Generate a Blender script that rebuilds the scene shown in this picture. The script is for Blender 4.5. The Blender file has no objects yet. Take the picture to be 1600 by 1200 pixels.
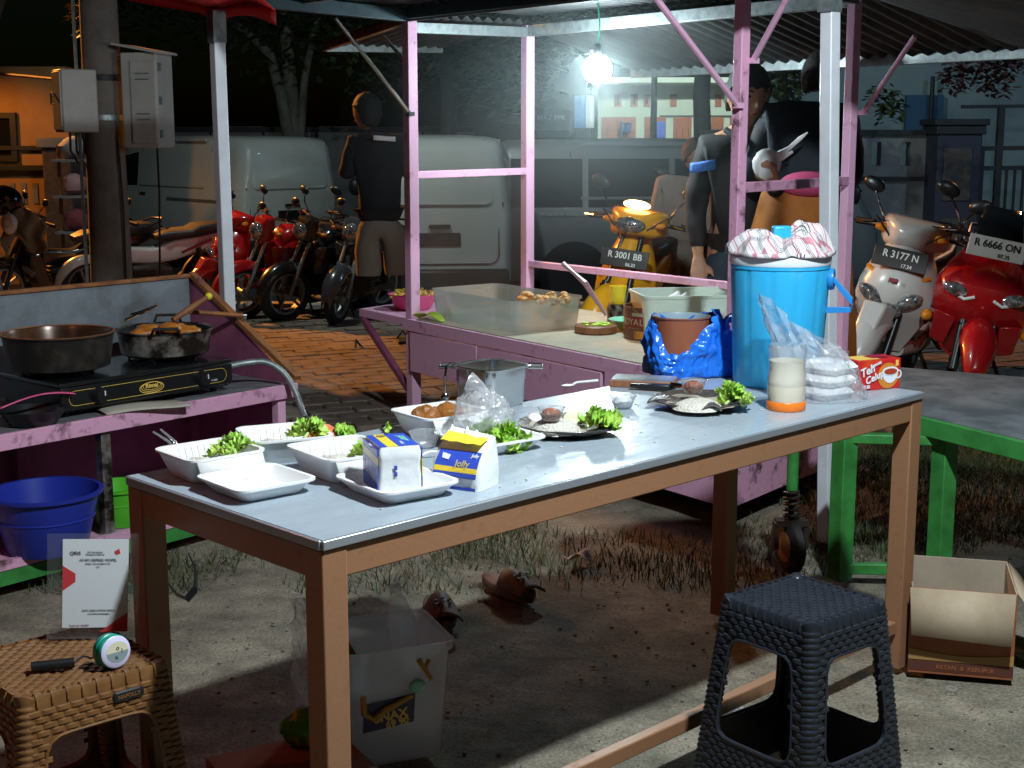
import bpy, bmesh, math, random
from mathutils import Vector, Matrix, Euler, noise
random.seed(7)
R = math.radians
S = bpy.context.scene
COL = S.collection
# ------------------------------------------------------------------ camera
F_PX, HOR, CAM_H = 2200.0, 210.0, 1.41
PITCH = math.atan((600 - HOR) / F_PX)
cam = bpy.data.objects.new('camera', bpy.data.cameras.new('camera'))
COL.objects.link(cam)
cam.data.sensor_width = 36
cam.data.lens = 36 * F_PX / 1600
cam.data.clip_start = 0.05
cam.data.clip_end = 600
cam.location = (0, 0, CAM_H)
cam.rotation_euler = (math.pi / 2 - PITCH, 0, 0)
S.camera = cam
# ------------------------------------------------------------------ world: a night sky
w = bpy.data.worlds.new('World'); S.world = w; w.use_nodes = True
nt = w.node_tree; bg = nt.nodes['Background']
sky = nt.nodes.new('ShaderNodeTexSky'); sky.sky_type = 'NISHITA'; sky.sun_disc = False
sky.sun_elevation = R(1.0); sky.sun_rotation = R(200)
tint = nt.nodes.new('ShaderNodeMix'); tint.data_type = 'RGBA'; tint.blend_type = 'MULTIPLY'; tint.inputs[0].default_value = 1
tint.inputs[7].default_value = (.25, .55, 1.0, 1)
nt.links.new(sky.outputs['Color'], tint.inputs[6]); nt.links.new(tint.outputs[2], bg.inputs['Color'])
bg.inputs['Strength'].default_value = 0.004
# ------------------------------------------------------------------ lamps of the place, and added fill lamps
def lamp(name, kind, loc, power, col, size=0.05, target=None, spot=None):
    l = bpy.data.lights.new(name, kind); l.energy = power; l.color = col
    if kind in ('POINT', 'SPOT'): l.shadow_soft_size = size
    if kind == 'AREA': l.size = size
    if spot: l.spot_size = R(spot); l.spot_blend = 0.6
    o = bpy.data.objects.new(name, l); COL.objects.link(o); o.location = loc
    if target is not None:
        o.rotation_euler = (Vector(target) - Vector(loc)).to_track_quat('-Z', 'Y').to_euler()
    return o
BULB = (0.398, 6.72, 1.71)          # hanging bulb of the pink cart
STALL = (0.85, 1.95, 2.80)          # bulb of the next stall, behind the photographer
SODIUM = (-8.0, 16.5, 5.6)          # sodium street lamp
TENT = (-2.3, 2.3, 2.15)           # small bulb under the red tarp
bulb_strength = 400.0
lamp('stall_light', 'POINT', STALL, 460, (0.84, 0.96, 1.0), 0.06)
lamp('street_light_glow', 'SPOT', SODIUM, 7500, (1.0, 0.36, 0.06), 0.12, (-1.0, 10.0, 0), 35)
lamp('orange_fill_right', 'SPOT', (8.0, 13.0, 6.0), 1300, (1.0, 0.36, 0.06), 0.12, (2.2, 6.5, 0), 13)  # added orange lamp for the paving and verge on the right
lamp('house_wall_fill', 'SPOT', (-6.9, 15.9, 2.3), 105, (1.0, 0.38, 0.055), 0.1, (-6.1, 17.6, .35), 84)  # added lamp, lights the ochre wall in place of the sodium lamp
lamp('van_fill', 'SPOT', (-2.3, 9.6, 5.8), 700, (0.80, 0.95, 0.90), 0.1, (1.4, 15.4, .8), 108)  # added cool fill that lifts the parked vans
lamp('tent_light', 'POINT', TENT, 13, (1.0, 0.32, 0.22), 0.05)
lamp('house_flood', 'SPOT', (5.5, 33, 5.2), 5200, (0.82, 1.0, 0.92), 0.15, (3.2, 45, 1.4), 100)
lamp('right_wall_fill', 'POINT', (7.0, 11.5, 4.2), 210, (0.45, 0.75, 1.0), 0.1)  # added cool fill for the compound wall and pale house
# ------------------------------------------------------------------ exposure
S.view_settings.view_transform = 'Standard'
S.view_settings.look = 'None'
S.view_settings.gamma = 1.0
S.view_settings.use_curve_mapping = False
S.view_settings.exposure = 0.0
S.cycles.use_denoising = True
S.cycles.max_bounces = 8
S.cycles.transparent_max_bounces = 16
S.cycles.sample_clamp_indirect = 4.0
S.cycles.caustics_reflective = False
S.cycles.caustics_refractive = False
# ------------------------------------------------------------------ rays of the survey: photo point -> place
def ray(px, py):
    u, v = (px - 800) / F_PX, (600 - py) / F_PX
    return Vector((u, math.cos(PITCH) + math.sin(PITCH) * v, -math.sin(PITCH) + math.cos(PITCH) * v))
def G(px, py, z=0.0):                # on a level plane
    r = ray(px, py); return Vector((0, 0, CAM_H)) + r * ((z - CAM_H) / r.z)
def D(px, py, y):                    # on an upright plane
    r = ray(px, py); return Vector((0, 0, CAM_H)) + r * (y / r.y)
# ------------------------------------------------------------------ mesh collector
class MB:
    def __init__(s):
        s.v = []; s.f = []; s.m = []; s.uv = {}; s.M = Matrix.Identity(4); s.mi = 0
    def add(s, vs, fs, mi=None, uvs=None):
        b = len(s.v); s.v += [s.M @ Vector(p) for p in vs]
        for f in fs:
            if uvs: s.uv[len(s.f)] = [uvs[i] for i in f]
            s.f.append([i + b for i in f]); s.m.append(s.mi if mi is None else mi)
        return s
    def box(s, c, d, rz=0, mi=None, rot=None):
        c = Vector(c); x, y, z = d[0] / 2, d[1] / 2, d[2] / 2
        Q = rot.to_matrix() if rot else Matrix.Rotation(rz, 3, 'Z')
        p = [c + Q @ Vector((i * x, j * y, k * z)) for k in (-1, 1) for j in (-1, 1) for i in (-1, 1)]
        return s.add(p, [(0, 2, 3, 1), (4, 5, 7, 6), (0, 1, 5, 4), (2, 6, 7, 3), (0, 4, 6, 2), (1, 3, 7, 5)], mi)
    def bar(s, a, b, wd, ht=None, up=(0, 0, 1), mi=None):
        a, b = Vector(a), Vector(b); ht = ht or wd; t = (b - a).normalized(); up = Vector(up)
        if abs(t.dot(up)) > .98: up = Vector((0, 1, 0))
        sd = t.cross(up).normalized(); u2 = sd.cross(t)
        p = [q + sd * (i * wd / 2) + u2 * (j * ht / 2) for q in (a, b) for j in (-1, 1) for i in (-1, 1)]
        return s.add(p, [(0, 1, 3, 2), (4, 6, 7, 5), (0, 4, 5, 1), (2, 3, 7, 6), (0, 2, 6, 4), (1, 5, 7, 3)], mi)
    def post(s, a, b, wd, dp, ang, mi=None):           # upright (possibly leaning) post with its section turned by ang
        a, b = Vector(a), Vector(b); c, n = math.cos(ang), math.sin(ang)
        ex, ey = Vector((c, n, 0)) * wd / 2, Vector((-n, c, 0)) * dp / 2
        p = [q + ex * i + ey * j for q in (a, b) for j in (-1, 1) for i in (-1, 1)]
        return s.add(p, [(0, 2, 3, 1), (4, 5, 7, 6), (0, 1, 5, 4), (2, 6, 7, 3), (0, 4, 6, 2), (1, 3, 7, 5)], mi)
    def loft(s, rings, cap=True, mi=None, closed=True):
        n = len(rings[0]); vs = [p for r in rings for p in r]; fs = []
        for i in range(len(rings) - 1):
            for j in range(n if closed else n - 1):
                k = (j + 1) % n
                fs.append((i * n + j, i * n + k, (i + 1) * n + k, (i + 1) * n + j))
        if cap and closed:
            fs.append(tuple(range(n - 1, -1, -1))); fs.append(tuple(range((len(rings) - 1) * n, len(rings) * n)))
        return s.add(vs, fs, mi)
    def tube(s, pts, r, n=10, cap=True, mi=None):
        pts = [Vector(p) for p in pts]; rr = r if isinstance(r, (list, tuple)) else [r] * len(pts); rings = []
        prev = None
        for i, p in enumerate(pts):
            t = (pts[min(i + 1, len(pts) - 1)] - pts[max(i - 1, 0)]).normalized()
            if prev is None:
                a = Vector((0, 0, 1)) if abs(t.z) < .9 else Vector((0, 1, 0)); e = t.cross(a).normalized()
            else:
                e = (prev - t * prev.dot(t)).normalized()
            prev = e; g = t.cross(e)
            rings.append([p + (e * math.cos(2 * math.pi * k / n) + g * math.sin(2 * math.pi * k / n)) * rr[i] for k in range(n)])
        return s.loft(rings, cap, mi)
    def lathe(s, prof, n=32, c=(0, 0, 0), mi=None, sx=1, sy=1, axis=None, cap=False):
        Q = Vector((0, 0, 1)).rotation_difference(Vector(axis)).to_matrix() if axis else Matrix.Identity(3)
        c = Vector(c)
        rings = [[c + Q @ Vector((r * math.cos(2 * math.pi * k / n) * sx, r * math.sin(2 * math.pi * k / n) * sy, z)) for k in range(n)] for r, z in prof]
        return s.loft(rings, cap, mi)
    def ball(s, c, rad, n=16, m=10, mi=None, rot=None, fn=None):
        rad = (rad,) * 3 if not isinstance(rad, (tuple, list)) else rad; c = Vector(c); rings = []
        for i in range(m + 1):
            th = math.pi * (0.02 + .96 * i / m)
            ring = []
            for k in range(n):
                d = Vector((math.sin(th) * math.cos(2 * math.pi * k / n), math.sin(th) * math.sin(2 * math.pi * k / n), -math.cos(th)))
                q = Vector((d.x * rad[0], d.y * rad[1], d.z * rad[2]))
                if fn: q = fn(d, q)
                if rot: q = rot.to_matrix() @ q
                ring.append(c + q)
            rings.append(ring)
        return s.loft(rings, True, mi)
    def prism(s, out, z0, z1, mi=None):
        return s.loft([[(x, y, z0) for x, y in out], [(x, y, z1) for x, y in out]], True, mi)
    def grid(s, fn, nu, nv, mi=None, wrap=False):
        vs = []; us = []
        for j in range(nv + 1):
            for i in range(nu + 1):
                u, v = i / nu, j / nv; vs.append(fn(u, v)); us.append((u, v))
        n = nu + 1
        return s.add(vs, [(j * n + i, j * n + i + 1, (j + 1) * n + i + 1, (j + 1) * n + i) for j in range(nv) for i in range(nu)], mi, us)
    def mesh(s, name, smooth=40):
        me = bpy.data.meshes.new(name); me.from_pydata(s.v, [], s.f)
        if s.uv:
            ul = me.uv_layers.new(name='UVMap')
            for p in me.polygons:
                u = s.uv.get(p.index)
                if u:
                    for li, q in zip(p.loop_indices, u): ul.data[li].uv = q
        me.polygons.foreach_set('material_index', s.m)
        if smooth:
            me.polygons.foreach_set('use_smooth', [True] * len(me.polygons))
            me.set_sharp_from_angle(angle=R(smooth))
        me.update(); return me
def rrect(wd, dp, r, n=4, cx=0, cy=0):
    out = []
    for (sx, sy, a0) in ((1, 1, 0), (-1, 1, 90), (-1, -1, 180), (1, -1, 270)):
        for k in range(n + 1):
            a = R(a0 + 90 * k / n); out.append((cx + sx * (wd / 2 - r) + r * math.cos(a), cy + sy * (dp / 2 - r) + r * math.sin(a)))
    return out
def ring(pts2, z): return [(x, y, z) for x, y in pts2]
def link(o, parent=None):
    COL.objects.link(o)
    if parent is not None: o.parent = parent
    return o
def part(name, mb, mats, parent=None, bevel=0, smooth=40, solid=0, sub=0, label=None, kind=None, seg=2):
    me = mb if isinstance(mb, bpy.types.Mesh) else mb.mesh(name, smooth)
    for m in (mats if isinstance(mats, (list, tuple)) else [mats]): me.materials.append(m)
    o = bpy.data.objects.new(name, me); link(o, parent)
    if solid:
        q = o.modifiers.new('thick', 'SOLIDIFY'); q.thickness = solid; q.offset = 0
    if sub:
        q = o.modifiers.new('sub', 'SUBSURF'); q.levels = sub; q.render_levels = sub
    if bevel:
        q = o.modifiers.new('bevel', 'BEVEL'); q.width = bevel; q.segments = seg; q.limit_method = 'ANGLE'; q.angle_limit = R(40)
    if label: o['label'] = label
    if kind: o['kind'] = kind
    return o
def tag(o, label, cat, group=None):
    o['label'] = label; o['category'] = cat
    if group: o['group'] = group
    return o
def thing(name, label, cat, loc=(0, 0, 0), rz=0, group=None, rot=None):
    o = bpy.data.objects.new(name, None); COL.objects.link(o); o.empty_display_size = .1
    o.location = loc; o.rotation_euler = rot if rot else (0, 0, rz)
    return tag(o, label, cat, group)
def struct(name, mb, mats, **k):
    o = part(name, mb, mats, **k); o['kind'] = 'structure'; return o
def copy_thing(src, loc, rz, label, group=None):
    def cp(o, par):
        c = o.copy(); COL.objects.link(c)
        if par is not None: c.parent = par
        for ch in o.children: cp(ch, c)
        return c
    c = cp(src, None); c.location = loc; c.rotation_euler = (0, 0, rz); c['label'] = label
    if group: c['group'] = group
    return c
# ------------------------------------------------------------------ materials
def mat(name, col, rough=.5, metal=0, col2=None, nscale=8, nlo=.4, nhi=.65, bump=0, bscale=40, spec=.5, trans=0, alpha=1, emit=None, es=0, coat=0, ior=1.45, sss=0, detail=6, rvar=0, stretch=None):
    m = bpy.data.materials.new(name); m.use_nodes = True; t = m.node_tree; b = t.nodes['Principled BSDF']
    I = b.inputs
    I['Base Color'].default_value = (*col, 1); I['Roughness'].default_value = rough; I['Metallic'].default_value = metal
    I['Specular IOR Level'].default_value = spec; I['Transmission Weight'].default_value = trans; I['Alpha'].default_value = alpha
    I['Coat Weight'].default_value = coat; I['IOR'].default_value = ior
    if sss: I['Subsurface Weight'].default_value = sss; I['Subsurface Radius'].default_value = (.02, .01, .006)
    if emit: I['Emission Color'].default_value = (*emit, 1); I['Emission Strength'].default_value = es
    if col2 or bump or rvar:
        tc = t.nodes.new('ShaderNodeTexCoord'); src = tc.outputs['Object']
        if stretch:
            mp = t.nodes.new('ShaderNodeMapping'); mp.inputs['Scale'].default_value = stretch
            t.links.new(src, mp.inputs[0]); src = mp.outputs[0]
        if col2 or rvar:
            n = t.nodes.new('ShaderNodeTexNoise'); n.inputs['Scale'].default_value = nscale; n.inputs['Detail'].default_value = detail
            n.inputs['Roughness'].default_value = .65
            t.links.new(src, n.inputs['Vector'])
            r = t.nodes.new('ShaderNodeMapRange'); r.inputs[1].default_value = nlo; r.inputs[2].default_value = nhi
            t.links.new(n.outputs[0], r.inputs[0])
            if col2:
                mx = t.nodes.new('ShaderNodeMix'); mx.data_type = 'RGBA'
                mx.inputs[6].default_value = (*col, 1); mx.inputs[7].default_value = (*col2, 1)
                t.links.new(r.outputs[0], mx.inputs[0]); t.links.new(mx.outputs[2], I['Base Color'])
            if rvar:
                r2 = t.nodes.new('ShaderNodeMapRange'); r2.inputs[3].default_value = rough; r2.inputs[4].default_value = rough + rvar
                t.links.new(r.outputs[0], r2.inputs[0]); t.links.new(r2.outputs[0], I['Roughness'])
        if bump:
            n2 = t.nodes.new('ShaderNodeTexNoise'); n2.inputs['Scale'].default_value = bscale; n2.inputs['Detail'].default_value = 5
            t.links.new(src, n2.inputs['Vector'])
            bp = t.nodes.new('ShaderNodeBump'); bp.inputs['Strength'].default_value = bump; bp.inputs['Distance'].default_value = .01
            t.links.new(n2.outputs[0], bp.inputs['Height']); t.links.new(bp.outputs[0], I['Normal'])
    return m
def film(name, tint=(1, 1, 1), body=.12, gloss=.05, rough=.12, bump=.0, bscale=30, body_col=(.8, .82, .85), tlc=.4):
    """thin clear plastic: mostly see-through, some milk, fresnel gloss"""
    m = bpy.data.materials.new(name); m.use_nodes = True; t = m.node_tree; t.nodes.clear()
    out = t.nodes.new('ShaderNodeOutputMaterial'); tr = t.nodes.new('ShaderNodeBsdfTransparent'); tr.inputs[0].default_value = (*tint, 1)
    df = t.nodes.new('ShaderNodeBsdfDiffuse'); df.inputs[0].default_value = (*body_col, 1)
    tl = t.nodes.new('ShaderNodeBsdfTranslucent'); tl.inputs[0].default_value = (*body_col, 1)
    ad = t.nodes.new('ShaderNodeMixShader'); ad.inputs[0].default_value = tlc
    t.links.new(df.outputs[0], ad.inputs[1]); t.links.new(tl.outputs[0], ad.inputs[2])
    m1 = t.nodes.new('ShaderNodeMixShader'); m1.inputs[0].default_value = body
    t.links.new(tr.outputs[0], m1.inputs[1]); t.links.new(ad.outputs[0], m1.inputs[2])
    gl = t.nodes.new('ShaderNodeBsdfGlossy'); gl.inputs['Roughness'].default_value = rough
    fr = t.nodes.new('ShaderNodeLayerWeight'); fr.inputs[0].default_value = .5
    pw = t.nodes.new('ShaderNodeMath'); pw.operation = 'POWER'; pw.inputs[1].default_value = 4
    t.links.new(fr.outputs['Facing'], pw.inputs[0])
    ma = t.nodes.new('ShaderNodeMath'); ma.operation = 'MULTIPLY_ADD'; ma.inputs[1].default_value = .75; ma.inputs[2].default_value = gloss
    t.links.new(pw.outputs[0], ma.inputs[0])
    m2 = t.nodes.new('ShaderNodeMixShader')
    t.links.new(ma.outputs[0], m2.inputs[0]); t.links.new(m1.outputs[0], m2.inputs[1]); t.links.new(gl.outputs[0], m2.inputs[2])
    t.links.new(m2.outputs[0], out.inputs[0])
    if bump:
        tc = t.nodes.new('ShaderNodeTexCoord'); n2 = t.nodes.new('ShaderNodeTexNoise'); n2.inputs['Scale'].default_value = bscale; n2.inputs['Detail'].default_value = 3
        t.links.new(tc.outputs['Object'], n2.inputs['Vector'])
        bp = t.nodes.new('ShaderNodeBump'); bp.inputs['Strength'].default_value = bump; bp.inputs['Distance'].default_value = .02
        t.links.new(n2.outputs[0], bp.inputs['Height'])
        for q in (gl, df, fr): t.links.new(bp.outputs[0], q.inputs['Normal'])
    return m
_txt = {}
def text_mesh(s, size, ext=.0004, shear=0, bold=0, align='CENTER'):
    c = bpy.data.curves.new('lettering', 'FONT'); c.body = s; c.size = size; c.extrude = ext; c.align_x = align; c.align_y = 'CENTER'
    c.shear = shear; c.offset = bold; c.resolution_u = 3
    o = bpy.data.objects.new('lettering', c); COL.objects.link(o)
    dg = bpy.context.evaluated_depsgraph_get(); me = bpy.data.meshes.new_from_object(o.evaluated_get(dg))
    bpy.data.objects.remove(o); bpy.data.curves.remove(c); return me
def lettering(s, size, m, parent, loc, xdir, ydir, ext=.0004, shear=0, bold=0, align='CENTER', name='lettering', sx=1):
    """flat print: xdir = reading direction, ydir = up direction, both in the parent's frame"""
    me = text_mesh(s, size, ext, shear, bold, align); me.materials.clear(); me.materials.append(m)
    X = Vector(xdir).normalized(); Y = Vector(ydir); Y = (Y - X * Y.dot(X)).normalized(); Z = X.cross(Y)
    me.transform(Matrix((X * sx, Y, Z)).transposed().to_4x4())
    o = bpy.data.objects.new(name, me); link(o, parent); o.location = loc; return o
def grown(pts, edges, rad, root=0, sub=2, vox=0):
    """one continuous skin grown round a skeleton -> mesh (static)"""
    me = bpy.data.meshes.new('grown'); me.from_pydata([Vector(p) for p in pts], edges, [])
    o = bpy.data.objects.new('grown', me); COL.objects.link(o)
    q = o.modifiers.new('skin', 'SKIN'); q.use_smooth_shade = True
    for i, sv in enumerate(me.skin_vertices[0].data):
        r = rad[i]; sv.radius = r if isinstance(r, (tuple, list)) else (r, r); sv.use_root = (i == root)
    q = o.modifiers.new('sub', 'SUBSURF'); q.levels = sub
    dg = bpy.context.evaluated_depsgraph_get(); out = bpy.data.meshes.new_from_object(o.evaluated_get(dg))
    bpy.data.objects.remove(o); bpy.data.meshes.remove(me); return out
def fuse(meshes, vox=.012):
    """several closed meshes -> one continuous surface"""
    bm = bmesh.new()
    for q in meshes: bm.from_mesh(q)
    me = bpy.data.meshes.new('fused'); bm.to_mesh(me); bm.free(); me.materials.clear()
    o = bpy.data.objects.new('fused', me); COL.objects.link(o)
    q = o.modifiers.new('r', 'REMESH'); q.mode = 'VOXEL'; q.voxel_size = vox; q.use_smooth_shade = True
    q = o.modifiers.new('s', 'SMOOTH'); q.iterations = 3; q.factor = .5
    dg = bpy.context.evaluated_depsgraph_get(); out = bpy.data.meshes.new_from_object(o.evaluated_get(dg))
    bpy.data.objects.remove(o); bpy.data.meshes.remove(me); out.materials.clear()
    bm = bmesh.new(); bm.from_mesh(out); seen = set(); isl = []
    for v in bm.verts:
        if v in seen: continue
        st = [v]; seen.add(v); g = []
        while st:
            a = st.pop(); g.append(a)
            for e in a.link_edges:
                b = e.other_vert(a)
                if b not in seen: seen.add(b); st.append(b)
        isl.append(g)
    isl.sort(key=len)
    for g in isl[:-1]: bmesh.ops.delete(bm, geom=g, context='VERTS')
    bm.to_mesh(out); bm.free(); return out
def nz(p, sc=1.0, seed=0): return noise.noise(Vector(p) * sc + Vector((seed * 7.3, seed * 3.1, seed * 1.7)))

M = {}
M['pink'] = mat('pink_paint', (.76, .43, .62), .36, col2=(.40, .17, .27), nscale=13, nlo=.57, nhi=.72, bump=.12, bscale=50, rvar=.25, detail=12)
M['pink_worn'] = mat('worn_pink_paint', (.70, .36, .53), .5, col2=(.10, .045, .055), nscale=14, nlo=.53, nhi=.68, bump=.25, bscale=50)
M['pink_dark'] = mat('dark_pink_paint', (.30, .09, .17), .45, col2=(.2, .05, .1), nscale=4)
M['brown_frame'] = mat('brown_steel_paint', (.30, .148, .078), .40, col2=(.22, .10, .055), nscale=26, nlo=.56, nhi=.78, bump=.06, bscale=120, rvar=.2, detail=12)
M['laminate'] = mat('grey_laminate', (.36, .415, .47), .20, col2=(.26, .30, .35), nscale=4.5, nlo=.35, nhi=.7, rvar=.34, bump=.10, bscale=14, stretch=(1, 3.2, 1), detail=12)
M['alu'] = mat('grey_edge_strip', (.42, .45, .50), .3, .6)
M['steel'] = mat('stainless_steel', (.72, .71, .69), .16, 1, rvar=.12, nscale=6)
M['zinc'] = mat('zinc_sheet', (.30, .345, .385), .40, .45, col2=(.13, .14, .15), nscale=5, rvar=.25)
M['galv'] = mat('galvanised_steel', (.30, .34, .35), .45, .55, col2=(.18, .2, .21), nscale=30)
M['fascia'] = mat('dark_blue_steel', (.05, .085, .11), .5, .2, col2=(.03, .05, .06), nscale=12)
M['corr'] = mat('weathered_roof_sheet', (.042, .046, .048), .55, .2, col2=(.022, .022, .023), nscale=5, rvar=.2)
M['foam'] = mat('white_foam', (.80, .80, .81), .42, bump=.06, bscale=260, sss=.15)
M['rice'] = mat('cooked_rice', (.68, .63, .56), .5, bump=.9, bscale=170, sss=.2)
M['leaf'] = mat('lettuce_leaf', (.24, .48, .045), .42, col2=(.52, .68, .15), nscale=34, bump=.35, bscale=90, sss=.1)
M['leaf_pale'] = mat('pale_lettuce_rib', (.45, .58, .22), .45, sss=.1)
M['tomato'] = mat('tomato_slice', (.72, .16, .06), .25, col2=(.8, .36, .22), nscale=30)
M['cucumber'] = mat('cucumber_slice', (.50, .60, .30), .35, col2=(.66, .70, .48), nscale=40)
M['chicken'] = mat('fried_chicken', (.32, .12, .025), .38, col2=(.13, .04, .012), nscale=22, bump=.7, bscale=60)
M['sambal'] = mat('chilli_paste', (.40, .085, .02), .25, col2=(.23, .04, .012), nscale=60, bump=.8, bscale=120)
M['plate'] = mat('dark_woven_plate', (.055, .048, .044), .35, col2=(.11, .09, .075), nscale=60, bump=.5, bscale=120)
M['paper_brown'] = mat('greaseproof_paper', (.42, .36, .28), .55, bump=.1)
M['clear'] = film('clear_plastic', body=.22, gloss=.07, rough=.08, bump=.25, bscale=40)
M['clear_cup'] = film('clear_cup_plastic', body=.20, gloss=.06, rough=.06)
M['film'] = film('crinkled_clear_bag', body=.34, gloss=.10, rough=.16, body_col=(.88, .88, .93), bump=.75, bscale=26)
M['milky'] = film('milky_storage_plastic', body=.45, gloss=.03, rough=.2, body_col=(.66, .70, .74))
M['tub'] = film('worn_clear_tub', body=.42, gloss=.09, rough=.22, body_col=(.50, .54, .50), bump=.15, bscale=9)
M['tub_white'] = mat('white_green_tub', (.66, .80, .72), .35, sss=.2)
M['acrylic'] = film('acrylic_sheet', body=.04, gloss=.05, rough=.05)
M['pane'] = film('greasy_glass', body=.018, gloss=.01, rough=.15, body_col=(.5, .52, .5))
M['white'] = mat('white_paint', (.75, .76, .78), .4)
M['pole_white'] = mat('white_tent_pole', (.70, .73, .80), .35, col2=(.6, .62, .66), nscale=6)
M['paper'] = mat('white_paper', (.80, .80, .80), .6)
M['blue_pack'] = mat('blue_film_print', (.035, .085, .52), .28, bump=.15, bscale=50)
M['yellow_pack'] = mat('yellow_film_print', (.85, .62, .06), .3, bump=.1, bscale=50)
M['white_pack'] = mat('white_film', (.80, .81, .84), .28, bump=.22, bscale=38, sss=.2)
M['cooler'] = mat('blue_cooler_plastic', (.03, .39, .72), .30, col2=(.07, .44, .74), nscale=14, nlo=.5, nhi=.8, bump=.05, bscale=60, rvar=.15)
M['cooler_dark'] = mat('blue_handle_plastic', (.02, .22, .56), .35)
M['cooler_rim'] = mat('white_cooler_rim', (.72, .78, .86), .35)
M['bluebag'] = mat('blue_bag_film', (.012, .13, .62), .22, col2=(.02, .19, .75), nscale=14, bump=.5, bscale=26, sss=.1)
M['pot_brown'] = mat('brown_enamel', (.28, .09, .045), .25, coat=.3)
M['pot_in'] = mat('pot_inner_enamel', (.25, .33, .38), .3)
M['orange'] = mat('orange_plastic', (.85, .20, .02), .32, sss=.15)
M['cream_fill'] = mat('cream_sauce', (.72, .64, .50), .35, sss=.1)
M['red_box'] = mat('red_carton', (.56, .02, .02), .35, col2=(.75, .16, .02), nscale=9, nlo=.5, nhi=.75)
M['gold'] = mat('gold_print', (.85, .55, .12), .35)
M['black'] = mat('black_plastic', (.012, .013, .015), .32)
M['black_matte'] = mat('matte_black', (.012, .012, .013), .6)
M['stool_black'] = mat('charcoal_woven_plastic', (.017, .020, .028), .33, col2=(.024, .028, .038), nscale=20)
M['stool_brown'] = mat('brown_woven_plastic', (.20, .092, .032), .34, col2=(.14, .06, .02), nscale=20)
M['carton'] = mat('brown_cardboard', (.44, .34, .24), .7, col2=(.36, .27, .18), nscale=10)
M['carton_in'] = mat('inner_cardboard', (.36, .29, .22), .75, col2=(.30, .24, .18), nscale=10)
M['carton_print'] = mat('printed_cardboard', (.32, .10, .035), .6, col2=(.24, .07, .03), nscale=12)
M['green'] = mat('green_steel_paint', (.05, .27, .06), .42, col2=(.03, .16, .035), nscale=9, bump=.1)
M['grey_top'] = mat('dull_zinc_top', (.13, .14, .15), .42, .2, col2=(.20, .21, .22), nscale=7, rvar=.2)
M['rubber'] = mat('rubber', (.012, .012, .012), .65, bump=.2, bscale=90)
M['iron'] = mat('dark_iron', (.035, .035, .035), .5, .6, col2=(.07, .04, .025), nscale=20)
M['chrome'] = mat('chrome', (.75, .75, .75), .12, 1)
M['soot'] = mat('sooty_metal', (.016, .015, .014), .45, .2, col2=(.055, .042, .03), nscale=12, nlo=.5, nhi=.75, rvar=.2)
M['soot_alu'] = mat('burnt_aluminium', (.40, .38, .35), .42, .6, col2=(.03, .022, .016), nscale=11, nlo=.36, nhi=.58)
M['oil_rim'] = mat('oily_pan_inside', (.10, .042, .02), .25, .2, col2=(.03, .016, .01), nscale=8)
M['stove'] = mat('black_stove_glass', (.01, .011, .012), .18, coat=.4)
M['wood'] = mat('handle_wood', (.28, .12, .05), .5, col2=(.18, .07, .03), nscale=20)
M['wood_pale'] = mat('pale_board_wood', (.30, .13, .065), .5, col2=(.22, .09, .04), nscale=16, stretch=(6, 1, 1))
M['rust'] = mat('rusty_orange_steel', (.34, .13, .04), .6, .2, col2=(.18, .07, .03), nscale=18)
M['pink_plastic'] = mat('pink_plastic', (.80, .10, .30), .35, sss=.15)
M['yellow_plastic'] = mat('yellow_plastic', (.80, .62, .04), .35, sss=.1)
M['lime_plastic'] = mat('lime_plastic', (.45, .68, .05), .35, sss=.1)
M['blue_plastic'] = mat('blue_basin_plastic', (.018, .035, .34), .38)
M['lime_basin'] = mat('green_basin_plastic', (.10, .50, .03), .38)
M['mint'] = mat('mint_plastic', (.25, .62, .45), .35)
M['teal'] = mat('teal_plastic', (.01, .30, .23), .32)
M['tape_face'] = mat('lilac_disc', (.62, .58, .78), .35)
M['skin'] = mat('skin', (.38, .20, .12), .5, sss=.12)
M['skin_dark'] = mat('tanned_skin', (.26, .12, .065), .5, sss=.1)
M['hair'] = mat('black_hair', (.008, .007, .007), .7, bump=.5, bscale=120)
M['red_tarp'] = mat('red_tarpaulin', (.55, .02, .025), .45, sss=.0)
M['glow_tip'] = mat('amber_lamp', (1, .55, .2), .3, emit=(1, .55, .22), es=14)
M['bulb'] = mat('lit_bulb', (1, 1, 1), .3, emit=(.80, .97, 1.0), es=bulb_strength)
M['lamp_off'] = mat('lamp_lens', (.35, .36, .38), .08, .5, coat=.5)
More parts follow.
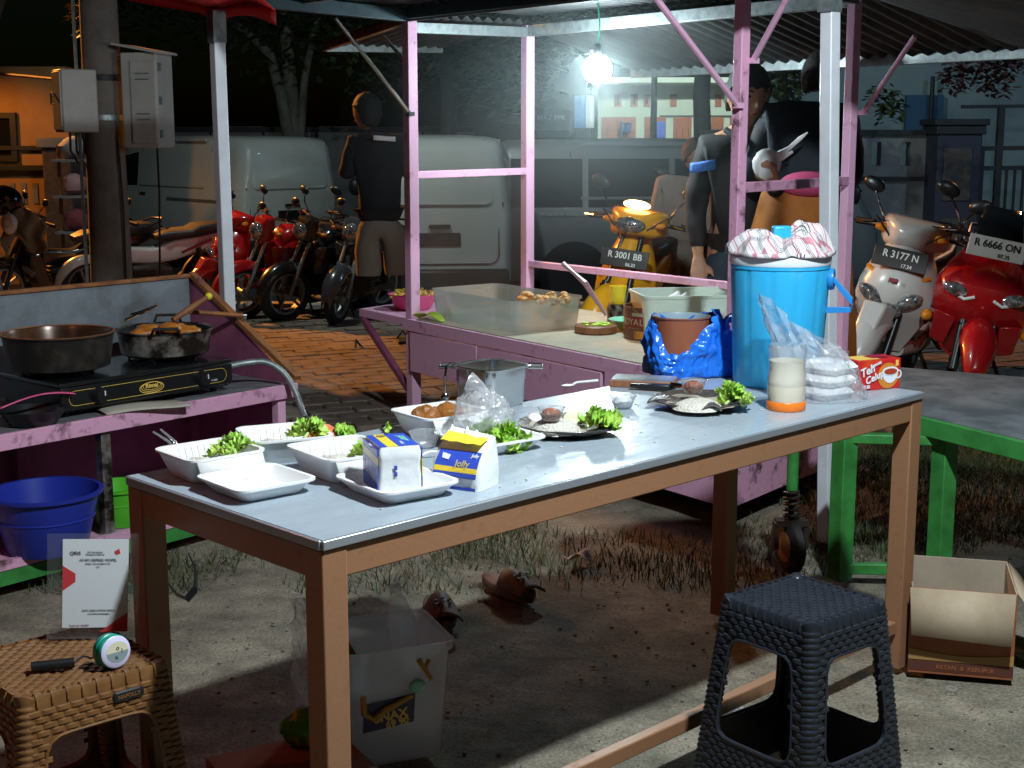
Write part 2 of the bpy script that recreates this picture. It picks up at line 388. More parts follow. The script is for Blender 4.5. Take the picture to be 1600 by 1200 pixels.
# ================================================================== SETTING
def gz(y):
    t = min(1, max(0, (y - 11.8) / 2.4)); return -.45 * t * t * (3 - 2 * t)
M['dirt'] = mat('packed_dirt', (.235, .205, .155), .9, col2=(.10, .087, .064), nscale=3.4, nlo=.40, nhi=.68, bump=.8, bscale=16, detail=14)
M['asphalt'] = mat('asphalt', (.05, .05, .05), .85, col2=(.035, .035, .035), nscale=6, bump=.3, bscale=60)
M['paver'] = mat('paving_block', (.24, .19, .155), .8, col2=(.16, .125, .10), nscale=9, bump=.4, bscale=50)
M['blade'] = mat('grass_blade', (.035, .060, .018), .6, col2=(.075, .075, .03), nscale=3, nlo=.4, nhi=.7)
def grit(m, sc, lo, hi):
    t = m.node_tree; b = t.nodes['Principled BSDF']; src = b.inputs['Base Color'].links[0].from_socket
    tc = t.nodes.new('ShaderNodeTexCoord'); n = t.nodes.new('ShaderNodeTexNoise'); n.inputs['Scale'].default_value = sc; n.inputs['Detail'].default_value = 3
    r = t.nodes.new('ShaderNodeMapRange'); r.inputs[1].default_value = .3; r.inputs[2].default_value = .7; r.inputs[3].default_value = lo; r.inputs[4].default_value = hi
    x = t.nodes.new('ShaderNodeMix'); x.data_type = 'RGBA'; x.blend_type = 'MULTIPLY'; x.inputs[0].default_value = 1
    t.links.new(tc.outputs['Object'], n.inputs['Vector']); t.links.new(n.outputs[0], r.inputs[0]); t.links.new(src, x.inputs[6]); t.links.new(r.outputs[0], x.inputs[7]); t.links.new(x.outputs[2], b.inputs['Base Color'])
grit(M['dirt'], 130, .55, 1.35); grit(M['dirt'], 11, .75, 1.2); grit(M['paver'], 1.3, .6, 1.25)
mb = MB()
xs = [-60, -25, -12] + [-8 + .25 * i for i in range(65)] + [12, 25, 60]
ys = [-6, -2] + [-.5 + .125 * i for i in range(104)] + [12.5 + .3 * i for i in range(8)] + [15, 20, 30, 60, 120]
def hgt(x, y):
    z = gz(y)
    if -8 < x < 8 and y < 6.4: z += .012 * nz((x, y, 0), 1.7) + .006 * nz((x, y, 3), 6)
    return z - .02
nX = len(xs)
mb.add([(x, y, hgt(x, y)) for y in ys for x in xs], [(j * nX + i, j * nX + i + 1, (j + 1) * nX + i + 1, (j + 1) * nX + i) for j in range(len(ys) - 1) for i in range(nX - 1)])
struct('ground', mb, M['dirt'])
# road beyond the pavement, following the dip
mb = MB(); yy = [11.62 + .2 * i for i in range(14)] + [15, 20, 30, 34]
mb.add([(x, y, gz(y) + .012) for y in yy for x in (-60, 60)], [(2 * j, 2 * j + 1, 2 * j + 3, 2 * j + 2) for j in range(len(yy) - 1)])
struct('road', mb, M['asphalt'])
mb = MB(); mb.box((0, 11.55, .0), (90, .14, .09)); struct('kerb', mb, mat('kerb_concrete', (.26, .25, .23), .8, bump=.3), bevel=.015)
# pavement of blocks in running bond, laid at a slant
mb = MB(); mb.box((0, 8.98, -.03), (50, 4.96, .05)); pav = struct('pavement', mb, mat('sand_joint', (.10, .085, .065), .95))
BL, BW, ang = .245, .125, R(24); ca, sa = math.cos(ang), math.sin(ang)
base = MB(); base.M = Matrix.Identity(4)
rp = rrect(BL - .012, BW - .012, .012, 1)
base.loft([ring(rp, -.02), ring(rp, .016), ring([(x * .97, y * .95) for x, y in rp], .022)])
pav_me = base.mesh('paver', 30); pav_me.materials.append(M['paver'])
def seen(x, y):
    return (-2.1 < x < -.42 and 6.55 < y < 9.1 and -.185 * y < x < -.078 * y) or (1.52 < x < 2.55 and 6.55 < y < 7.2)
rest = MB(); npv = 0
for i in range(-70, 90):
    for j in range(-60, 110):
        a, b = (i + (.5 if j % 2 else 0)) * BL, j * BW
        x, y = a * ca - b * sa - .5, a * sa + b * ca + 8.2
        if not (-6 < x < 6 and 6.62 < y < 11.35): continue
        dz = random.uniform(-.004, .004); tilt = random.uniform(-.012, .012)
        if seen(x, y) and npv < 300:
            o = bpy.data.objects.new('paver', pav_me); link(o, pav); o.location = (x, y, dz); o.rotation_euler = (tilt, random.uniform(-.012, .012), ang + random.uniform(-.02, .02)); npv += 1
        else:
            q = Matrix.Rotation(ang, 3, 'Z'); pts = [Vector((x, y, dz)) + q @ Vector((p[0], p[1], 0)) for p in ((-BL/2+.006, -BW/2+.006), (BL/2-.006, -BW/2+.006), (BL/2-.006, BW/2-.006), (-BL/2+.006, BW/2-.006))]
            rest.add([p + Vector((0, 0, .0)) for p in pts] + [p + Vector((0, 0, .022)) for p in pts], [(4, 5, 6, 7), (0, 1, 5, 4), (1, 2, 6, 5), (2, 3, 7, 6), (3, 0, 4, 7)])
part('paving_blocks', rest, M['paver'], pav, kind='stuff', smooth=0)
# grass strip between the dirt and the pavement
mb = MB()
def blade(x, y, h, a, lean, wd):
    dx, dy = math.cos(a), math.sin(a); px, py = -dy * wd, dx * wd; z0 = -.02
    mb.add([(x - px, y - py, z0), (x + px, y + py, z0), (x + dx * lean * .4 + px * .7, y + dy * lean * .4 + py * .7, z0 + h * .6), (x + dx * lean * .4 - px * .7, y + dy * lean * .4 - py * .7, z0 + h * .6), (x + dx * lean, y + dy * lean, z0 + h)],
           [(0, 1, 2, 3), (3, 2, 4)])
rg = random.Random(3); cnt = 0
while cnt < 62000:
    x, y = rg.uniform(-2.6, 3.6), rg.uniform(4.25, 6.6)
    d = nz((x, y, 0), 1.1, 2) + .6 * nz((x, y, 1), 3.1, 3)
    edge = min(1, (y - 4.25) / .7) * (1 if y < 6.4 else .5)
    if x > .15 and x < 1.45 and 4.95 < y < 5.6: edge *= .15
    if -.9 < x < 1.25 and y < 5.0 and rg.random() < .62: continue
    if d + .55 * edge < rg.uniform(.0, .75): continue
    blade(x, y, rg.uniform(.018, .05) * (1 + max(0, d)), rg.uniform(0, 6.28), rg.uniform(.01, .055), rg.uniform(.0012, .0028)); cnt += 1
o = part('grass', mb, M['blade'], kind='stuff', smooth=0); o['label'] = 'short patchy grass on the dirt verge before the pavement'
# ------------------------------------------------------------------ far left: orange house wall
def window(parent, c, wd, ht, nx, fr, gl, dep=.08, bars=0, name='window'):
    """window in a wall whose outer side looks along nx (xy); frame proud, pane recessed"""
    c = Vector(c); n = Vector((nx[0], nx[1], 0)).normalized(); t = Vector((-n.y, n.x, 0)); f = MB(); b = .07
    for s in (-1, 1):
        f.bar(c + t * s * (wd / 2) - Vector((0, 0, ht / 2 + b / 2)) + n * .02, c + t * s * (wd / 2) + Vector((0, 0, ht / 2 + b / 2)) + n * .02, b, .07, n)
        f.bar(c - t * (wd / 2) + Vector((0, 0, s * ht / 2)) + n * .021, c + t * (wd / 2) + Vector((0, 0, s * ht / 2)) + n * .021, .068, b, n)
    o = part(name, f, fr, parent); p = MB(); p.bar(c - t * (wd / 2), c + t * (wd / 2), .012, ht, (0, 0, 1)); part('pane', p, gl, o)
    return o
M['orange_wall'] = mat('ochre_wall_paint', (.52, .28, .11), .75, col2=(.44, .23, .09), nscale=3, bump=.15)
M['grey_wall'] = mat('grey_wall_paint', (.26, .26, .27), .8, col2=(.20, .20, .21), nscale=3, bump=.2)
M['dark_glass'] = mat('dark_glass', (.01, .012, .015), .08, spec=.5)
M['dark_frame'] = mat('dark_frame', (.03, .03, .035), .5)
M['stone_pillar'] = mat('dark_stone', (.07, .055, .05), .7, col2=(.12, .09, .08), nscale=14, bump=.5)
YH = 17.6; zb = gz(YH)
hs = thing('house', 'ochre house wall lit orange behind the far left motorbikes', 'house', (D(0, 300, YH).x, YH, zb))
xr = D(112, 300, YH).x - hs.location.x; zt = D(50, 104, YH).z - zb
def Z(py, Y, base): return D(800, py, Y).z - base
mb = MB(); mb.box((xr / 2 - 3.5, .15, zt / 2), (xr + 7, .3, zt)); part('wall', mb, M['orange_wall'], hs)
mb = MB(); mb.box((xr / 2 - 3.5, -.06, Z(262, YH, zb)), (xr + 7, .12, .06)); mb.box((xr / 2 - 3.5, -.04, Z(231, YH, zb)), (xr + 7, .08, .05)); part('ledge', mb, M['dark_frame'], hs, label='dark ledges across the wall')
for k, px in enumerate((20, 38, 56)):
    x = D(px, 300, YH).x - hs.location.x; mb = MB(); z0, z1 = Z(318, YH, zb), Z(286, YH, zb)
    mb.bar((x, -.004, z0), (x, -.004, z1), .06, .03, (0, 1, 0)); part('vent_slot', mb, M['grey_wall'], hs)
window(hs, (D(2, 214, YH).x - hs.location.x, -.01, Z(214, YH, zb)), .34, .52, (0, -1), M['dark_frame'], M['dark_glass'])
pl = thing('gate_pillar', 'dark stone gate pillar at the end of the ochre wall', 'pillar', (D(98, 300, 17.0).x, 17.0, gz(17)))
mb = MB(); mb.box((0, 0, .85), (.34, .34, 1.7)); part('shaft', mb, M['stone_pillar'], pl, bevel=.02); mb = MB(); mb.box((0, 0, 1.76), (.44, .44, .12)); part('cap', mb, M['grey_wall'], pl, bevel=.02)
# grey yard wall behind the left van
Y = 27; wl = thing('yard_wall', 'pale grey yard wall far behind the left van', 'wall', (D(470, 200, Y).x, Y, gz(Y)))
for k in range(8):
    mb = MB(); mb.box((-4.2 + k * 1.0, 0, 1.0), (.96, .14, 2.0 + .02 * (k % 2))); part('wall_panel', mb, M['grey_wall'], wl, bevel=.01)
mb = MB(); mb.box((-.7, .03, 1.95), (8.0, .24, .1)); part('coping', mb, M['dark_frame'], wl)
# ------------------------------------------------------------------ lit building far behind the bulb
M['cream_wall'] = mat('cream_wall', (.62, .68, .58), .8, col2=(.56, .62, .52), nscale=1.5)
M['red_door'] = mat('red_brown_door', (.42, .12, .05), .55, col2=(.34, .09, .04), nscale=4)
YB = 46; zB = gz(YB); bl = thing('school_building', 'long pale building with red doors, floodlit far behind the bulb', 'building', (D(1050, 200, YB).x, YB, zB))
X = lambda px, Y=YB, o=bl: D(px, 200, Y).x - o.location.x
zz = lambda py: Z(py, YB, zB)
mb = MB(); mb.box(((X(934) + X(1215)) / 2, 2, zz(132) / 2), (X(1215) - X(934), 4, zz(132))); part('wall', mb, M['cream_wall'], bl)
mb = MB(); mb.box(((X(925) + X(1230)) / 2, .6, zz(134) + .1), (X(1230) - X(925), 5.6, .16)); part('roof', mb, M['cream_wall'], bl)
mb = MB(); mb.box(((X(1030) + X(1215)) / 2, -.03, zz(181.5)), (X(1215) - X(1030), .12, .05)); part('ledge', mb, M['dark_frame'], bl)
for px in (965, 990, 1010, 1051, 1121, 1180):
    window(bl, (X(px), -.02, zz(157)), .16 if px < 1000 else .13, .32, (0, -1), M['red_door'], M['red_door'] if px > 1040 else M['dark_glass'])
for a, b in ((940, 993), (1007, 1040), (1052, 1080), (1111, 1130), (1140, 1200)):
    mb = MB(); mb.box(((X(a) + X(b)) / 2, -.05, (zz(183) ) / 2), (X(b) - X(a), .08, zz(183))); o = part('door', mb, M['red_door'], bl)
    mb = MB(); [mb.box((X(a) + (X(b) - X(a)) * (k + .5) / 3, -.1, zz(183) * .6), (.02, .02, zz(183) * .5)) for k in range(3)]; part('door_rail', mb, M['dark_frame'], o)
for px, c in ((906, (.10, .22, .5)), (1028, (.10, .17, .6)), (977, (.05, .07, .2))):
    b = thing('banner', {906: 'tall blue and white banner left of the lit building', 1028: 'bright blue banner hung by the red doors', 977: 'dull blue banner near the dark red doors'}[px], 'banner', (X(px) + bl.location.x, YB - .6, zB))
    hgtb = {906: (zz(150), zz(200)), 1028: (zz(190), zz(218)), 977: (zz(192), zz(208))}[px]; wdt = {906: .40, 1028: .34, 977: .3}[px]
    mb = MB(); mb.grid(lambda u, v: (wdt * (u - .5), .02 * math.sin(u * 9), hgtb[1] + (hgtb[0] - hgtb[1]) * v), 12, 4); part('cloth', mb, mat('banner_print', c, .7), b, solid=.01)
    mb = MB(); mb.tube([(-wdt / 2 - .02, .03, 0), (-wdt / 2 - .02, .03, hgtb[0] + .05)], .02, 6); part('pole', mb, M['dark_frame'], b)
    if px == 906:
        mb = MB(); mb.grid(lambda u, v: (.16 + .26 * u, -.03 + .02 * math.sin(u * 9), hgtb[1] + (hgtb[0] - hgtb[1]) * v), 6, 4); part('white_strip', mb, M['white'], b, solid=.01)
# sign board with letters left of the banner
sg = thing('name_board', 'dim name board with pale capital letters behind the second van', 'sign', (D(862, 190, 30).x, 30, gz(30)))
z0 = Z(188, 30, gz(30)); mb = MB(); mb.box((0, 0, z0), (.78, .06, .42)); part('board', mb, M['grey_wall'], sg)
for s in (-.33, .33):
    mb = MB(); mb.box((s, .06, z0 / 2), (.05, .05, z0)); part('post', mb, M['dark_frame'], sg)
lettering('MAT PPK', .15, M['white'], sg, (0, -.035, z0 + .05), (1, 0, 0), (0, 0, 1))
# ------------------------------------------------------------------ right: compound wall, pillar, gate, pale house
M['blue_wall'] = mat('pale_blue_wall', (.30, .38, .40), .8, col2=(.24, .33, .36), nscale=2, bump=.1)
YR = 16.5; zr = gz(YR)
cw = thing('compound_wall', 'grey compound wall with slits behind the white scooter', 'wall', (D(1400, 250, YR).x, YR, zr))
x0, x1 = D(1100, 250, YR).x - cw.location.x, D(1452, 250, YR).x - cw.location.x
slx = [D(p, 250, YR).x - cw.location.x for p in (1290, 1312, 1369, 1415)]
zt, zm0, zm1, zs0, zs1 = Z(211, YR, zr), Z(282, YR, zr), Z(276, YR, zr), Z(259, YR, zr), Z(222, YR, zr)
mb = MB(); mb.box(((x0 + x1) / 2, .1, zs0 / 2), (x1 - x0, .2, zs0)); mb.box(((x0 + x1) / 2, .1, (zs1 + zt) / 2), (x1 - x0, .2, zt - zs1))
ed = [x0] + [q for s in slx for q in (s - .055, s + .055)] + [x1]
for i in range(0, len(ed), 2): mb.box(((ed[i] + ed[i + 1]) / 2, .1, (zs0 + zs1) / 2), (ed[i + 1] - ed[i], .198, zs1 - zs0))
part('wall', mb, M['grey_wall'], cw)
mb = MB(); mb.box(((x0 + x1) / 2, .09, zt + .03), (x1 - x0, .3, .06)); mb.box(((x0 + x1) / 2, -.03, (zm0 + zm1) / 2), (x1 - x0, .06, .045)); part('coping', mb, M['dark_frame'], cw)
pl = thing('gate_pillar', 'broad dark pillar with a cap right of the compound wall', 'pillar', (D(1488, 250, 16.3).x, 16.3, zr))
pz = Z(196, 16.3, zr); mb = MB(); mb.box((0, 0, pz / 2), (.5, .5, pz)); part('shaft', mb, mat('dark_blue_pillar', (.045, .045, .075), .75, bump=.2), pl, bevel=.015)
for k in range(2):
    mb = MB(); mb.box((-.02, -.256, pz * (.32 + .4 * k)), (.32, .02, pz * .3)); part('panel', mb, M['stone_pillar'], pl, bevel=.008)
mb = MB(); mb.box((0, 0, pz + .035), (.62, .62, .07)); mb.box((0, 0, pz - .05), (.56, .56, .1)); part('cap', mb, M['dark_frame'], pl, bevel=.01)
gt = thing('metal_gate', 'dark barred metal gate at the right edge', 'gate', (D(1525, 300, 16.2).x, 16.2, zr)); gX = lambda px: D(px, 300, 16.2).x - gt.location.x; gZ = lambda py: Z(py, 16.2, zr)
for py in (232, 263, 350):
    mb = MB(); mb.bar((gX(1527), 0, gZ(py)), (gX(1760), 0, gZ(py) + .02), .05); part('rail', mb, M['dark_frame'], gt)
for px in (1529, 1557):
    mb = MB(); mb.bar((gX(px), .0, .05), (gX(px), .0, gZ(232 if px < 1540 else 165)), .07); part('post', mb, M['dark_frame'], gt)
for k in range(14):
    px = 1571 + k * 13; mb = MB(); mb.tube([(gX(px), .0, gZ(352)), (gX(px), .0, gZ(263))], .018, 6); part('bar', mb, M['dark_frame'], gt)
mb = MB(); mb.bar((gX(1495), 0, gZ(167)), (gX(1760), 0, gZ(164)), .04); part('top_wire_rail', mb, M['dark_frame'], gt)
bh = thing('pale_house', 'pale blue house wall beyond the gate on the right', 'house', (D(1480, 200, 19.5).x, 19.5, gz(19))); hX = lambda px: D(px, 200, 19.5).x - bh.location.x; hZ = lambda py: Z(py, 19.5, gz(19))
mb = MB(); mb.box(((hX(1195) + hX(1800)) / 2, .1, hZ(60) / 2), (hX(1800) - hX(1195), .2, hZ(60))); part('wall', mb, M['blue_wall'], bh)
mb = MB(); mb.box((hX(1440) , -.06, hZ(185)), (.5, .1, .62)); part('shutter', mb, mat('blue_shutter', (.04, .12, .22), .6), bh)
mb = MB(); mb.box(((hX(1195) + hX(1470)) / 2, -.05, hZ(209)), (hX(1470) - hX(1195), .1, .05)); part('ledge', mb, M['dark_frame'], bh)
mb = MB(); mb.tube([(hX(1447), -.2, .1), (hX(1447), -.2, hZ(120))], .03, 8); part('drain_pipe', mb, M['dark_frame'], bh)
# dark parked car under the compound wall
# ------------------------------------------------------------------ utility pole with its boxes
M['concrete'] = mat('pole_concrete', (.17, .145, .13), .85, col2=(.115, .095, .085), nscale=6, bump=.35, bscale=45)
M['box_grey'] = mat('cabinet_paint', (.42, .40, .38), .5, col2=(.36, .33, .31), nscale=5, bump=.05)
YP = 9.6
up = thing('utility_pole', 'thick concrete utility pole behind the stove stand', 'pole', (D(178, 500, YP).x, YP, 0)); pX = lambda px: D(px, 300, YP).x - up.location.x
mb = MB(); mb.lathe([(.145, -.05), (.138, .6), (.13, 1.2), (.115, 3.4), (.10, 6.5)], 20, cap=True); part('shaft', mb, M['concrete'], up)
mb = MB(); mb.tube([(-.14, -.09, .0), (-.142, -.09, 1.2), (-.14, -.085, 2.6)], .012, 6); part('conduit', mb, M['galv'], up)
for z in (1.78, 1.52):
    mb = MB(); mb.lathe([(.131, -.02), (.137, -.018), (.137, .018), (.131, .02)], 20, (0, 0, z)); part('band', mb, M['black_matte'] if z > 1.6 else M['galv'], up)
mb = MB(); mb.tube([(.118, -.1, .05), (.13, -.1, .9), (.115, -.1, 1.4)], .008, 5); part('cable', mb, M['black'], up)
def cabinet(label, px0, px1, py0, py1, rz, dep, yoff, louvre):
    a, b = D(px0, py1, YP), D(px1, py0, YP)
    c = thing('meter_cabinet', label, 'cabinet', ((a.x + b.x) / 2, YP + yoff, a.z), rz); wd, ht = (b.x - a.x), b.z - a.z
    return c, wd, ht
c, wd, ht = cabinet('pale small metal box with a latch on the left of the utility pole', 90, 164, 110, 207, R(32), .2, -.12, 0)
mb = MB(); mb.box((0, 0, ht / 2), (.235, .21, ht)); part('case', mb, M['box_grey'], c, bevel=.01)
mb = MB(); mb.box((-.121, 0, ht / 2), (.012, .19, ht - .03)); dr = part('door', mb, M['box_grey'], c, bevel=.004)
mb = MB(); mb.tube([(-.135, .03, ht * .45), (-.15, .03, ht * .45), (-.15, .03, ht * .62)], .008, 6); mb.ball((-.133, .03, ht * .6), .014, 8, 6); part('latch', mb, M['chrome'], dr)
mb = MB(); [mb.tube([(x, .03, 0), (x, .04, -.12), (x + .06, .1, -.2)], .008, 6) for x in (-.04, .0, .05)]; part('cable', mb, M['black'], c)
c, wd, ht = cabinet('tall grey hooded metal cabinet on the right of the utility pole', 203, 266, 84, 231, R(-10), .24, -.05, 1)
mb = MB(); mb.box((0.0, 0, ht / 2), (.25, .26, ht)); part('case', mb, M['box_grey'], c, bevel=.008)
mb = MB(); mb.loft([[(-.15, -.2, ht + .045), (.15, -.2, ht - .01), (.15, .16, ht - .01), (-.15, .16, ht + .045)], [(-.15, -.2, ht + .06), (.15, -.2, ht + .006), (.15, .16, ht + .006), (-.15, .16, ht + .06)]]); part('hood', mb, M['box_grey'], c)
mb = MB(); mb.box((.03, -.136, ht * .48), (.17, .012, ht * .86)); dr = part('door', mb, M['box_grey'], c, bevel=.003)
for g in (.3, .36, .72, .78):
    mb = MB(); mb.box((.03, -.146, ht * g), (.09, .01, .008)); part('louvre', mb, M['galv'], dr)
mb = MB(); [mb.box((.128, -.1, ht * g), (.02, .03, .05)) for g in (.15, .5, .85)]; part('hinge', mb, M['galv'], c)
mb = MB(); mb.tube([(.05, .0, 0), (.06, -.02, -.3), (.045, -.03, -.8), (.05, -.02, -1.2)], .008, 6); part('cable', mb, M['black'], c)
wv = MB(); a = D(90, 124, YP - .12); wv.tube([D(-120, 108, YP + 3), D(-40, 112, YP + 1.5), D(40, 119, YP + .5), a], .011, 6)
tag(part('overhead_wire', wv, M['rust']), 'slack wire running left from the small meter box', 'wire')
# ------------------------------------------------------------------ trees
M['bark'] = mat('pale_bark', (.20, .19, .165), .85, col2=(.10, .095, .08), nscale=9, bump=.7, bscale=25, stretch=(1, 1, .4))
M['bark_dark'] = mat('dark_bark', (.05, .05, .045), .9, col2=(.03, .03, .025), nscale=9, bump=.7, bscale=25)
M['foliage'] = mat('dark_foliage', (.035, .06, .022), .6, col2=(.06, .085, .03), nscale=2)
M['foliage_red'] = mat('reddish_foliage', (.11, .045, .05), .55, col2=(.07, .04, .035), nscale=3)
def leaves(mb, centers, rad, n, size, rnd):
    for _ in range(n):
        c = rnd.choice(centers); d = Vector((rnd.gauss(0, 1), rnd.gauss(0, 1), rnd.gauss(0, .75))).normalized() * rad * rnd.random() ** .4
        p = Vector(c) + d; a = rnd.uniform(0, 6.28); t = Vector((math.cos(a), math.sin(a), rnd.uniform(-.9, .3))).normalized(); s = t.cross(Vector((rnd.uniform(-.4, .4), rnd.uniform(-.4, .4), 1))).normalized()
        L, W = size * rnd.uniform(.7, 1.4), size * .28
        mb.add([p, p + t * L * .5 + s * W, p + t * L, p + t * L * .5 - s * W], [(0, 1, 2, 3)])
def tree(label, x, y, limbs, crown, n, size, rad, bark, fol, seed, rcap=.16):
    t = thing('tree', label, 'tree', (x, y, gz(y)), group='trees behind the stalls'); rnd = random.Random(seed); mb = MB()
    for pts, r0, r1 in limbs:
        k = len(pts); mb.tube([Vector(p) for p in pts], [r0 + (r1 - r0) * i / (k - 1) for i in range(k)], 10)
    part('trunk', mb, bark, t)
    mb = MB(); leaves(mb, crown, rad, n, size, rnd); part('crown', mb, fol, t, smooth=0)
    return t
Y = 24.0; b = D(452, 300, Y); rx = lambda px, py: D(px, py, Y) - Vector((b.x, Y, gz(Y))) + Vector((0, Y, 0)) - Vector((0, Y, 0))
def limb(Y, bx, pts): return [Vector((D(px, py, Y).x - bx, dy, D(px, py, Y).z - gz(Y))) for px, py, dy in pts]
tree('tall tree with a pale forked trunk behind the left van', b.x, Y, [(limb(Y, b.x, [(455, 300, 0), (452, 215, 0), (440, 150, 0), (420, 85, .1), (385, 50, .2), (350, 30, .3)]), .13, .06), (limb(Y, b.x, [(462, 300, .1), (458, 215, .1), (452, 130, .1), (446, 60, .1), (440, -60, .1), (430, -180, 0)]), .15, .08), (limb(Y, b.x, [(474, 300, .1), (468, 210, .1), (475, 120, .1), (490, 40, .2), (520, -40, .2)]), .09, .04)],
     [(-.8, 0, 4.6), (.3, .3, 5.0), (1.2, 0, 4.4), (-1.9, .2, 4.2), (0, 0, 3.7)], 2600, .22, 1.15, M['bark'], M['foliage'], 1)
Y = 21.0; b = D(1097, 300, Y)
tree('dark trunked tree in front of the lit building', b.x, Y, [(limb(Y, b.x, [(1098, 330, 0), (1098, 220, 0), (1096, 150, 0), (1100, 90, 0), (1108, 20, 0), (1120, -80, 0)]), .14, .1), (limb(Y, b.x, [(1100, 110, 0), (1140, 60, .2), (1190, 20, .3)]), .07, .03)],
     [(.2, 0, 4.0), (1.2, 0, 3.5), (-.9, .2, 3.9), (1.7, .4, 2.9)], 2000, .2, .8, M['bark_dark'], M['foliage'], 2)
Y = 30.0; b = D(1022, 300, Y)
tree('slender dark trunked tree left of the lit red doors', b.x, Y, [(limb(Y, b.x, [(1022, 300, 0), (1021, 200, 0), (1023, 100, 0), (1018, -20, 0)]), .08, .05)], [(0, 0, 4.6), (-.9, 0, 4.2), (1, 0, 4.3)], 1200, .25, 1.0, M['bark_dark'], M['foliage'], 3)
Y = 22.0; b = D(700, 300, Y)
tree('dense dark tree behind the second van', b.x, Y, [(limb(Y, b.x, [(700, 300, 0), (702, 150, 0), (690, 50, 0), (700, -60, 0)]), .14, .07)], [(0, 0, 3.4), (.9, .2, 2.9), (-1.0, 0, 3.2), (.3, 0, 4.2), (1.7, 0, 3.8)], 3200, .2, .95, M['bark_dark'], M['foliage'], 4)
Y = 13.5; b = D(1640, 300, Y)
tree('tree with drooping reddish leaves at the upper right', b.x, Y, [(limb(Y, b.x, [(1660, 500, 0), (1650, 200, 0), (1620, 60, 0), (1600, -40, 0)]), .1, .06), (limb(Y, b.x, [(1625, 80, 0), (1580, 90, -.1), (1530, 95, -.1)]), .03, .01)],
     [limb(Y, b.x, [(px, py, 0)])[0] for px, py in ((1500, 100), (1540, 112), (1560, 128), (1585, 95), (1490, 122), (1600, 60), (1640, 20), (1560, 85))], 900, .085, .16, M['bark_dark'], M['foliage_red'], 5)
Y = 11.0; b = D(60, 300, Y)
tree('leafy branch lit orange above the left meter box', b.x - .6, Y, [(limb(Y, b.x - .6, [(-60, 520, 0), (-40, 100, 0), (20, -60, 0), (110, -20, 0), (135, 20, 0)]), .09, .015)],
     [limb(Y, b.x - .6, [(px, py, 0)])[0] for px, py in ((132, 12), (140, 30), (128, 22), (142, 48), (120, -10), (95, -30))], 260, .085, .075, M['bark_dark'], mat('yellow_green_foliage', (.16, .13, .03), .55), 6)
Y = 15.0; b = D(1225, 300, Y)
tree('low dark hanging foliage behind the bent man', b.x, Y, [(limb(Y, b.x, [(1230, 400, 0), (1226, 200, 0), (1222, 120, 0), (1215, 60, 0)]), .07, .05)],
     [limb(Y, b.x, [(px, py, 0)])[0] for px, py in ((1205, 130), (1225, 145), (1240, 135), (1215, 110), (1260, 120), (1380, 150), (1390, 170), (1250, 100), (1190, 120))], 900, .09, .17, M['bark_dark'], M['foliage'], 8)
# ------------------------------------------------------------------ vans
M['van_white'] = mat('white_van_paint', (.50, .52, .50), .35, col2=(.44, .46, .44), nscale=1.2, coat=.3)
M['van_dark'] = mat('dark_trim', (.02, .02, .022), .4)
def sect(x, w0, w1, zl, zh, belt=.52):
    """one rounded cross section of a van body at x"""
    r = .14; pts = []
    hh = zh - zl; half = [(w0 / 2 - .05, zl), (w0 / 2, zl + .12), (w0 / 2, zl + hh * belt), (w1 / 2 + .035, zl + hh * .80), (w1 / 2 + .01, zh - .085), (w1 / 2 - .05, zh - .02), (w1 * .25, zh)]
    pts = [(x, y, z) for y, z in half] + [(x, -y, z) for y, z in reversed(half)]
    return pts
def wheel(parent, x, y, r, wd, side, name='wheel'):
    g = bpy.data.objects.new(name, None); link(g, parent); g.location = (x, y, r)
    mb = MB(); mb.lathe([(r * .62, -wd / 2), (r * .93, -wd / 2), (r, -wd * .3), (r, wd * .3), (r * .93, wd / 2), (r * .62, wd / 2)], 28, axis=(0, 1, 0)); part('tyre', mb, M['rubber'], g)
    mb = MB(); mb.lathe([(0.02, side * wd * .30), (r * .2, side * wd * .34), (r * .3, side * wd * .2), (r * .55, side * wd * .26), (r * .64, side * wd * .42)], 20, axis=(0, 1, 0)); 
    for k in range(8):
        a = k * math.pi / 4; mb.ball((math.cos(a) * r * .42, side * wd * .25, math.sin(a) * r * .42), (r * .07, .012, r * .07), 6, 4)
    part('rim', mb, M['galv'], g); return g
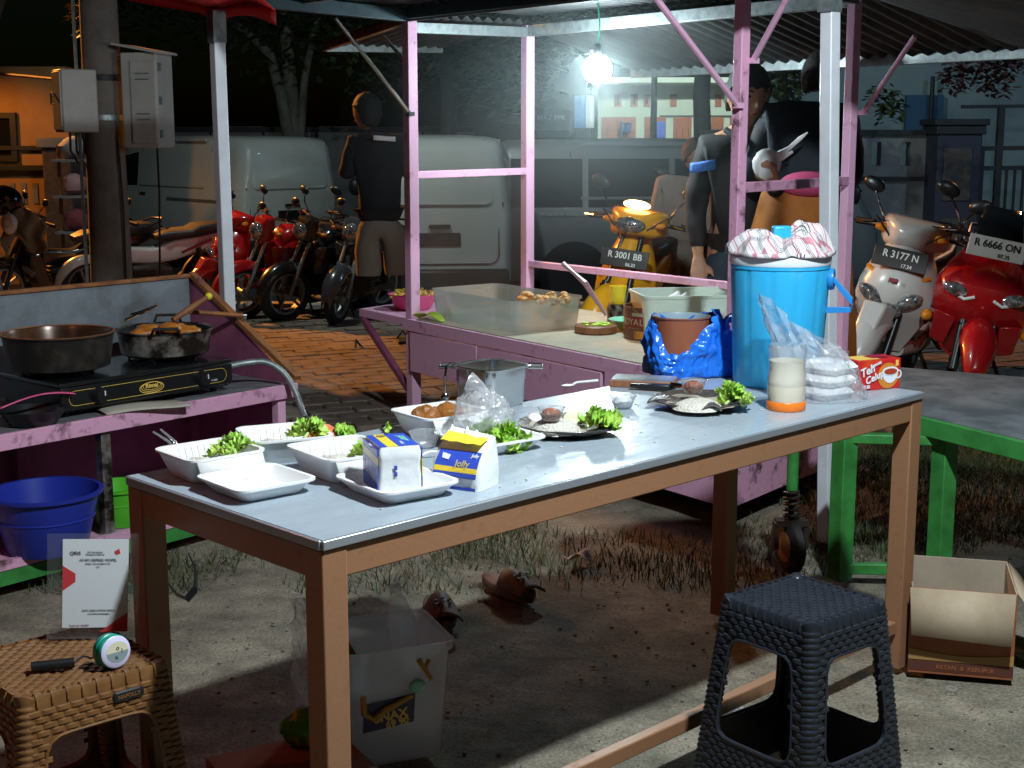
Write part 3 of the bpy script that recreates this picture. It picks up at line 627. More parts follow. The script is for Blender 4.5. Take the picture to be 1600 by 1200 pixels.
def van(label, loc, rz, L=3.9, W=1.56, H=1.80, paint=None, windows=False):
    t = thing('van', label, 'van', loc, rz, 'white vans parked on the road'); paint = paint or M['van_white']
    mb = MB(); zl = .28; R_ = [sect(-L / 2, W * .86, W * .70, zl + .16, H - .16), sect(-L / 2 + .05, W * .94, W * .80, zl + .05, H - .05), sect(-L / 2 + .22, W, W * .86, zl, H), sect(-L * .1, W, W * .87, zl, H + .02), sect(L * .28, W, W * .86, zl, H), sect(L * .33, W, W * .84, zl, H - .03), sect(L * .40, W * .99, W * .84, zl, H - .32), sect(L * .455, W * .96, W * .86, zl, H - .62), sect(L / 2 - .05, W * .92, W * .84, zl, H - .86), sect(L / 2, W * .84, W * .76, zl + .06, H - .95)]
    mb.loft(R_); part('body', mb, paint, t, smooth=50)
    for s in (-1, 1):
        ys = s * W / 2
        for x in (-L * .29, L * .30):
            wheel(t, x, s * (W / 2 - .10), .30, .19, s)
            mb = MB(); mb.lathe([(.385, 0), (.385, .012), (.30, .012)], 28, (x, ys * 1.0 - s * .004, .33), axis=(0, s, 0)); mb.lathe([(0.01, .008), (.36, .008)], 28, (x, ys - s * .004, .33), axis=(0, s, 0)); part('wheel_arch', mb, M['van_dark'], t)
        # cab window follows the tumblehome
        n = .006 * s; q = lambda x, z: (x, s * (W / 2 - (max(0, z - (zl + (H - zl) * .52)) * .155)) + n, z)
        mb = MB(); mb.add([q(L * .20, 1.16), q(L * .375, 1.14), q(L * .345, 1.55), q(L * .21, 1.62)], [(0, 1, 2, 3) if s < 0 else (3, 2, 1, 0)]); part('side_window', mb, M['dark_glass'], t)
        if windows:
            for xa, xb in ((-L * .45, -L * .27), (-L * .255, -L * .05), (-L * .035, L * .17)):
                mb = MB(); mb.add([q(xa, 1.08), q(xb, 1.08), q(xb, 1.60), q(xa, 1.60)], [(0, 1, 2, 3)]); part('side_window', mb, M['dark_glass'], t)
        for x in (L * .185, -L * .08, -L * .30):
            mb = MB(); mb.add([q(x - .006, .45), q(x + .006, .45), q(x + .006, 1.68), q(x - .006, 1.68)], [(0, 1, 2, 3)]); part('door_seam', mb, M['van_dark'], t)
        mb = MB(); mb.box((-L * .2, ys + s * .008, 1.0), (L * .36, .016, .035)); part('slide_rail', mb, M['galv'], t, bevel=.004)
        mb = MB(); mb.box((0, ys - s * .06, H - .045), (L * .55, .02, .03)); mb.box((-L * .05, ys + s * .004, 1.18), (L * .45, .012, .03)); part('drip_rail', mb, paint, t)
        mb = MB(); mb.box((L * .155, ys + s * .012, 1.05), (.14, .024, .03)); part('handle', mb, M['van_dark'], t, bevel=.006)
        mb = MB(); mb.box((-L / 2 + .03, s * W * .40, 1.02), (.05, .10, .34)); part('tail_light', mb, mat('tail_lens', (.25, .01, .01), .2), t, bevel=.012)
        mb = MB(); mb.ball((L * .42, s * (W / 2 + .1), 1.22), (.05, .09, .11), 10, 8); part('mirror', mb, M['van_dark'], t)
    mb = MB(); mb.loft([[(-L / 2 - .006 + (z - 1.2) * .13, y, z) for y, z in [(p[0], p[1] + 1.36) for p in rrect(W * .74, .42, .08, 4)]], [(-L / 2 - .03 + (z - 1.2) * .13, y, z) for y, z in [(p[0], p[1] + 1.36) for p in rrect(W * .70, .38, .07, 4)]]]); part('tailgate_panel', mb, paint, t)
    mb = MB(); o1 = rrect(W * .80, 1.02, .10, 5); mb.tube([(-L / 2 - .012 + max(0, z + 1.08 - 1.05) * .12, y, z + 1.08) for y, z in o1 + [o1[0]]], .006, 5, cap=False); part('tailgate_seam', mb, M['van_dark'], t)
    mb = MB(); mb.box((-L / 2 - .03, 0, .95), (.03, .22, .04)); part('handle', mb, M['van_dark'], t, bevel=.006)
    mb = MB(); mb.bar((-L / 2 - .02, .05, 1.18), (-L / 2 + .0, .34, 1.26), .012, .02); part('wiper', mb, M['van_dark'], t)
    mb = MB(); mb.box((-L / 2 - .03, 0, .42), (.14, W * .93, .2)); part('bumper', mb, M['van_dark'], t, bevel=.03)
    mb = MB(); mb.box((-L / 2 - .012, 0, .82), (.02, .42, .13)); part('number_plate', mb, M['black'], t, bevel=.004)
    mb = MB(); mb.add([(L * .345, -W * .38, H - .14), (L * .345, W * .38, H - .14), (L * .452, W * .41, H - .6), (L * .452, -W * .41, H - .6)], [(3, 2, 1, 0)]); o = part('windscreen', mb, M['dark_glass'], t); o.location = (.02, 0, .03)
    return t
van('white panel van seen from behind beside the white pole', (D(335, 300, 20).x, 20.0, gz(20)), R(132), H=1.83)
van('second white van seen from behind through the left cart posts', (D(668, 300, 14.0).x - .1, 14.2 + 1.95, gz(15)), R(96), H=1.84, L=3.9, W=1.5)
van('dim grey minibus with dark windows behind the hanging bulb', (D(1010, 300, 16.2).x + .35, 16.2, gz(16)), R(3), H=1.80, L=4.3, paint=mat('grey_minibus_paint', (.16, .17, .18), .35, coat=.3), windows=True)
# ================================================================== BROWN TABLE AND WHAT STANDS ON IT
TZ = .75
tn, tr_, tl = G(503, 845, TZ), G(1443, 612, TZ), G(187, 745, TZ)
ux = (tr_ - tn); TL = ux.length; ux.normalize(); uy = Vector((-ux.y, ux.x, 0)); TW = (tl - tn).dot(uy); TA = math.atan2(ux.y, ux.x)
tb = thing('serving_table', 'long brown steel table with a grey top carrying the food boxes', 'table', (tn.x, tn.y, 0), TA)
# local frame: x along the long side, y to the back
mb = MB(); mb.box((TL / 2, TW / 2, TZ - .005), (TL - .004, TW - .004, .01)); part('tabletop', mb, M['laminate'], tb)
mb = MB()
for a, b in (((0, 0), (TL, 0)), ((0, TW), (TL, TW))): mb.bar((a[0], a[1], TZ - .0095), (b[0], b[1], TZ - .0095), .008, .017)
for x in (0, TL): mb.bar((x, .004, TZ - .0095), (x, TW - .004, TZ - .0095), .008, .017)
part('edge_strip', mb, M['alu'], tb, bevel=.002)
fz, fh, lw = TZ - .0185, .055, .05
for nm, a, b in (('apron', (lw, .027), (TL - lw, .027)), ('apron', (lw, TW - .027), (TL - lw, TW - .027)), ('apron', (.027, lw), (.027, TW - lw)), ('apron', (TL - .027, lw), (TL - .027, TW - lw))):
    mb = MB(); mb.bar((a[0], a[1], fz - fh / 2), (b[0], b[1], fz - fh / 2), .048, fh); part(nm, mb, M['brown_frame'], tb, bevel=.003)
for x, y in ((.027, .027), (TL - .027, .027), (.027, TW - .027), (TL - .027, TW - .027)):
    mb = MB(); mb.box((x, y, fz / 2), (.052, .052, fz)); part('leg', mb, M['brown_frame'], tb, bevel=.003)
mb = MB(); mb.bar((.055, .027, .115), (TL - .055, .027, .115), .028, .034); part('foot_rail', mb, M['brown_frame'], tb, bevel=.003)
mb = MB(); mb.bar((.027, .055, .115), (.027, TW - .055, .115), .028, .034); part('foot_rail', mb, M['brown_frame'], tb, bevel=.003)
T0 = TZ + .0005
def foam_ring(wd, dp, h, wall=.005, rib=True):
    mb = MB()
    mb.loft([ring(rrect(wd - .045, dp - .045, .018), 0), ring(rrect(wd - .040, dp - .040, .02), .003), ring(rrect(wd - .006, dp - .006, .024), h - .005), ring(rrect(wd + .004, dp + .004, .026), h - .004), ring(rrect(wd + .004, dp + .004, .026), h), ring(rrect(wd - .012, dp - .012, .022), h), ring(rrect(wd - .046, dp - .046, .016), .007), ring(rrect(wd - .052, dp - .052, .014), .006)])
    return mb
def ribs(wd, dp, h, n=7):
    mb = MB()
    for k in range(n):
        x = (k - (n - 1) / 2) * (wd - .07) / n
        for s in (-1, 1):
            mb.bar((x, s * (dp / 2 - .024), .008), (x, s * (dp / 2 - .009), h - .006), .009, .003, (0, s, .5))
    return mb
def foam_box(label, hinge, rz, wd, d1, d2, h1=.052, h2=.028, lid=True, lift=0, tilt=0):
    t = thing('foam_box', label, 'takeaway box', hinge, rz, 'open white foam boxes')
    mb = foam_ring(wd, d1, h1); o = part('base', mb, M['foam'], t); o.location = (0, d1 / 2 + .004, 0)
    r_ = part('ribs', ribs(wd, d1, h1), M['foam'], o, kind='stuff', bevel=.001)
    if lid:
        o = part('lid', foam_ring(wd, d2, h2), M['foam'], t); o.location = (0, -d2 / 2 - .004, lift); o.rotation_euler = (R(tilt), 0, 0)
        part('ribs', ribs(wd, d2, h2, 8), M['foam'], o, kind='stuff', bevel=.001)
        mb = MB(); mb.add([(-wd * .42, .006, h1 - .003), (wd * .42, .006, h1 - .003), (wd * .42, -.006, h2 - .002 + lift), (-wd * .42, -.006, h2 - .002 + lift)], [(0, 1, 2, 3)]); part('hinge', mb, M['foam'], t, solid=.003)
    return t
hA = G(362, 722, TZ + .04); hA.z = T0
boxA = foam_box('leftmost open foam box with rice and lettuce, its lid empty', hA, R(41), .168, .158, .172)
hC = G(578, 722, TZ + .04); hC.z = T0
boxC = foam_box('open foam box with rice whose lid carries the standing tissue pack', hC, R(37), .17, .185, .185)
hD = G(722, 658, TZ + .04); hD.z = T0
boxD = foam_box('open foam box with fried chicken beside the steel pan', hD, R(38), .175, .16, .19)
hB = G(462, 704, TZ + .03); hB.z = T0
boxB = foam_box('foam box half hidden behind the others, with lettuce and tomato', hB, R(24), .17, .17, .1, lid=False)
def rice(label, box, off, rx, ry, h, seed, z0=.008):
    p = box.matrix_basis @ Vector((off[0], off[1], z0)); t = thing('rice_portion', label, 'rice', p, box.rotation_euler.z, 'rice portions')
    mb = MB(); mb.ball((0, 0, 0), (rx, ry, h), 36, 20, fn=lambda d, q: Vector((max(-rx * .86, min(rx * .86, q.x)), max(-ry * .86, min(ry * .86, q.y)), max(0, q.z) + (.0025 * nz(q, 140, seed) + .006 * nz(q, 32, seed) if d.z > 0 else 0))))
    part('grains', mb, M['rice'], t, smooth=80); return t
def lettuce(label, loc, size, rz=0, n=3, seed=0, up=.5, mt='leaf', group='lettuce leaves', name='lettuce'):
    t = thing(name, label, 'lettuce', loc, rz, group); rnd = random.Random(seed)
    def frill(mb, c, r, nrm, ph, k, amp):
        q = Vector((0, 0, 1)).rotation_difference(nrm); NA, NR = 44, 5; vs = [c]; fs = []
        for j in range(1, NR + 1):
            v = j / NR
            for i in range(NA):
                a = 2 * math.pi * i / NA; ruf = amp * v ** 2 * (math.sin(k * a + ph) + .55 * math.sin(2.3 * k * a + ph * 3) * v + .9 * nz((math.cos(a) * 1.5, math.sin(a) * 1.5, ph), 2.2, seed))
                rr = r * v * (1 + .10 * nz((math.cos(a), math.sin(a), ph + 4), 2.5, 2)) * (.62 + .38 * abs(math.cos(a / 2)))
                vs.append(c + q @ Vector((rr * math.cos(a) + r * .2, rr * math.sin(a), ruf * r + r * .45 * v * v)))
        for i in range(NA): fs.append((0, 1 + i, 1 + (i + 1) % NA))
        for j in range(NR - 1):
            for i in range(NA): fs.append((1 + j * NA + i, 1 + (j + 1) * NA + i, 1 + (j + 1) * NA + (i + 1) % NA, 1 + j * NA + (i + 1) % NA))
        mb.add([(p.x, p.y, max(.002, p.z)) for p in vs], fs)
    for g in range(3):
        mb = MB()
        for q in range(int(n * 1.7)):
            a = rnd.uniform(-1.5, 1.5); d = size * rnd.uniform(.1, .78) ; h = size * up * rnd.uniform(.05, .75) * (1.15 - d / size)
            c = Vector((d * math.cos(a), d * math.sin(a), h + .004)); nrm = Vector((math.cos(a) * rnd.uniform(.0, 1.3) + rnd.uniform(-.5, .5), math.sin(a) * rnd.uniform(.2, 1.3) + rnd.uniform(-.5, .5), rnd.uniform(.3, 1.0))).normalized()
            frill(mb, c, size * rnd.uniform(.24, .38), nrm, rnd.uniform(0, 6), rnd.choice((5, 6, 8)), rnd.uniform(.18, .30))
        part('leaf', mb, M[mt], t, smooth=80)
    mb = MB(); mb.tube([(-size * .2, 0, .006), (size * .1, 0, .01 + size * .06), (size * .45, 0, .01 + size * .1)], [size * .07, size * .06, size * .02], 8); part('rib', mb, M['leaf_pale'], t)
    return t
rice('flattened rice in the leftmost foam box', boxA, (-.02, .085), .055, .052, .026, 1)
rice('rice in the foam box behind the tissue pack', boxC, (-.01, .10), .058, .062, .028, 2)
rice('rice in the half hidden foam box', boxB, (-.025, .085), .05, .052, .030, 3)
def onbox(b, x, y, z): return b.matrix_basis @ Vector((x, y, z))
lettuce('bright lettuce standing in the leftmost foam box', onbox(boxA, .045, .065, .030), .058, R(110), 5, 1, .9)
lettuce('lettuce on the rice of the box behind the tissue pack', onbox(boxC, .035, .055, .03), .05, R(80), 5, 2, .7)
lettuce('lettuce beside the tomato in the half hidden box', onbox(boxB, .04, .06, .035), .055, R(70), 5, 3, .9)
lettuce('second lettuce leaf right of the tomato in the half hidden box', onbox(boxB, .10, .04, .03), .05, R(60), 4, 13, .7)
p = onbox(boxB, .072, .055, .045); t = thing('tomato_slice', 'red tomato slice between lettuce leaves in the half hidden box', 'tomato', p, .3)
mb = MB(); mb.lathe([(0.001, 0), (.028, 0), (.030, .003), (.028, .006), (0.001, .006)], 24); o = part('flesh', mb, M['tomato'], t); o.rotation_euler = (.5, -.2, 0)
p = G(602, 674, T0 + .004); lettuce('tiny lettuce scrap on the bare table behind the tissue pack', p, .022, 0, 2, 5, .8)
# fried chicken
def chicken(label, b, x, y, rz, L, seed):
    t = thing('chicken_piece', label, 'fried chicken', onbox(b, x, y, .010), b.rotation_euler.z + rz, 'fried chicken pieces')
    mb = MB(); mb.ball((0, 0, .026), (L, .036, .030), 28, 18, fn=lambda d, q: q * (1 + .22 * nz(d * 1.5, 1.4, seed) + .07 * nz(d * 3, 3, seed)) * (1.0 if d.x < 0 else 1 - .35 * d.x)); part('meat', mb, M['chicken'], t, smooth=80)
    mb = MB(); mb.tube([(L * .55, 0, .026), (L * 1.15, .004, .03)], [.010, .007], 10); mb.ball((L * 1.17, .005, .031), .009, 8, 6); part('bone', mb, M['rice'], t)
chicken('rounded fried chicken thigh at the left of its foam box', boxD, -.034, .092, R(80), .036, 3)
chicken('flat dark fried chicken piece right of the thigh', boxD, .030, .085, R(-10), .044, 4)
# ------------------------------------------------------------------ tissue packs
a = G(588, 779, TZ + .010); th = R(20)
t = thing('tissue_pack', 'upright blue and yellow tissue pack standing in an open lid', 'tissue pack', (a.x + .006, a.y + .002, TZ + .0125), th)
W_, D_, H_ = .080, .115, .090
def crumple(d, amp, sc, seed): return amp * nz(d, sc, seed)
mb = MB(); mb.loft([ring(rrect(W_ - .004, D_ - .004, .006), 0)] + [ring(rrect(W_ + .002 * math.sin(k), D_ + .002 * math.cos(k * 2), .007), H_ * k / 8) for k in range(1, 8)] + [ring(rrect(W_ - .006, D_ - .006, .006), H_)])
o = part('pack', mb, M['white_pack'], t); o.location = (W_ / 2, D_ / 2, 0)
def panel(nm, pts, m, par, th_=.0008): 
    mb = MB(); mb.add(pts, [(0, 1, 2, 3)]); o = part(nm, mb, m, par, smooth=0); q = o.modifiers.new('t', 'SOLIDIFY'); q.thickness = th_; q.offset = 0; return o
x0, x1, y0, y1 = .004, W_ - .004, .004, D_ - .004; zt = H_ + .0008
panel('blue_print', [(x0 + .034, y0, zt), (x1, y0, zt), (x1, y1, zt), (x0 + .034, y1, zt)], M['blue_pack'], t)
panel('yellow_band', [(x0 + .013, y0, zt), (x0 + .033, y0, zt), (x0 + .033, y1, zt), (x0 + .013, y1, zt)], M['yellow_pack'], t)
panel('blue_print', [(x0, y0, zt), (x0 + .012, y0, zt), (x0 + .012, y1, zt), (x0, y1, zt)], M['blue_pack'], t)
panel('blue_print', [(-.0022, y1, .030), (-.0022, y0, .022), (-.0022, y0, .002), (-.0022, y1, .002)], M['blue_pack'], t)
panel('blue_print', [(-.0022, y1, H_ - .004), (-.0022, y0, H_ - .004), (-.0022, y0, .072), (-.0022, y1, .078)], M['blue_pack'], t)
panel('yellow_band', [(-.0022, y1, .077), (-.0022, y0, .071), (-.0022, y0, .056), (-.0022, y1, .062)], mat('cream_film', (.70, .58, .36), .3), t)
panel('blue_print', [(-.0022, y1, .061), (-.0022, y0, .055), (-.0022, y0, .024), (-.0022, y1, .032)], mat('faded_blue_film', (.12, .16, .52), .3, col2=(.45, .48, .70), nscale=40), t)
panel('blue_edge', [(W_ + .0022, y0, .066), (W_ + .0022, y1, .066), (W_ + .0022, y1, H_ - .004), (W_ + .0022, y0, H_ - .004)], M['blue_pack'], t)
panel('yellow_band', [(W_ + .0022, y0, .032), (W_ + .0022, y1, .032), (W_ + .0022, y1, .066), (W_ + .0022, y0, .066)], M['yellow_pack'], t)
panel('blue_edge', [(W_ + .0022, y0, .003), (W_ + .0022, y1, .003), (W_ + .0022, y1, .032), (W_ + .0022, y0, .032)], M['blue_pack'], t)
mb = MB(); mb.lathe([(.0005, 0), (.0085, 0), (.0085, .0006), (.0005, .0006)], 24, (x0 + .023, y1 - .018, zt + .0006)); part('round_print', mb, mat('olive_print', (.16, .15, .05), .4), t)
M['print_white'] = mat('white_print', (.75, .77, .82), .4); M['print_blue'] = mat('blue_print_ink', (.04, .08, .40), .4); M['print_dark'] = mat('dark_print_ink', (.03, .03, .04), .5); M['print_gold'] = mat('gold_print_ink', (.62, .52, .22), .35)
lettering('JOLLY', .016, M['mint'], t, (x0 + .058, .066, zt + .0008), (0, -1, 0), (1, 0, 0), bold=.0004, shear=.25)
lettering('TISSUE', .008, M['print_white'], t, (x0 + .046, .03, zt + .0008), (0, -1, 0), (1, 0, 0))
lettering('SOFT', .009, M['print_white'], t, (-.003, .05, .085), (0, -1, 0), (0, 0, 1))
for z in (.052, .040):
    mb = MB(); mb.box((.030, -.0024, z), (.006, .001, .008)); part('stamp', mb, M['print_blue'], t)
# second pack
b = G(748, 770, TZ); th = R(-29); W_ = .108; D_ = .080
t = thing('tissue_pack', 'half used blue and yellow tissue pack with its torn top slanting', 'tissue pack', (b.x, b.y, T0), th)
x0 = -W_
def slant(x, y): return .074 + .020 * (y / D_) + .010 * (-x / W_) * (y / D_) + .003 * nz((x, y, 0), 60, 3)
mb = MB(); n = 10; R0 = rrect(W_, D_, .008, 3, -W_ / 2, D_ / 2)
rings = [ring(R0, 0)]
for k in range(1, 9):
    s = k / 8; inset = .014 * s * s
    rings.append([(-W_ / 2 + (x + W_ / 2) * (1 - inset * 8 * (.5 if k > 5 else .3)) + .0022 * nz((x, y, s), 40, 5), D_ / 2 + .012 * s * s + (y - D_ / 2) * (1 - .50 * s ** 3), slant(x, y) * s) for x, y in R0])
mb.loft(rings); part('pack', mb, M['white_pack'], t, smooth=60)
def fr(x, z, off=.0016):       # point just in front of the front face
    s = min(1, z / .074); yb = 0; y = D_ / 2 + .012 * s * s + (yb - D_ / 2) * (1 - .50 * s ** 3); return (x * (1 - .05 * s), y - off - .002, z)
def strip(nm, z0, z1, m):
    mb = MB(); mb.grid(lambda u, v: fr(-W_ + .006 + (W_ - .012) * u, z0 + (z1 - z0) * v, .0018 + .0006 * nz((u * 3, v * 2, z0 * 90), 1)), 14, 4); part(nm, mb, m, t, smooth=60)
strip('blue_print', .001, .007, M['blue_pack']); strip('blue_print', .0235, .033, M['blue_pack']); strip('yellow_band', .033, .0425, M['yellow_pack']); strip('blue_print', .0425, .070, M['blue_pack'])
mb = MB(); mb.grid(lambda u, v: (-W_ * .9 + W_ * .82 * u, D_ * (.27 + .42 * v), slant(-W_ * .9 + W_ * .82 * u, D_ * (.2 + .6 * v)) + .006 - .006 * v + .004 * abs(u - .5)), 12, 4); part('yellow_band', mb, M['yellow_pack'], t, smooth=60)
mb = MB(); mb.grid(lambda u, v: (-W_ * .95 + W_ * .6 * u, D_ * .68 + .012 * v, .086 + .018 * v * (.6 + .4 * math.sin(u * 14)) + .006 * math.sin(u * 23)), 40, 4); part('torn_flap', mb, M['white_pack'], t, solid=.0006, smooth=80)
lettering('Jolly', .018, M['print_gold'], t, fr(-.042, .049, .0035), (1, 0, 0), (0, .35, 1), bold=.0003, shear=.2)
lettering('Jolly', .009, M['print_white'], t, fr(-.018, .064, .0035), (1, 0, 0), (0, .6, 1), bold=.0003, shear=.2)
mb = MB(); q = [fr(-.090, .056, .0034), fr(-.074, .054, .0034), fr(-.072, .062, .0034), fr(-.092, .065, .0034)]; mb.add(q, [(0, 1, 2, 3)]); part('white_print', mb, M['print_white'], t, smooth=0)
# ------------------------------------------------------------------ lettuce and its bag in the lid of the chicken box
p = G(782, 702, T0); lettuce('largest lettuce bunch, on the table right of the clear bag', (p.x, p.y, T0), .062, R(-60), 7, 7, 1.0)
p = onbox(boxD, -.005, -.085, .012); bg_ = thing('lettuce_bag', 'puffed clear plastic bag of lettuce in the chicken box lid', 'plastic bag', p, .2)
def puff(d, q):
    return q * (1 + .16 * nz(d, 1.6, 4) + .11 * nz(d, 3.4, 5) + .05 * nz(d, 8, 6))
mb = MB(); mb.ball((0, 0, .055), (.062, .058, .056), 80, 56, fn=puff); mb.tube([(.0, 0, .10), (-.008, .0, .118), (-.03, .01, .128)], [.018, .012, .022], 10); part('film', mb, M['film'], bg_, smooth=60)
lettuce('lettuce seen inside the puffed clear bag', (p.x + .005, p.y - .005, p.z + .012), .045, R(-70), 5, 9, .8)
# ------------------------------------------------------------------ plates
def cup(label, loc, s=1.0, fill=None, cat='sauce cup', rim='clear_cup'):
    t = thing('sauce_cup', label, cat, loc, 0, 'fluted clear sauce cups'); n = 48
    fl = lambda k, r: r * (1 + .045 * math.cos(k * math.pi * 12 / 12))
    def rg(r, z): return [(r * (1 + .04 * math.cos(2 * math.pi * k / n * 16)) * math.cos(2 * math.pi * k / n), r * (1 + .04 * math.cos(2 * math.pi * k / n * 16)) * math.sin(2 * math.pi * k / n), z) for k in range(n)]
    mb = MB(); mb.loft([rg(.019 * s, .0005), rg(.021 * s, .002), rg(.031 * s, .030 * s), rg(.034 * s, .031 * s), rg(.034 * s, .0325 * s), rg(.030 * s, .031 * s), rg(.020 * s, .003)]); part('shell', mb, M[rim], t)
    if fill:
        mb = MB(); mb.ball((0, 0, .014 * s), (.024 * s, .024 * s, .016 * s), 20, 12, fn=lambda d, q: q * (1 + .12 * nz(d * 2, 2, 8))); part('filling', mb, M[fill], t, smooth=80)
    return t
def plate(label, loc, rz, r=.116):
    t = thing('dinner_plate', label, 'plate', loc, rz, 'served dark plates'); n = 48
    def rg(k_, z, wob=0): return [(k_ * r * (1 + wob * math.sin(9 * 2 * math.pi * i / n)) * math.cos(2 * math.pi * i / n), k_ * r * (1 + wob * math.sin(9 * 2 * math.pi * i / n)) * math.sin(2 * math.pi * i / n), z + wob * .05 * math.cos(9 * 2 * math.pi * i / n)) for i in range(n)]
    mb = MB(); mb.loft([rg(.55, .001), rg(.62, .002), rg(.98, .019, .012), rg(1.0, .022, .012), rg(.96, .0225, .012), rg(.60, .007), rg(.05, .006)]); part('dish', mb, M['plate'], t)
    mb = MB(); mb.grid(lambda u, v: ((u - .5) * r * 1.72 * (1 - .12 * abs(2 * v - 1)), (v - .5) * r * 1.75 * (1 - .12 * abs(2 * u - 1)), .009 + .018 * max(0, (abs(u - .5) + abs(v - .5)) - .38) + .002 * nz((u * 4, v * 4, 0), 1.5, 6)), 24, 24); part('liner_paper', mb, M['paper_brown'], t, solid=.0006)
    return t
pc = Vector((.128, 3.105, T0)); P1 = plate('nearer dark plate of rice with sambal, cucumber and lettuce', pc, R(20))
def dome(label, pos, rx, h, seed, rz=0):
    t = thing('rice_mound', label, 'rice', pos, rz, 'rice portions'); mb = MB(); mb.ball((0, 0, 0), (rx, rx * .92, h), 36, 22, fn=lambda d, q: Vector((q.x * (1 + .12 * max(0, 1 - d.z)), q.y * (1 + .12 * max(0, 1 - d.z)), max(0, min(q.z, h * .86)) + (.002 * nz(q, 160, seed) + .003 * nz(q, 45, seed) if d.z > 0 else 0)))); part('grains', mb, M['rice'], t, smooth=80)
q = G(868, 672, TZ + .02); dome('rice mound on the nearer plate', (q.x, q.y + .02, TZ + .012), .052, .032, 4)
q = G(861, 654, TZ + .045); cup('cup of red sambal on the nearer plate', (q.x, q.y, TZ + .041), .92, 'sambal')
for k, (px, py) in enumerate(((893, 652), (903, 650), (912, 651))):
    q = G(px, py, TZ + .03); t = thing('cucumber_slice', ('leftmost', 'middle', 'rightmost')[k] + ' cucumber slice on the nearer plate', 'cucumber', (q.x, q.y + .015, TZ + .022), .3 * k)
    mb = MB(); mb.lathe([(.0005, 0), (.0175, 0), (.0185, .0025), (.0175, .005), (.0005, .005)], 24); o = part('flesh', mb, M['cucumber'], t); o.rotation_euler = (R(50 - 8 * k), R(10 * k), 0)
q = G(925, 664, TZ + .025); lettuce('lettuce on the right of the nearer plate', (q.x, q.y, TZ + .016), .064, R(25), 6, 21, .8)
q = G(838, 668, T0); t = thing('tissue_ball', 'crumpled white tissue left of the nearer plate', 'tissue', (q.x - .005, q.y + .02, T0), 0)
mb = MB(); mb.ball((0, 0, .014), (.018, .018, .015), 18, 12, fn=lambda d, q: q * (1 + .3 * nz(d, 2, 3))); part('paper', mb, M['paper'], t, smooth=0)
pc2 = Vector((.462, 3.40, T0)); P2 = plate('farther dark plate of rice below the blue bag', pc2, R(-15), .12)
q = G(1092, 636, TZ + .02); dome('rice on the farther plate', (q.x, q.y + .025, TZ + .012), .055, .024, 5)
q = G(1085, 606, TZ + .045); cup('cup of sambal on the farther plate', (q.x - .003, q.y, TZ + .033), 1.0, 'sambal')
q = G(1138, 626, TZ + .03); lettuce('lettuce on the right of the farther plate', (q.x, q.y, TZ + .016), .062, R(40), 6, 22, 1.1)
for k, px in enumerate((1040, 1110)):
    q = G(px, (627, 637)[k], TZ + .02); t = thing('dark_cracker', ('left', 'right')[k] + ' dark wavy flap at the front rim of the farther plate', 'cracker', (q.x, q.y, TZ + .017), R(20 * k - 15)); mb = MB(); mb.grid(lambda u, v: ((u - .5) * (.085, .05)[k], (v - .5) * .035, .010 * math.sin(u * math.pi) + .004 * v), 14, 5); part('flap', mb, M['plate'], t, solid=.003)
q = G(974, 640, T0); cup('clear fluted cup of white sauce between the two plates', (q.x, q.y + .02, T0), 1.0, 'foam')
q = G(664, 700, T0); cup('empty clear cup between the two tissue packs', (q.x, q.y + .01, T0), 1.05)
q = G(648, 716, T0); t = thing('spoon', 'white plastic spoon between the two tissue packs', 'spoon', (q.x, q.y, T0 + .004), R(10))
def spoon_mb(L=.14, r=.016):
    a = MB(); a.ball((0, 0, .004), (r * 1.4, r, .006), 14, 8, fn=lambda d, q: Vector((q.x, q.y, q.z if d.z < 0 else q.z * .15))); a.tube([(r * 1.2, 0, .004), (r * 2, 0, .008), (L, 0, .006)], [.004, .0032, .0042], 8); return a
part('bowl', spoon_mb(), M['foam'], t)
q = G(888, 606, T0); t = thing('spoon', 'white spoon at the back edge of the table', 'spoon', (q.x, q.y + .02, T0), R(35)); part('bowl', spoon_mb(.1, .014), M['foam'], t)
q = G(266, 706, TZ + .05); t = thing('fork', 'clear plastic fork leaning behind the leftmost foam box', 'fork', (q.x - .03, q.y + .07, T0), 0)
mb = MB(); mb.tube([(.05, .0, .004), (.01, .0, .055), (-.02, 0, .075)], [.004, .003, .002], 6); mb.tube([(.055, .01, .004), (.018, .01, .055), (-.008, .01, .078)], [.004, .003, .002], 6); part('prongs', mb, M['clear_cup'], t)
# ------------------------------------------------------------------ steel pan
q = G(766, 640, TZ); t = thing('steel_pan', 'deep stainless steel pan with side lugs at the back of the table', 'pan', (-.052, 3.445, T0), R(44))
s = .138; mb = MB(); rr = lambda d, z, r=.03: ring(rrect(s + d, s + d, r, 5), z)
mb.loft([rr(-.012, 0), rr(-.006, .004), rr(.004, .092), rr(.022, .0945, .035), rr(.024, .097, .035), rr(.018, .0985, .034), rr(.0, .096), rr(-.01, .008), rr(-.02, .006)]); part('body', mb, M['steel'], t, smooth=50)
for sx in (1, -1):
    mb = MB(); a = Vector((sx, -sx, 0)).normalized(); b = Vector((1, 1, 0)).normalized(); c = a * (s * .66)
    mb.tube([c + b * .03 + Vector((0, 0, .095)), c + a * .035 + b * .024 + Vector((0, 0, .094)), c + a * .035 - b * .024 + Vector((0, 0, .094)), c - b * .03 + Vector((0, 0, .095))], .0035, 8); part('lug', mb, M['steel'], t)
mb = MB(); mb.box((0, 0, .06), (s - .012, s - .012, .002)); part('broth', mb, mat('murky_broth', (.35, .27, .15), .12), t)
t = thing('ladle', 'steel ladle hooked over the left side of the pan', 'ladle', (-.165, 3.41, T0), R(0))
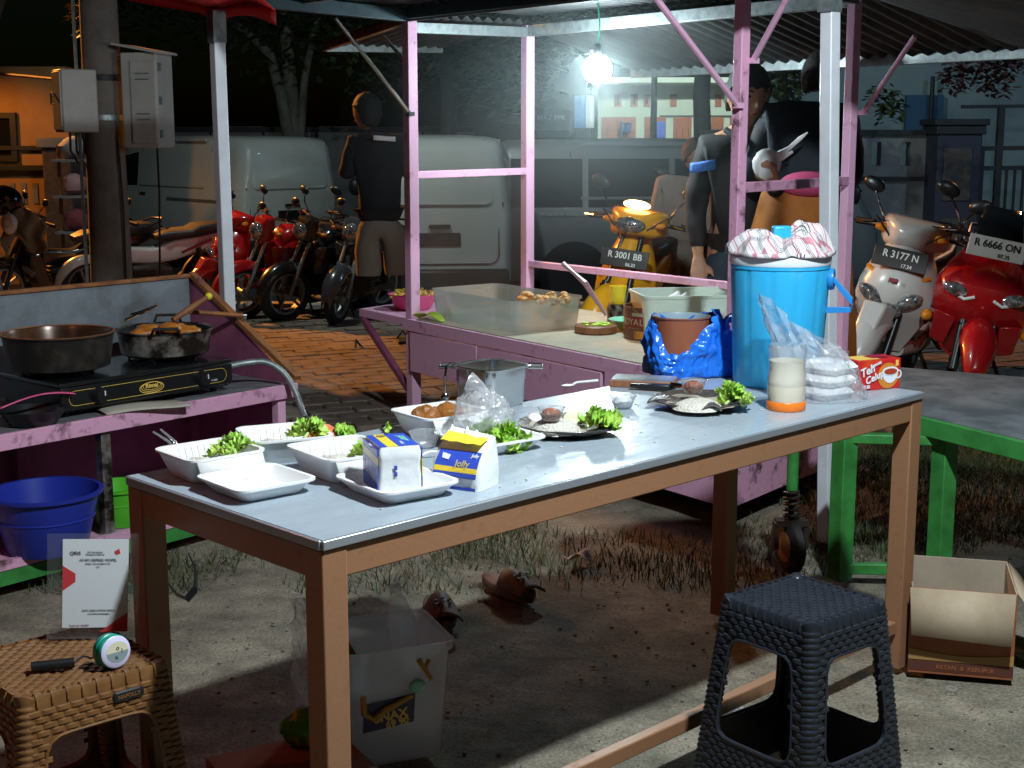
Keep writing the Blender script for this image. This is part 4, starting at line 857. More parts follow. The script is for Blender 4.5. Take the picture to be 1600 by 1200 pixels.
mb = MB(); mb.tube([(.045, .03, .075), (.015, .01, .105), (.004, .0, .100), (0, 0, .07), (.0, -.002, .03)], .003, 8); mb.ball((0, -.002, .018), (.011, .006, .016), 12, 8); part('handle', mb, M['chrome'], t)
# ------------------------------------------------------------------ board and knife
t = thing('chopping_board', 'small wooden chopping board under the blue bag', 'chopping board', (.352, 3.70, T0), R(-14)); mb = MB(); mb.box((0, 0, .009), (.17, .09, .018)); part('plank', mb, M['wood_pale'], t, bevel=.002); mb = MB(); mb.box((0, .002, .0195), (.164, .084, .003)); part('wet_top', mb, mat('wet_board_top', (.34, .36, .38), .15, col2=(.2, .2, .2), nscale=8), t)
t = thing('kitchen_knife', 'black handled knife in front of the chopping board', 'knife', (.33, 3.633, T0), R(-18)); mb = MB(); mb.loft([[(-.02, -.009, .006), (-.02, .009, .006), (-.02, .009, .016), (-.02, -.009, .016)], [(.03, -.012, .004), (.03, .012, .004), (.03, .012, .018), (.03, -.012, .018)], [(.085, -.01, .002), (.085, .01, .002), (.085, .012, .018), (.085, -.008, .018)]]); part('handle', mb, M['black'], t, bevel=.003)
mb = MB(); mb.add([(.085, -.002, .004), (.175, .0, .004), (.165, .004, .02), (.085, .004, .024)], [(0, 1, 2, 3)]); part('blade', mb, M['steel'], t, solid=.0015)
# ------------------------------------------------------------------ blue bag with a pot
t = thing('plastic_bag', 'bright blue plastic bag pulled round a brown pot', 'plastic bag', (.475, 3.86, T0), 0)
NB = 130
def bagf(u, v):
    a = 2 * math.pi * u; r0 = .112 + .028 * math.sin(a + .6) * (1 - v) + .018 * (1 - v) * math.cos(3 * a) - .030 * v
    top = .135 + .055 * max(0, math.cos(a - .25)) ** 2 + .030 * max(0, math.cos(a - 2.9)) ** 2 - .065 * max(0, math.cos(a + 1.95)) ** 6
    crease = .013 * nz((math.cos(a) * 2.2, math.sin(a) * 2.2, v * 2.0 + a), 1.6, 2) + .008 * nz((math.cos(a) * 5, math.sin(a) * 5, v * 4), 1.6, 4) + .006 * math.sin(a * 7 + v * 6 + 2 * math.sin(a * 2)) * (1 - abs(2 * v - 1))
    crease += .007 * abs(nz((math.cos(a) * 5, math.sin(a) * 5, v * 6 + 1.5 * a), 1.4, 11)) - .004 * abs(nz((math.cos(a) * 10, math.sin(a) * 10, v * 12), 1.3, 13)); z = .002 + top * v ** .9 * (1 + .12 * nz((u * 7, v, 0), 1.2, 9)); r = r0 + crease + .012 * math.sin(v * math.pi)
    return (r * math.cos(a) * 1.06, r * math.sin(a) * .8, max(.002, z))
mb = MB(); mb.grid(bagf, NB, 34); part('film', mb, M['bluebag'], t, smooth=50, solid=.0008)
mb = MB(); mb.grid(lambda u, v: (.105 + .03 * v + .01 * math.sin(v * 9), -.05 + .045 * u, .12 + .06 * v + .012 * math.sin(u * 8)), 8, 8); part('handle_loop', mb, M['bluebag'], t, smooth=30, solid=.0008)
t = thing('cooking_pot', 'brown enamel pot inside the blue bag', 'pot', (.468, 3.862, T0 + .003), 0)
mb = MB(); mb.lathe([(.055, 0), (.068, .006), (.071, .03), (.078, .158), (.081, .161), (.081, .164), (.076, .164)], 40); part('body', mb, M['pot_brown'], t)
mb = MB(); mb.lathe([(.0755, .1645), (.072, .155), (.064, .012), (.001, .01)], 40); part('inside', mb, M['pot_in'], t)
# ------------------------------------------------------------------ blue cooler
cx, cy = .712, 3.735
t = thing('drink_cooler', 'tall bright blue ribbed drink cooler with a white rim and folded handle', 'cooler', (cx, cy, T0), R(10)); n = 96
def rg(r, z, a=.0020): return [((r + a * (1 if i % 8 else -1)) * math.cos(2 * math.pi * i / n), (r + a * (1 if i % 8 else -1)) * math.sin(2 * math.pi * i / n), z) for i in range(n)]
mb = MB(); mb.loft([rg(.108, 0, 0), rg(.113, .003, 0), rg(.114, .008), rg(.128, .302), rg(.1285, .312, 0), rg(.131, .314, 0), rg(.131, .322, 0), rg(.122, .322, 0)]); part('body', mb, M['cooler'], t, smooth=30)
mb = MB(); mb.lathe([(.122, .321), (.1315, .323), (.134, .330), (.1325, .344), (.124, .352), (.11, .356), (.02, .362), (.001, .362)], 64); part('lid', mb, M['cooler_rim'], t)
mb = MB(); mb.box((0, 0, .392), (.05, .028, .06)); part('lid_knob', mb, M['cooler'], t, bevel=.006)
mb = MB(); mb.lathe([(.001, 0), (.027, 0), (.029, .004), (.027, .014), (.001, .014)], 24, (.112, -.062, .285), axis=(.86, -.5, 0)); part('pivot', mb, M['cooler_dark'], t)
e1 = Vector((.86, -.5, 0)); mb = MB(); A = Vector((.112, -.062, .285)) + e1 * .012
mb.loft([[A + Vector((dx * .5, dx * .86, dz)) for dx, dz in ((-.012, .008), (.012, .008), (.012, -.004), (-.012, -.004))]] + [[A + e1 * (.052 * s) + Vector((0, 0, -.058 * s)) + Vector((dx * .5, dx * .86, dz)) for dx, dz in ((-.012, .009), (.012, .009), (.012, -.009), (-.012, -.009))] for s in (.3, .7, 1)] + [[A + e1 * .050 + Vector((0, 0, -.078)) + Vector((dx * .5, dx * .86, dz)) for dx, dz in ((-.012, .006), (.012, .006), (.012, -.006), (-.012, -.006))]])
mb.bar(A + e1 * .048 + Vector((0, 0, -.078)), A + e1 * -.014 + Vector((-.01, .0, -.082)), .02, .014); part('handle', mb, M['cooler_dark'], t, bevel=.003)
# checked cloth over the lid
def check_cloth():
    m = mat('checked_cloth', (.64, .61, .63), .85, bump=.2, bscale=200); nt_ = m.node_tree; b = nt_.nodes['Principled BSDF']
    uv = nt_.nodes.new('ShaderNodeTexCoord'); sp = nt_.nodes.new('ShaderNodeSeparateXYZ'); mp = nt_.nodes.new('ShaderNodeMapping'); mp.inputs['Rotation'].default_value = (0, 0, R(38)); nt_.links.new(uv.outputs['UV'], mp.inputs[0]); nt_.links.new(mp.outputs[0], sp.inputs[0])
    def st(ax, sc, off, w):
        def N(op, a, bb=None):
            q = nt_.nodes.new('ShaderNodeMath'); q.operation = op
            for i, x in enumerate((a, bb)):
                if x is None: continue
                if isinstance(x, (int, float)): q.inputs[i].default_value = x
                else: nt_.links.new(x, q.inputs[i])
            return q.outputs[0]
        return N('LESS_THAN', N('ABSOLUTE', N('SUBTRACT', N('FRACT', N('ADD', N('MULTIPLY', sp.outputs[ax], sc), off)), .5)), w)
    cur = None; prev = (.64, .61, .63)
    last = None
    for ax, sc, off, w, c in ((0, 5.5, 0, .04, (.50, .20, .25)), (1, 5.5, .1, .04, (.50, .20, .25)), (0, 5.5, .16, .02, (.56, .30, .34)), (1, 5.5, .26, .02, (.56, .30, .34)), (0, 5.5, .42, .014, (.05, .05, .07)), (0, 5.5, .50, .014, (.05, .05, .07)), (0, 5.5, .58, .014, (.05, .05, .07)), (1, 5.5, .5, .014, (.05, .05, .07)), (1, 5.5, .58, .014, (.05, .05, .07)), (1, 5.5, .66, .014, (.05, .05, .07))):
        mx = nt_.nodes.new('ShaderNodeMix'); mx.data_type = 'RGBA'; nt_.links.new(st(ax, sc, off, w), mx.inputs[0])
        if last is None: mx.inputs[6].default_value = (*prev, 1)
        else: nt_.links.new(last, mx.inputs[6])
        mx.inputs[7].default_value = (*c, 1); last = mx.outputs[2]
    nt_.links.new(last, b.inputs['Base Color']); return m
t = thing('tea_towel', 'white tea towel with red and black checks bunched over the cooler lid', 'cloth', (cx, cy, T0 + .345), R(15))
def clothf(u, v):
    a = 2 * math.pi * u; r = .018 + .122 * v + .006 * math.sin(5 * a + 1) * v
    fold = .010 * math.sin(6 * a + 5 * v + 2 * math.sin(2 * a)) * v + .016 * nz((math.cos(a) * v * 2, math.sin(a) * v * 2, 0), 1.9, 12) + .008 * math.sin(11 * a + 3 * v) * v
    z = .052 - .006 * v - .055 * max(0, v - .62) ** 1.3 / .38 ** 1.3 + fold + .034 * max(0, math.cos(a - .35)) ** 3 * v * (1.3 - v) * 2 + .012 * max(0, math.cos(a - 3.0)) ** 2
    r += .018 * max(0, math.cos(a - .35)) ** 4 * v
    return (r * math.cos(a), r * math.sin(a), max(z, .012 if v < .97 else .002))
mb = MB(); mb.grid(clothf, 120, 30)
me = mb.mesh('cloth', 80)
for p_ in me.polygons:
    for li in p_.loop_indices:
        c_ = me.vertices[me.loops[li].vertex_index].co; me.uv_layers[0].data[li].uv = ((c_.x + .35 * c_.z) / .30, (c_.y - .9 * c_.z) / .30)
part('cloth', me, check_cloth(), t, solid=.0015)
# ------------------------------------------------------------------ jar, clear bag of boxes, tea box
t = thing('sauce_jar', 'clear jar of pale sauce standing upside down on its orange lid', 'jar', (.668, 3.372, T0), 0)
mb = MB(); mb.lathe([(.0005, 0), (.046, 0), (.0475, .002), (.0475, .020), (.046, .022), (.0005, .022)], 40); part('lid', mb, M['orange'], t)
mb = MB(); mb.lathe([(.0455, .022), (.0455, .030), (.0475, .05), (.047, .075), (.0435, .10), (.0455, .125), (.0465, .150), (.043, .160), (.0005, .161)], 40); part('glass', mb, M['clear_cup'], t)
mb = MB(); mb.lathe([(.0005, .0225), (.044, .0225), (.0445, .06), (.041, .066), (.0005, .058)], 32); part('sauce', mb, M['cream_fill'], t)
mb = MB(); mb.lathe([(.0445, .06), (.0445, .085), (.041, .10), (.0435, .12)], 40); o = part('sauce_smear', mb, film('smeared_sauce', body=.85, body_col=(.80, .74, .62), tlc=.05), t)
q = Vector((.795, 3.53, T0))
for k in range(3):
    t = thing('foam_box', ('lowest', 'middle', 'topmost')[k] + ' closed foam box of the stack in the clear bag', 'takeaway box', (q.x + .005 * k, q.y + .004 * k, T0 + .001 + .031 * k), R(30 + 4 * k), 'closed foam boxes'); mb = MB(); mb.loft([ring(rrect(.095, .095, .02), 0), ring(rrect(.115, .115, .022), .014), ring(rrect(.12, .12, .024), .015), ring(rrect(.12, .12, .024), .017), ring(rrect(.095, .095, .02), .03)]); part('shell', mb, M['foam'], t)
t = thing('plastic_bag', 'crinkled clear plastic bag over the stacked foam boxes and the jar', 'plastic bag', (q.x, q.y, T0 + .001), 0)
def bag2(u, v):
    a = 2 * math.pi * u; r = .104 - .022 * v ** 1.5; r += .012 * nz((math.cos(a) * 2.4, math.sin(a) * 2.4, v * 2.5), 1.7, 6) + .008 * abs(nz((math.cos(a) * 4, math.sin(a) * 4, v * 7 + 2 * a), 1.3, 8)) + .004 * abs(nz((math.cos(a) * 9, math.sin(a) * 9, v * 11), 1.3, 9)) + .007 * math.sin(a * 9 + 4 * v + 2 * math.sin(3 * a)) * v
    x, y = r * math.cos(a), r * math.sin(a); lean = -.055 * v ** 1.4
    top = .17 + .095 * max(0, math.cos(a - 3.5)) ** 2 - .045 * max(0, math.cos(a - .1)) + .02 * nz((u * 9, 0, 0), 1.3, 3)
    return (x + lean - .035 * v * max(0, math.cos(a - 3.5)), y * .9, top * v + .001)
mb = MB(); mb.grid(bag2, 150, 44); part('film', mb, M['film'], t, smooth=60)
t = thing('tea_box', 'small red tea bag carton with a printed cup, right of the clear bag', 'tea box', (.900, 3.606, T0), R(25)); W_, D_, H_ = .138, .075, .08
mb = MB(); mb.box((W_ / 2, D_ / 2, H_ / 2), (W_, D_, H_)); part('carton', mb, M['red_box'], t, bevel=.0015)
mb = MB(); mb.box((W_ / 2 - .03, D_ / 2, H_ + .0009), (W_ * .5, D_ * .8, .0008)); part('top_print', mb, M['gold'], t)
mb = MB(); mb.box((W_ * .62, D_ * .5, H_ + .0022), (W_ * .4, D_ * .5, .0008)); part('top_print', mb, mat('maroon_print', (.30, .01, .05), .4), t)
mb = MB(); mb.lathe([(.0005, 0), (.034, 0), (.034, .0006), (.0005, .0006)], 30, (W_ * .70, -.0012, .036), axis=(0, -1, 0)); part('glow_print', mb, mat('amber_print', (.62, .22, .03), .35), t)
mb = MB(); mb.prism([(-.026 + .052 * k / 10, .014) for k in range(11)] + [(.026 * math.cos(R(k)), .014 - .034 * abs(math.sin(R(k))) * .95) for k in range(0, -181, -15)][1:-1], 0, .0006); o = part('cup_print', mb, M['print_white'], t); o.rotation_euler = (R(90), 0, 0); o.location = (W_ * .74, -.0022, .034)
mb = MB(); mb.lathe([(.0005, 0), (.026, 0), (.026, .0006), (.0005, .0006)], 30, (0, 0, 0), sy=.45); o = part('cup_rim_print', mb, M['print_white'], t); o.rotation_euler = (R(90), 0, 0); o.location = (W_ * .74, -.003, .048)
mb = MB(); mb.lathe([(.0005, 0), (.021, 0), (.021, .0006), (.0005, .0006)], 30, (0, 0, 0), sy=.38); o = part('tea_print', mb, mat('tea_print', (.40, .05, .02), .4), t); o.rotation_euler = (R(90), 0, 0); o.location = (W_ * .74, -.0038, .047)
mb = MB(); mb.lathe([(.008, -.0004), (.012, -.0004), (.012, .0004), (.008, .0004), (.008, -.0004)], 20, (W_ * .93, -.0022, .038), axis=(0, -1, 0)); part('handle_print', mb, M['print_white'], t)
mb = MB(); mb.box((W_ * .9, -.0018, .068), (.009, .0008, .016)); part('badge_print', mb, M['gold'], t, bevel=.0003)
lettering('Teh', .030, M['print_white'], t, (.026, -.0035, .052), (1, 0, .35), (0, 0, 1), shear=.25, bold=.0007)
lettering('Celup', .026, M['print_white'], t, (.050, -.0035, .034), (1, 0, .35), (0, 0, 1), shear=.25, bold=.0006)
lettering('WANGI', .009, M['print_white'], t, (.056, -.0035, .068), (1, 0, .35), (0, 0, 1), bold=.0004)
lettering('ISI 25', .011, M['print_white'], t, (.024, -.0035, .010), (1, 0, .05), (0, 0, 1), bold=.0005)

# crumbs and grains scattered on the table top
rnd = random.Random(21); mb = MB()
for _ in range(90):
    u, v = rnd.uniform(.15, TL - .15), rnd.uniform(.03, TW - .04); q = tn + ux * u + uy * v; r = rnd.uniform(.0010, .0024); mb.ball((q.x, q.y, T0 + r * .5), (r * 1.7, r, r * .7), 6, 4, rot=Euler((0, 0, rnd.uniform(0, 3))))
o = part('crumbs', mb, M['rice'], kind='stuff'); o['label'] = 'rice grains and crumbs scattered on the grey table top'
# ================================================================== PINK FOOD CART
C1, C3, WV = Vector((-.478, 6.75, 0)), Vector((.795, 5.0, 0)), Vector((.56, .74, 0))
C2, C4 = C1 + WV, C3 + WV
EL = (C3 - C1).length; ev = (C3 - C1).normalized(); nv = Vector((-ev.y, ev.x, 0))       # along the front, and to the back
wl_ = WV.length; wv = WV.normalized(); EA = math.atan2(ev.y, ev.x)
ZC = .535
def V3(p, z): return Vector((p.x, p.y, z))
def t_of(px):                      # place along the front line seen at px
    lo, hi = 0, EL
    for _ in range(40):
        m = (lo + hi) / 2; q = C1 + ev * m; v = Vector((q.x, q.y, .4)) - Vector((0, 0, CAM_H)); d = v.y * math.cos(PITCH) - v.z * math.sin(PITCH)
        if 800 + F_PX * v.x / d < px: lo = m
        else: hi = m
    return lo
cart = thing('food_cart', 'pink wooden food cart with posts, drawers and a lit bulb under its roof', 'food cart', (C1.x, C1.y, 0), 0)
def cmb():
    m = MB(); m.M = Matrix.Translation((-C1.x, -C1.y, 0)); return m
ztop = {1: 1.935, 2: 1.965, 3: 1.93, 4: 1.96}
for k, c, nm in ((1, C1, 0), (2, C2, 0), (3, C3, 0), (4, C4, 0)):
    mb = cmb(); mb.post(V3(c, .0), V3(c, ztop[k]), .052 if k < 3 else .041, .052 if k < 3 else .041, EA); part('post', mb, M['pink_worn'] if k in (3,) else M['pink'], cart, bevel=.003)
def beam(a, za, b, zb, wd=.05, ht=.06, m='galv', nm='roof_beam', bev=.003):
    mb = cmb(); mb.bar(V3(a, za), V3(b, zb), wd, ht); return part(nm, mb, M[m], cart, bevel=bev)
# counter
mb = cmb(); mb.loft([[V3(q, ZC - .05) for q in (C1, C3, C4, C2)], [V3(q, ZC) for q in (C1, C3, C4, C2)]]); part('counter', mb, mat('counter_sheet', (.52, .46, .34), .45, col2=(.42, .37, .28), nscale=9, rvar=.2), cart)
o_ = .012
mb = cmb(); mb.bar(V3(C1 - nv * .037 + ev * -.03, ZC - .026), V3(C3 - nv * .037 + ev * .03, ZC - .026), .014, .056); mb.bar(V3(C3 + ev * .038 - nv * .03, ZC - .026), V3(C4 + ev * .038, ZC - .026), .014, .056); part('counter_lip', mb, M['pink'], cart, bevel=.002)
tA, tB = t_of(757), t_of(954)
for a, b, nm in ((.035, tA - .004, 'drawer_front'), (tA + .004, tB - .012, 'drawer_front')):
    mb = cmb(); mb.bar(V3(C1 + ev * a - nv * .034, ZC - .155), V3(C1 + ev * b - nv * .034, ZC - .155), .016, .19); part(nm, mb, M['pink'], cart, bevel=.003)
mb = cmb(); mb.bar(V3(C1 + ev * (tB + .012) - nv * .036, .29), V3(C3 - nv * .036, .29), .016, .43); part('front_panel', mb, M['pink'], cart, bevel=.003)
mb = cmb(); mb.bar(V3(C3 + ev * .036 - nv * .03, .29), V3(C4 + ev * .036, .29), .016, .43); part('side_panel', mb, M['pink_worn'], cart, bevel=.003)
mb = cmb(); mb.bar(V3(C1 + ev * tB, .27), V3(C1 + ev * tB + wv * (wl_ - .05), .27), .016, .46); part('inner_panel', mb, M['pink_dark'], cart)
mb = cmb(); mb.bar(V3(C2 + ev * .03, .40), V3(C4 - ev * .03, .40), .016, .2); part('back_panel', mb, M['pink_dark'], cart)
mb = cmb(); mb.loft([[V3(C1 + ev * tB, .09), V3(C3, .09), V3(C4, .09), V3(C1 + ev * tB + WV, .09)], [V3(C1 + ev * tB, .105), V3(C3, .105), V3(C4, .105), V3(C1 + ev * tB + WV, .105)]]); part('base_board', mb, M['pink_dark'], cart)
for q in (C1 + ev * (tB + .15) + wv * .1, C3 + wv * .75 - ev * .15):
    mb = cmb(); mb.lathe([(.01, -.015), (.055, -.015), (.06, 0), (.055, .015), (.01, .015)], 20, (q.x, q.y, .055), axis=tuple(nv)); part('castor', mb, M['rubber'], cart)
# rails between the posts
beam(C1, 1.22, C2, 1.22, .03, .036, 'pink', 'rail'); beam(C3, 1.225, C4, 1.225, .03, .036, 'pink_worn', 'rail'); beam(C2, .735, C4, .75, .03, .034, 'pink', 'rail')
mb = cmb(); mb.bar(V3(C1 + wv * .03, .865), V3(C2 - wv * .03, .865), .004, .66); part('glass_pane', mb, M['pane'], cart)
# roof frame
beam(C1 - ev * .03, 1.965, C3 + ev * .1, 1.955, .05, .055, 'fascia'); beam(C1, 1.90, C2, 1.93, .04, .05, 'galv'); beam(C2, 1.935, C4, 1.935, .04, .055, 'galv'); beam(C3, 1.93, C4, 1.94, .04, .05, 'galv')
beam(C1 - nv * .02, 1.93, C3 - nv * .02, 1.924, .006, .012, 'galv', 'roof_trim')
def sheet(nm, A, B, dv, L, zA, zB, dz, m='corr', pitch=.085, amp=.011, nL=6):
    """corrugated sheet hung along A-B, running L along dv, waves across A-B"""
    W_ = (B - A).length; nu = int(W_ / pitch * 8); mb = cmb()
    mb.grid(lambda u, v: V3(A.lerp(B, u) + dv * (L * v), (zA + (zB - zA) * u) + (dz(u) if callable(dz) else dz) * v + amp * math.sin(2 * math.pi * u * W_ / pitch)), nu, nL); return part(nm, mb, M[m], cart, solid=.0015, smooth=60)
sheet('front_awning', C1 - ev * .04, C3 + ev * .5, -nv, 1.25, 2.005, 1.995, .04); sheet('roof_sheet', C1 - ev * .04, C3 + ev * .1, wv, wl_ + .05, 2.005, 1.995, .02)
sheet('rear_awning', C2 - ev * .1, C4 + ev * .25, nv, .80, 1.975, 1.975, -.215)
beam(C2 - ev * .1 + nv * .80, 1.745, C4 + ev * .25 + nv * .8, 1.745, .03, .05, 'galv', 'awning_rail')
sheet('side_awning', C1 - wv * .02, C2, -ev, .82, 1.955, 1.985, -.09); beam(C1 - ev * .82, 1.85, C2 - ev * .82, 1.885, .03, .045, 'galv', 'awning_rail'); beam(C1 - ev * .02, 1.945, C1 - ev * .83, 1.855, .03, .05, 'rust', 'awning_rail')
sheet('side_awning', C3 + ev * .06, C4 + ev * .06, ev, 1.4, 1.975, 1.955, lambda u: -.08 - .4 * u, m='corr', pitch=.09)
for s in (.55, 1.15):
    beam(C1 - nv * s, 1.975 + .03 * s, C3 - nv * s, 1.965 + .03 * s, .03, .03, 'galv', 'awning_rail')
beam(C1 - nv * .02, 1.955, C1 - nv * 1.25, 2.0, .045, .06, 'fascia', 'awning_rail')
beam(C3 - nv * .02 + ev * .4, 1.95, C3 - nv * 1.25 + ev * .4, 2.0, .045, .06, 'fascia', 'awning_rail')
def rod(px0, py0, y0, px1, py1, y1, m='pink', r=.011):
    mb = cmb(); mb.tube([D(px0, py0, y0), D(px1, py1, y1)], r, 8); part('strut', mb, M[m], cart)
    mb = cmb(); a = D(px1, py1, y1); mb.box(a, (.03, .03, .018), EA); part('bracket', mb, M[m], cart)
fa = C1 - nv * .52
rod(525, 29, fa.y, 641, 178, C1.y - .03, 'chrome', .009); rod(598, 56, 7.05, 636, 98, C1.y + .05, 'galv', .009)
rod(1010, -22, 4.55, 1153, 165, C3.y - .035, 'pink', .011); rod(1236, -15, 4.75, 1177, 95, C3.y, 'pink', .011); rod(1430, 56, 5.40, 1349, 176, C4.y, 'pink', .010)
# left shelf with its bracket
sh = C1 - ev * .52
mb = cmb(); mb.loft([[V3(q, ZC - .045) for q in (C1 - ev * .035, sh, sh + wv * .5, C1 - ev * .035 + wv * .5)], [V3(q, ZC - .004) for q in (C1 - ev * .035, sh, sh + wv * .5, C1 - ev * .035 + wv * .5)]]); part('side_shelf', mb, M['pink'], cart, bevel=.003)
beam(sh + ev * .04, ZC - .05, C1 - ev * .03, .17, .03, .03, 'pink_dark', 'shelf_bracket')
# lamp cable, bulb: a lamp of its own hanging under the roof
lb = thing('light_bulb', 'glaring round white bulb hanging under the roof of the pink cart', 'bulb', BULB)
mb = MB(); mb.ball((0, 0, 0), (.066, .066, .066), 24, 16); part('globe', mb, M['bulb'], lb)
mb = MB(); mb.lathe([(.016, .063), (.018, .075), (.018, .105), (.010, .115), (.001, .116)], 16); part('socket', mb, M['black'], lb)
mb = MB(); mb.tube([(0, 0, .115), (.01, .01, .20), (0, .02, .31)], .004, 6); part('cord', mb, mat('green_cord', (.03, .30, .20), .5), lb)
# ------------------------------------------------------------------ things on the counter
def on(t, s, z=0): q = C1 + ev * t + wv * s; return Vector((q.x, q.y, ZC + .001 + z))
def tubbox(nm, label, loc, rz, wd, dp, h, mt, cat='tub', flare=.03, wall=.004, rim=.012, rimm=None):
    t = thing(nm, label, cat, loc, rz); f = flare
    mb = MB(); mb.loft([ring(rrect(wd - f, dp - f, .04), 0), ring(rrect(wd - f * .9, dp - f * .9, .045), .006), ring(rrect(wd, dp, .05), h - .012), ring(rrect(wd + rim, dp + rim, .055), h - .012), ring(rrect(wd + rim, dp + rim, .055), h), ring(rrect(wd - wall * 2, dp - wall * 2, .045), h), ring(rrect(wd - f - wall, dp - f - wall, .04), .010), ring(rrect(.05, .05, .02), .0095)]); part('body', mb, M[mt], t); return t
tubbox('plastic_tub', 'large worn clear plastic tub on the left of the cart counter', on(.47, .28), EA, .70, .40, .145, 'tub')
tubbox('plastic_tub', 'pale green white rectangular tub at the right of the cart counter', on(1.44, .66), EA + R(62), .46, .34, .20, 'tub_white')
p = G(1024, 520, ZC); tin = thing('biscuit_tin', 'large round biscuit tin with faded lettering on the cart counter', 'tin', (.615, 6.10, ZC + .001), R(-10))
r_ = .128; mb = MB(); mb.lathe([(r_ - .002, 0), (r_, .002), (r_, .135), (r_ + .002, .137), (r_ + .002, .142), (r_ - .003, .142), (r_ - .004, .01), (.001, .009)], 48); part('can', mb, mat('brown_tin_print', (.13, .055, .03), .35, .2, col2=(.42, .22, .06), nscale=22, nlo=.52, nhi=.66), tin)
def band(nm, a0, a1, z0, z1, m, rr):
    mb = MB(); n = 16; mb.grid(lambda u, v: (rr * math.cos(R(a0 + (a1 - a0) * u)), rr * math.sin(R(a0 + (a1 - a0) * u)), z0 + (z1 - z0) * v), n, 1); part(nm, mb, m, tin)
M['tin_red'] = mat('dark_red_tin_print', (.25, .03, .03), .35, .2, col2=(.18, .03, .02), nscale=20); M['tin_cream'] = mat('cream_tin_print', (.42, .36, .24), .4, .1, col2=(.30, .24, .15), nscale=20)
band('red_band', -150, -42, .055, .102, M['tin_red'], r_ + .001); band('cream_panel', -78, -45, .058, .104, M['tin_cream'], r_ + .0018)
band('pale_band', -130, -70, .104, .118, M['tin_cream'], r_ + .001); band('gold_band', -125, -60, .006, .04, mat('gold_tin_print', (.52, .24, .04), .35, .2, col2=(.2, .07, .02), nscale=30), r_ + .001)
for k, ch in enumerate('ROYAL'):
    a = R(-154 + 11.5 * k); lettering(ch, .040, M['tin_cream'], tin, ((r_ + .0025) * math.cos(a), (r_ + .0025) * math.sin(a), .078), (-math.sin(a), math.cos(a), 0), (0, 0, 1), bold=.0004)
t = thing('paper_wad', 'crumpled white paper stuffed on top of the biscuit tin', 'paper', (.65, 6.10, ZC + .138), .3); mb = MB()
mb.grid(lambda u, v: ((u - .5) * .2, (v - .5) * .11, .018 + .030 * max(0, u - .62) / .38 * (1 + math.sin(v * 9) * .4) + .008 * nz((u * 5, v * 4, 0), 1.4, 2)), 20, 10); part('sheet', mb, M['paper'], t, solid=.001, smooth=20)
t = thing('margarine_tub', 'small round tub with an orange label and white lid', 'tub', (.845, 6.0, ZC + .001), 0); mb = MB(); mb.lathe([(.058, 0), (.060, .003), (.068, .115), (.001, .115)], 36); part('body', mb, M['orange'], t)
mb = MB(); mb.grid(lambda u, v: ((.0675 + .006 * v) * math.cos(R(-100 + 50 * u)) * .97, (.0675 + .006 * v) * math.sin(R(-100 + 50 * u)) * .97, .02 + .08 * v), 12, 1); part('white_label', mb, M['print_white'], t)
mb = MB(); mb.lathe([(.069, .112), (.072, .114), (.072, .128), (.066, .133), (.001, .134)], 36); part('lid', mb, M['cooler_rim'], t)
t = thing('dish', 'mint green dish behind the tin', 'dish', on(1.10, .62), 0); mb = MB(); mb.lathe([(.05, 0), (.06, .004), (.10, .045), (.105, .048), (.098, .047), (.055, .008), (.001, .007)], 40); part('bowl', mb, M['mint'], t)
t = thing('chopping_block', 'dark round chopping block left of the tin', 'chopping board', on(1.02, .42), 0); mb = MB(); mb.lathe([(.09, 0), (.095, .004), (.095, .03), (.09, .034), (.001, .035)], 36); part('block', mb, M['wood'], t)
mb = MB(); [mb.ball((random.uniform(-.05, .06), random.uniform(-.05, .05), .038), (.012, .009, .006), 7, 5) for _ in range(22)]; o = part('chopped_scraps', mb, M['lime_plastic'], t, kind='stuff')
t = thing('cup', 'yellow plastic cup behind the clear tub', 'cup', on(.92, .72, .09), 0); mb = MB(); mb.lathe([(.03, 0), (.033, .003), (.042, .085), (.039, .085), (.031, .006), (.001, .005)], 32); part('body', mb, M['yellow_plastic'], t)
mb = MB(); mb.lathe([(.05, -.09), (.052, -.02), (.048, 0), (.001, 0)], 24); part('stand', mb, M['soot_alu'], t)
t = thing('ladle', 'pink grey plastic ladle leaning on the yellow cup', 'ladle', on(.98, .55, .10), 0); mb = MB(); a, b = D(880, 412, 6.5) - t.location, D(914, 442, 6.4) - t.location
mb.tube([a, a.lerp(b, .5), b, Vector((.0, 0, -.04))], [.012, .009, .014, .008], 8); part('handle', mb, mat('mauve_plastic', (.42, .25, .30), .35), t)
t = thing('fried_food', 'orange fried pieces heaped at the right end of the clear tub', 'fried food', on(.72, .34, .06), 0); mb = MB(); [mb.ball((random.uniform(-.11, .11), random.uniform(-.1, .1), .05 + random.uniform(0, .04)), (random.uniform(.018, .034), .015, .011), 9, 6, rot=Euler((random.uniform(-.5, .5), random.uniform(-.5, .5), random.uniform(0, 3)))) for _ in range(34)]; part('pieces', mb, mat('orange_batter', (.50, .22, .05), .5, col2=(.62, .45, .22), nscale=30, bump=.5), t, smooth=70, kind='stuff')
t = thing('wooden_spatula', 'wooden spatula standing at the left end of the clear tub', 'spatula', on(.11, .16, .0), 0); mb = MB(); mb.loft([[(-.012, 0, 0), (.03, .02, 0), (.028, .03, 0), (-.014, .01, 0)], [(-.004, 0, .07), (.006, .006, .07), (.004, .012, .07), (-.006, .006, .07)], [(-.014, -.01, .13), (-.004, -.004, .13), (-.006, .002, .13), (-.016, -.004, .13)]]); part('blade', mb, mat('spatula_wood', (.40, .20, .08), .5), t, bevel=.002)
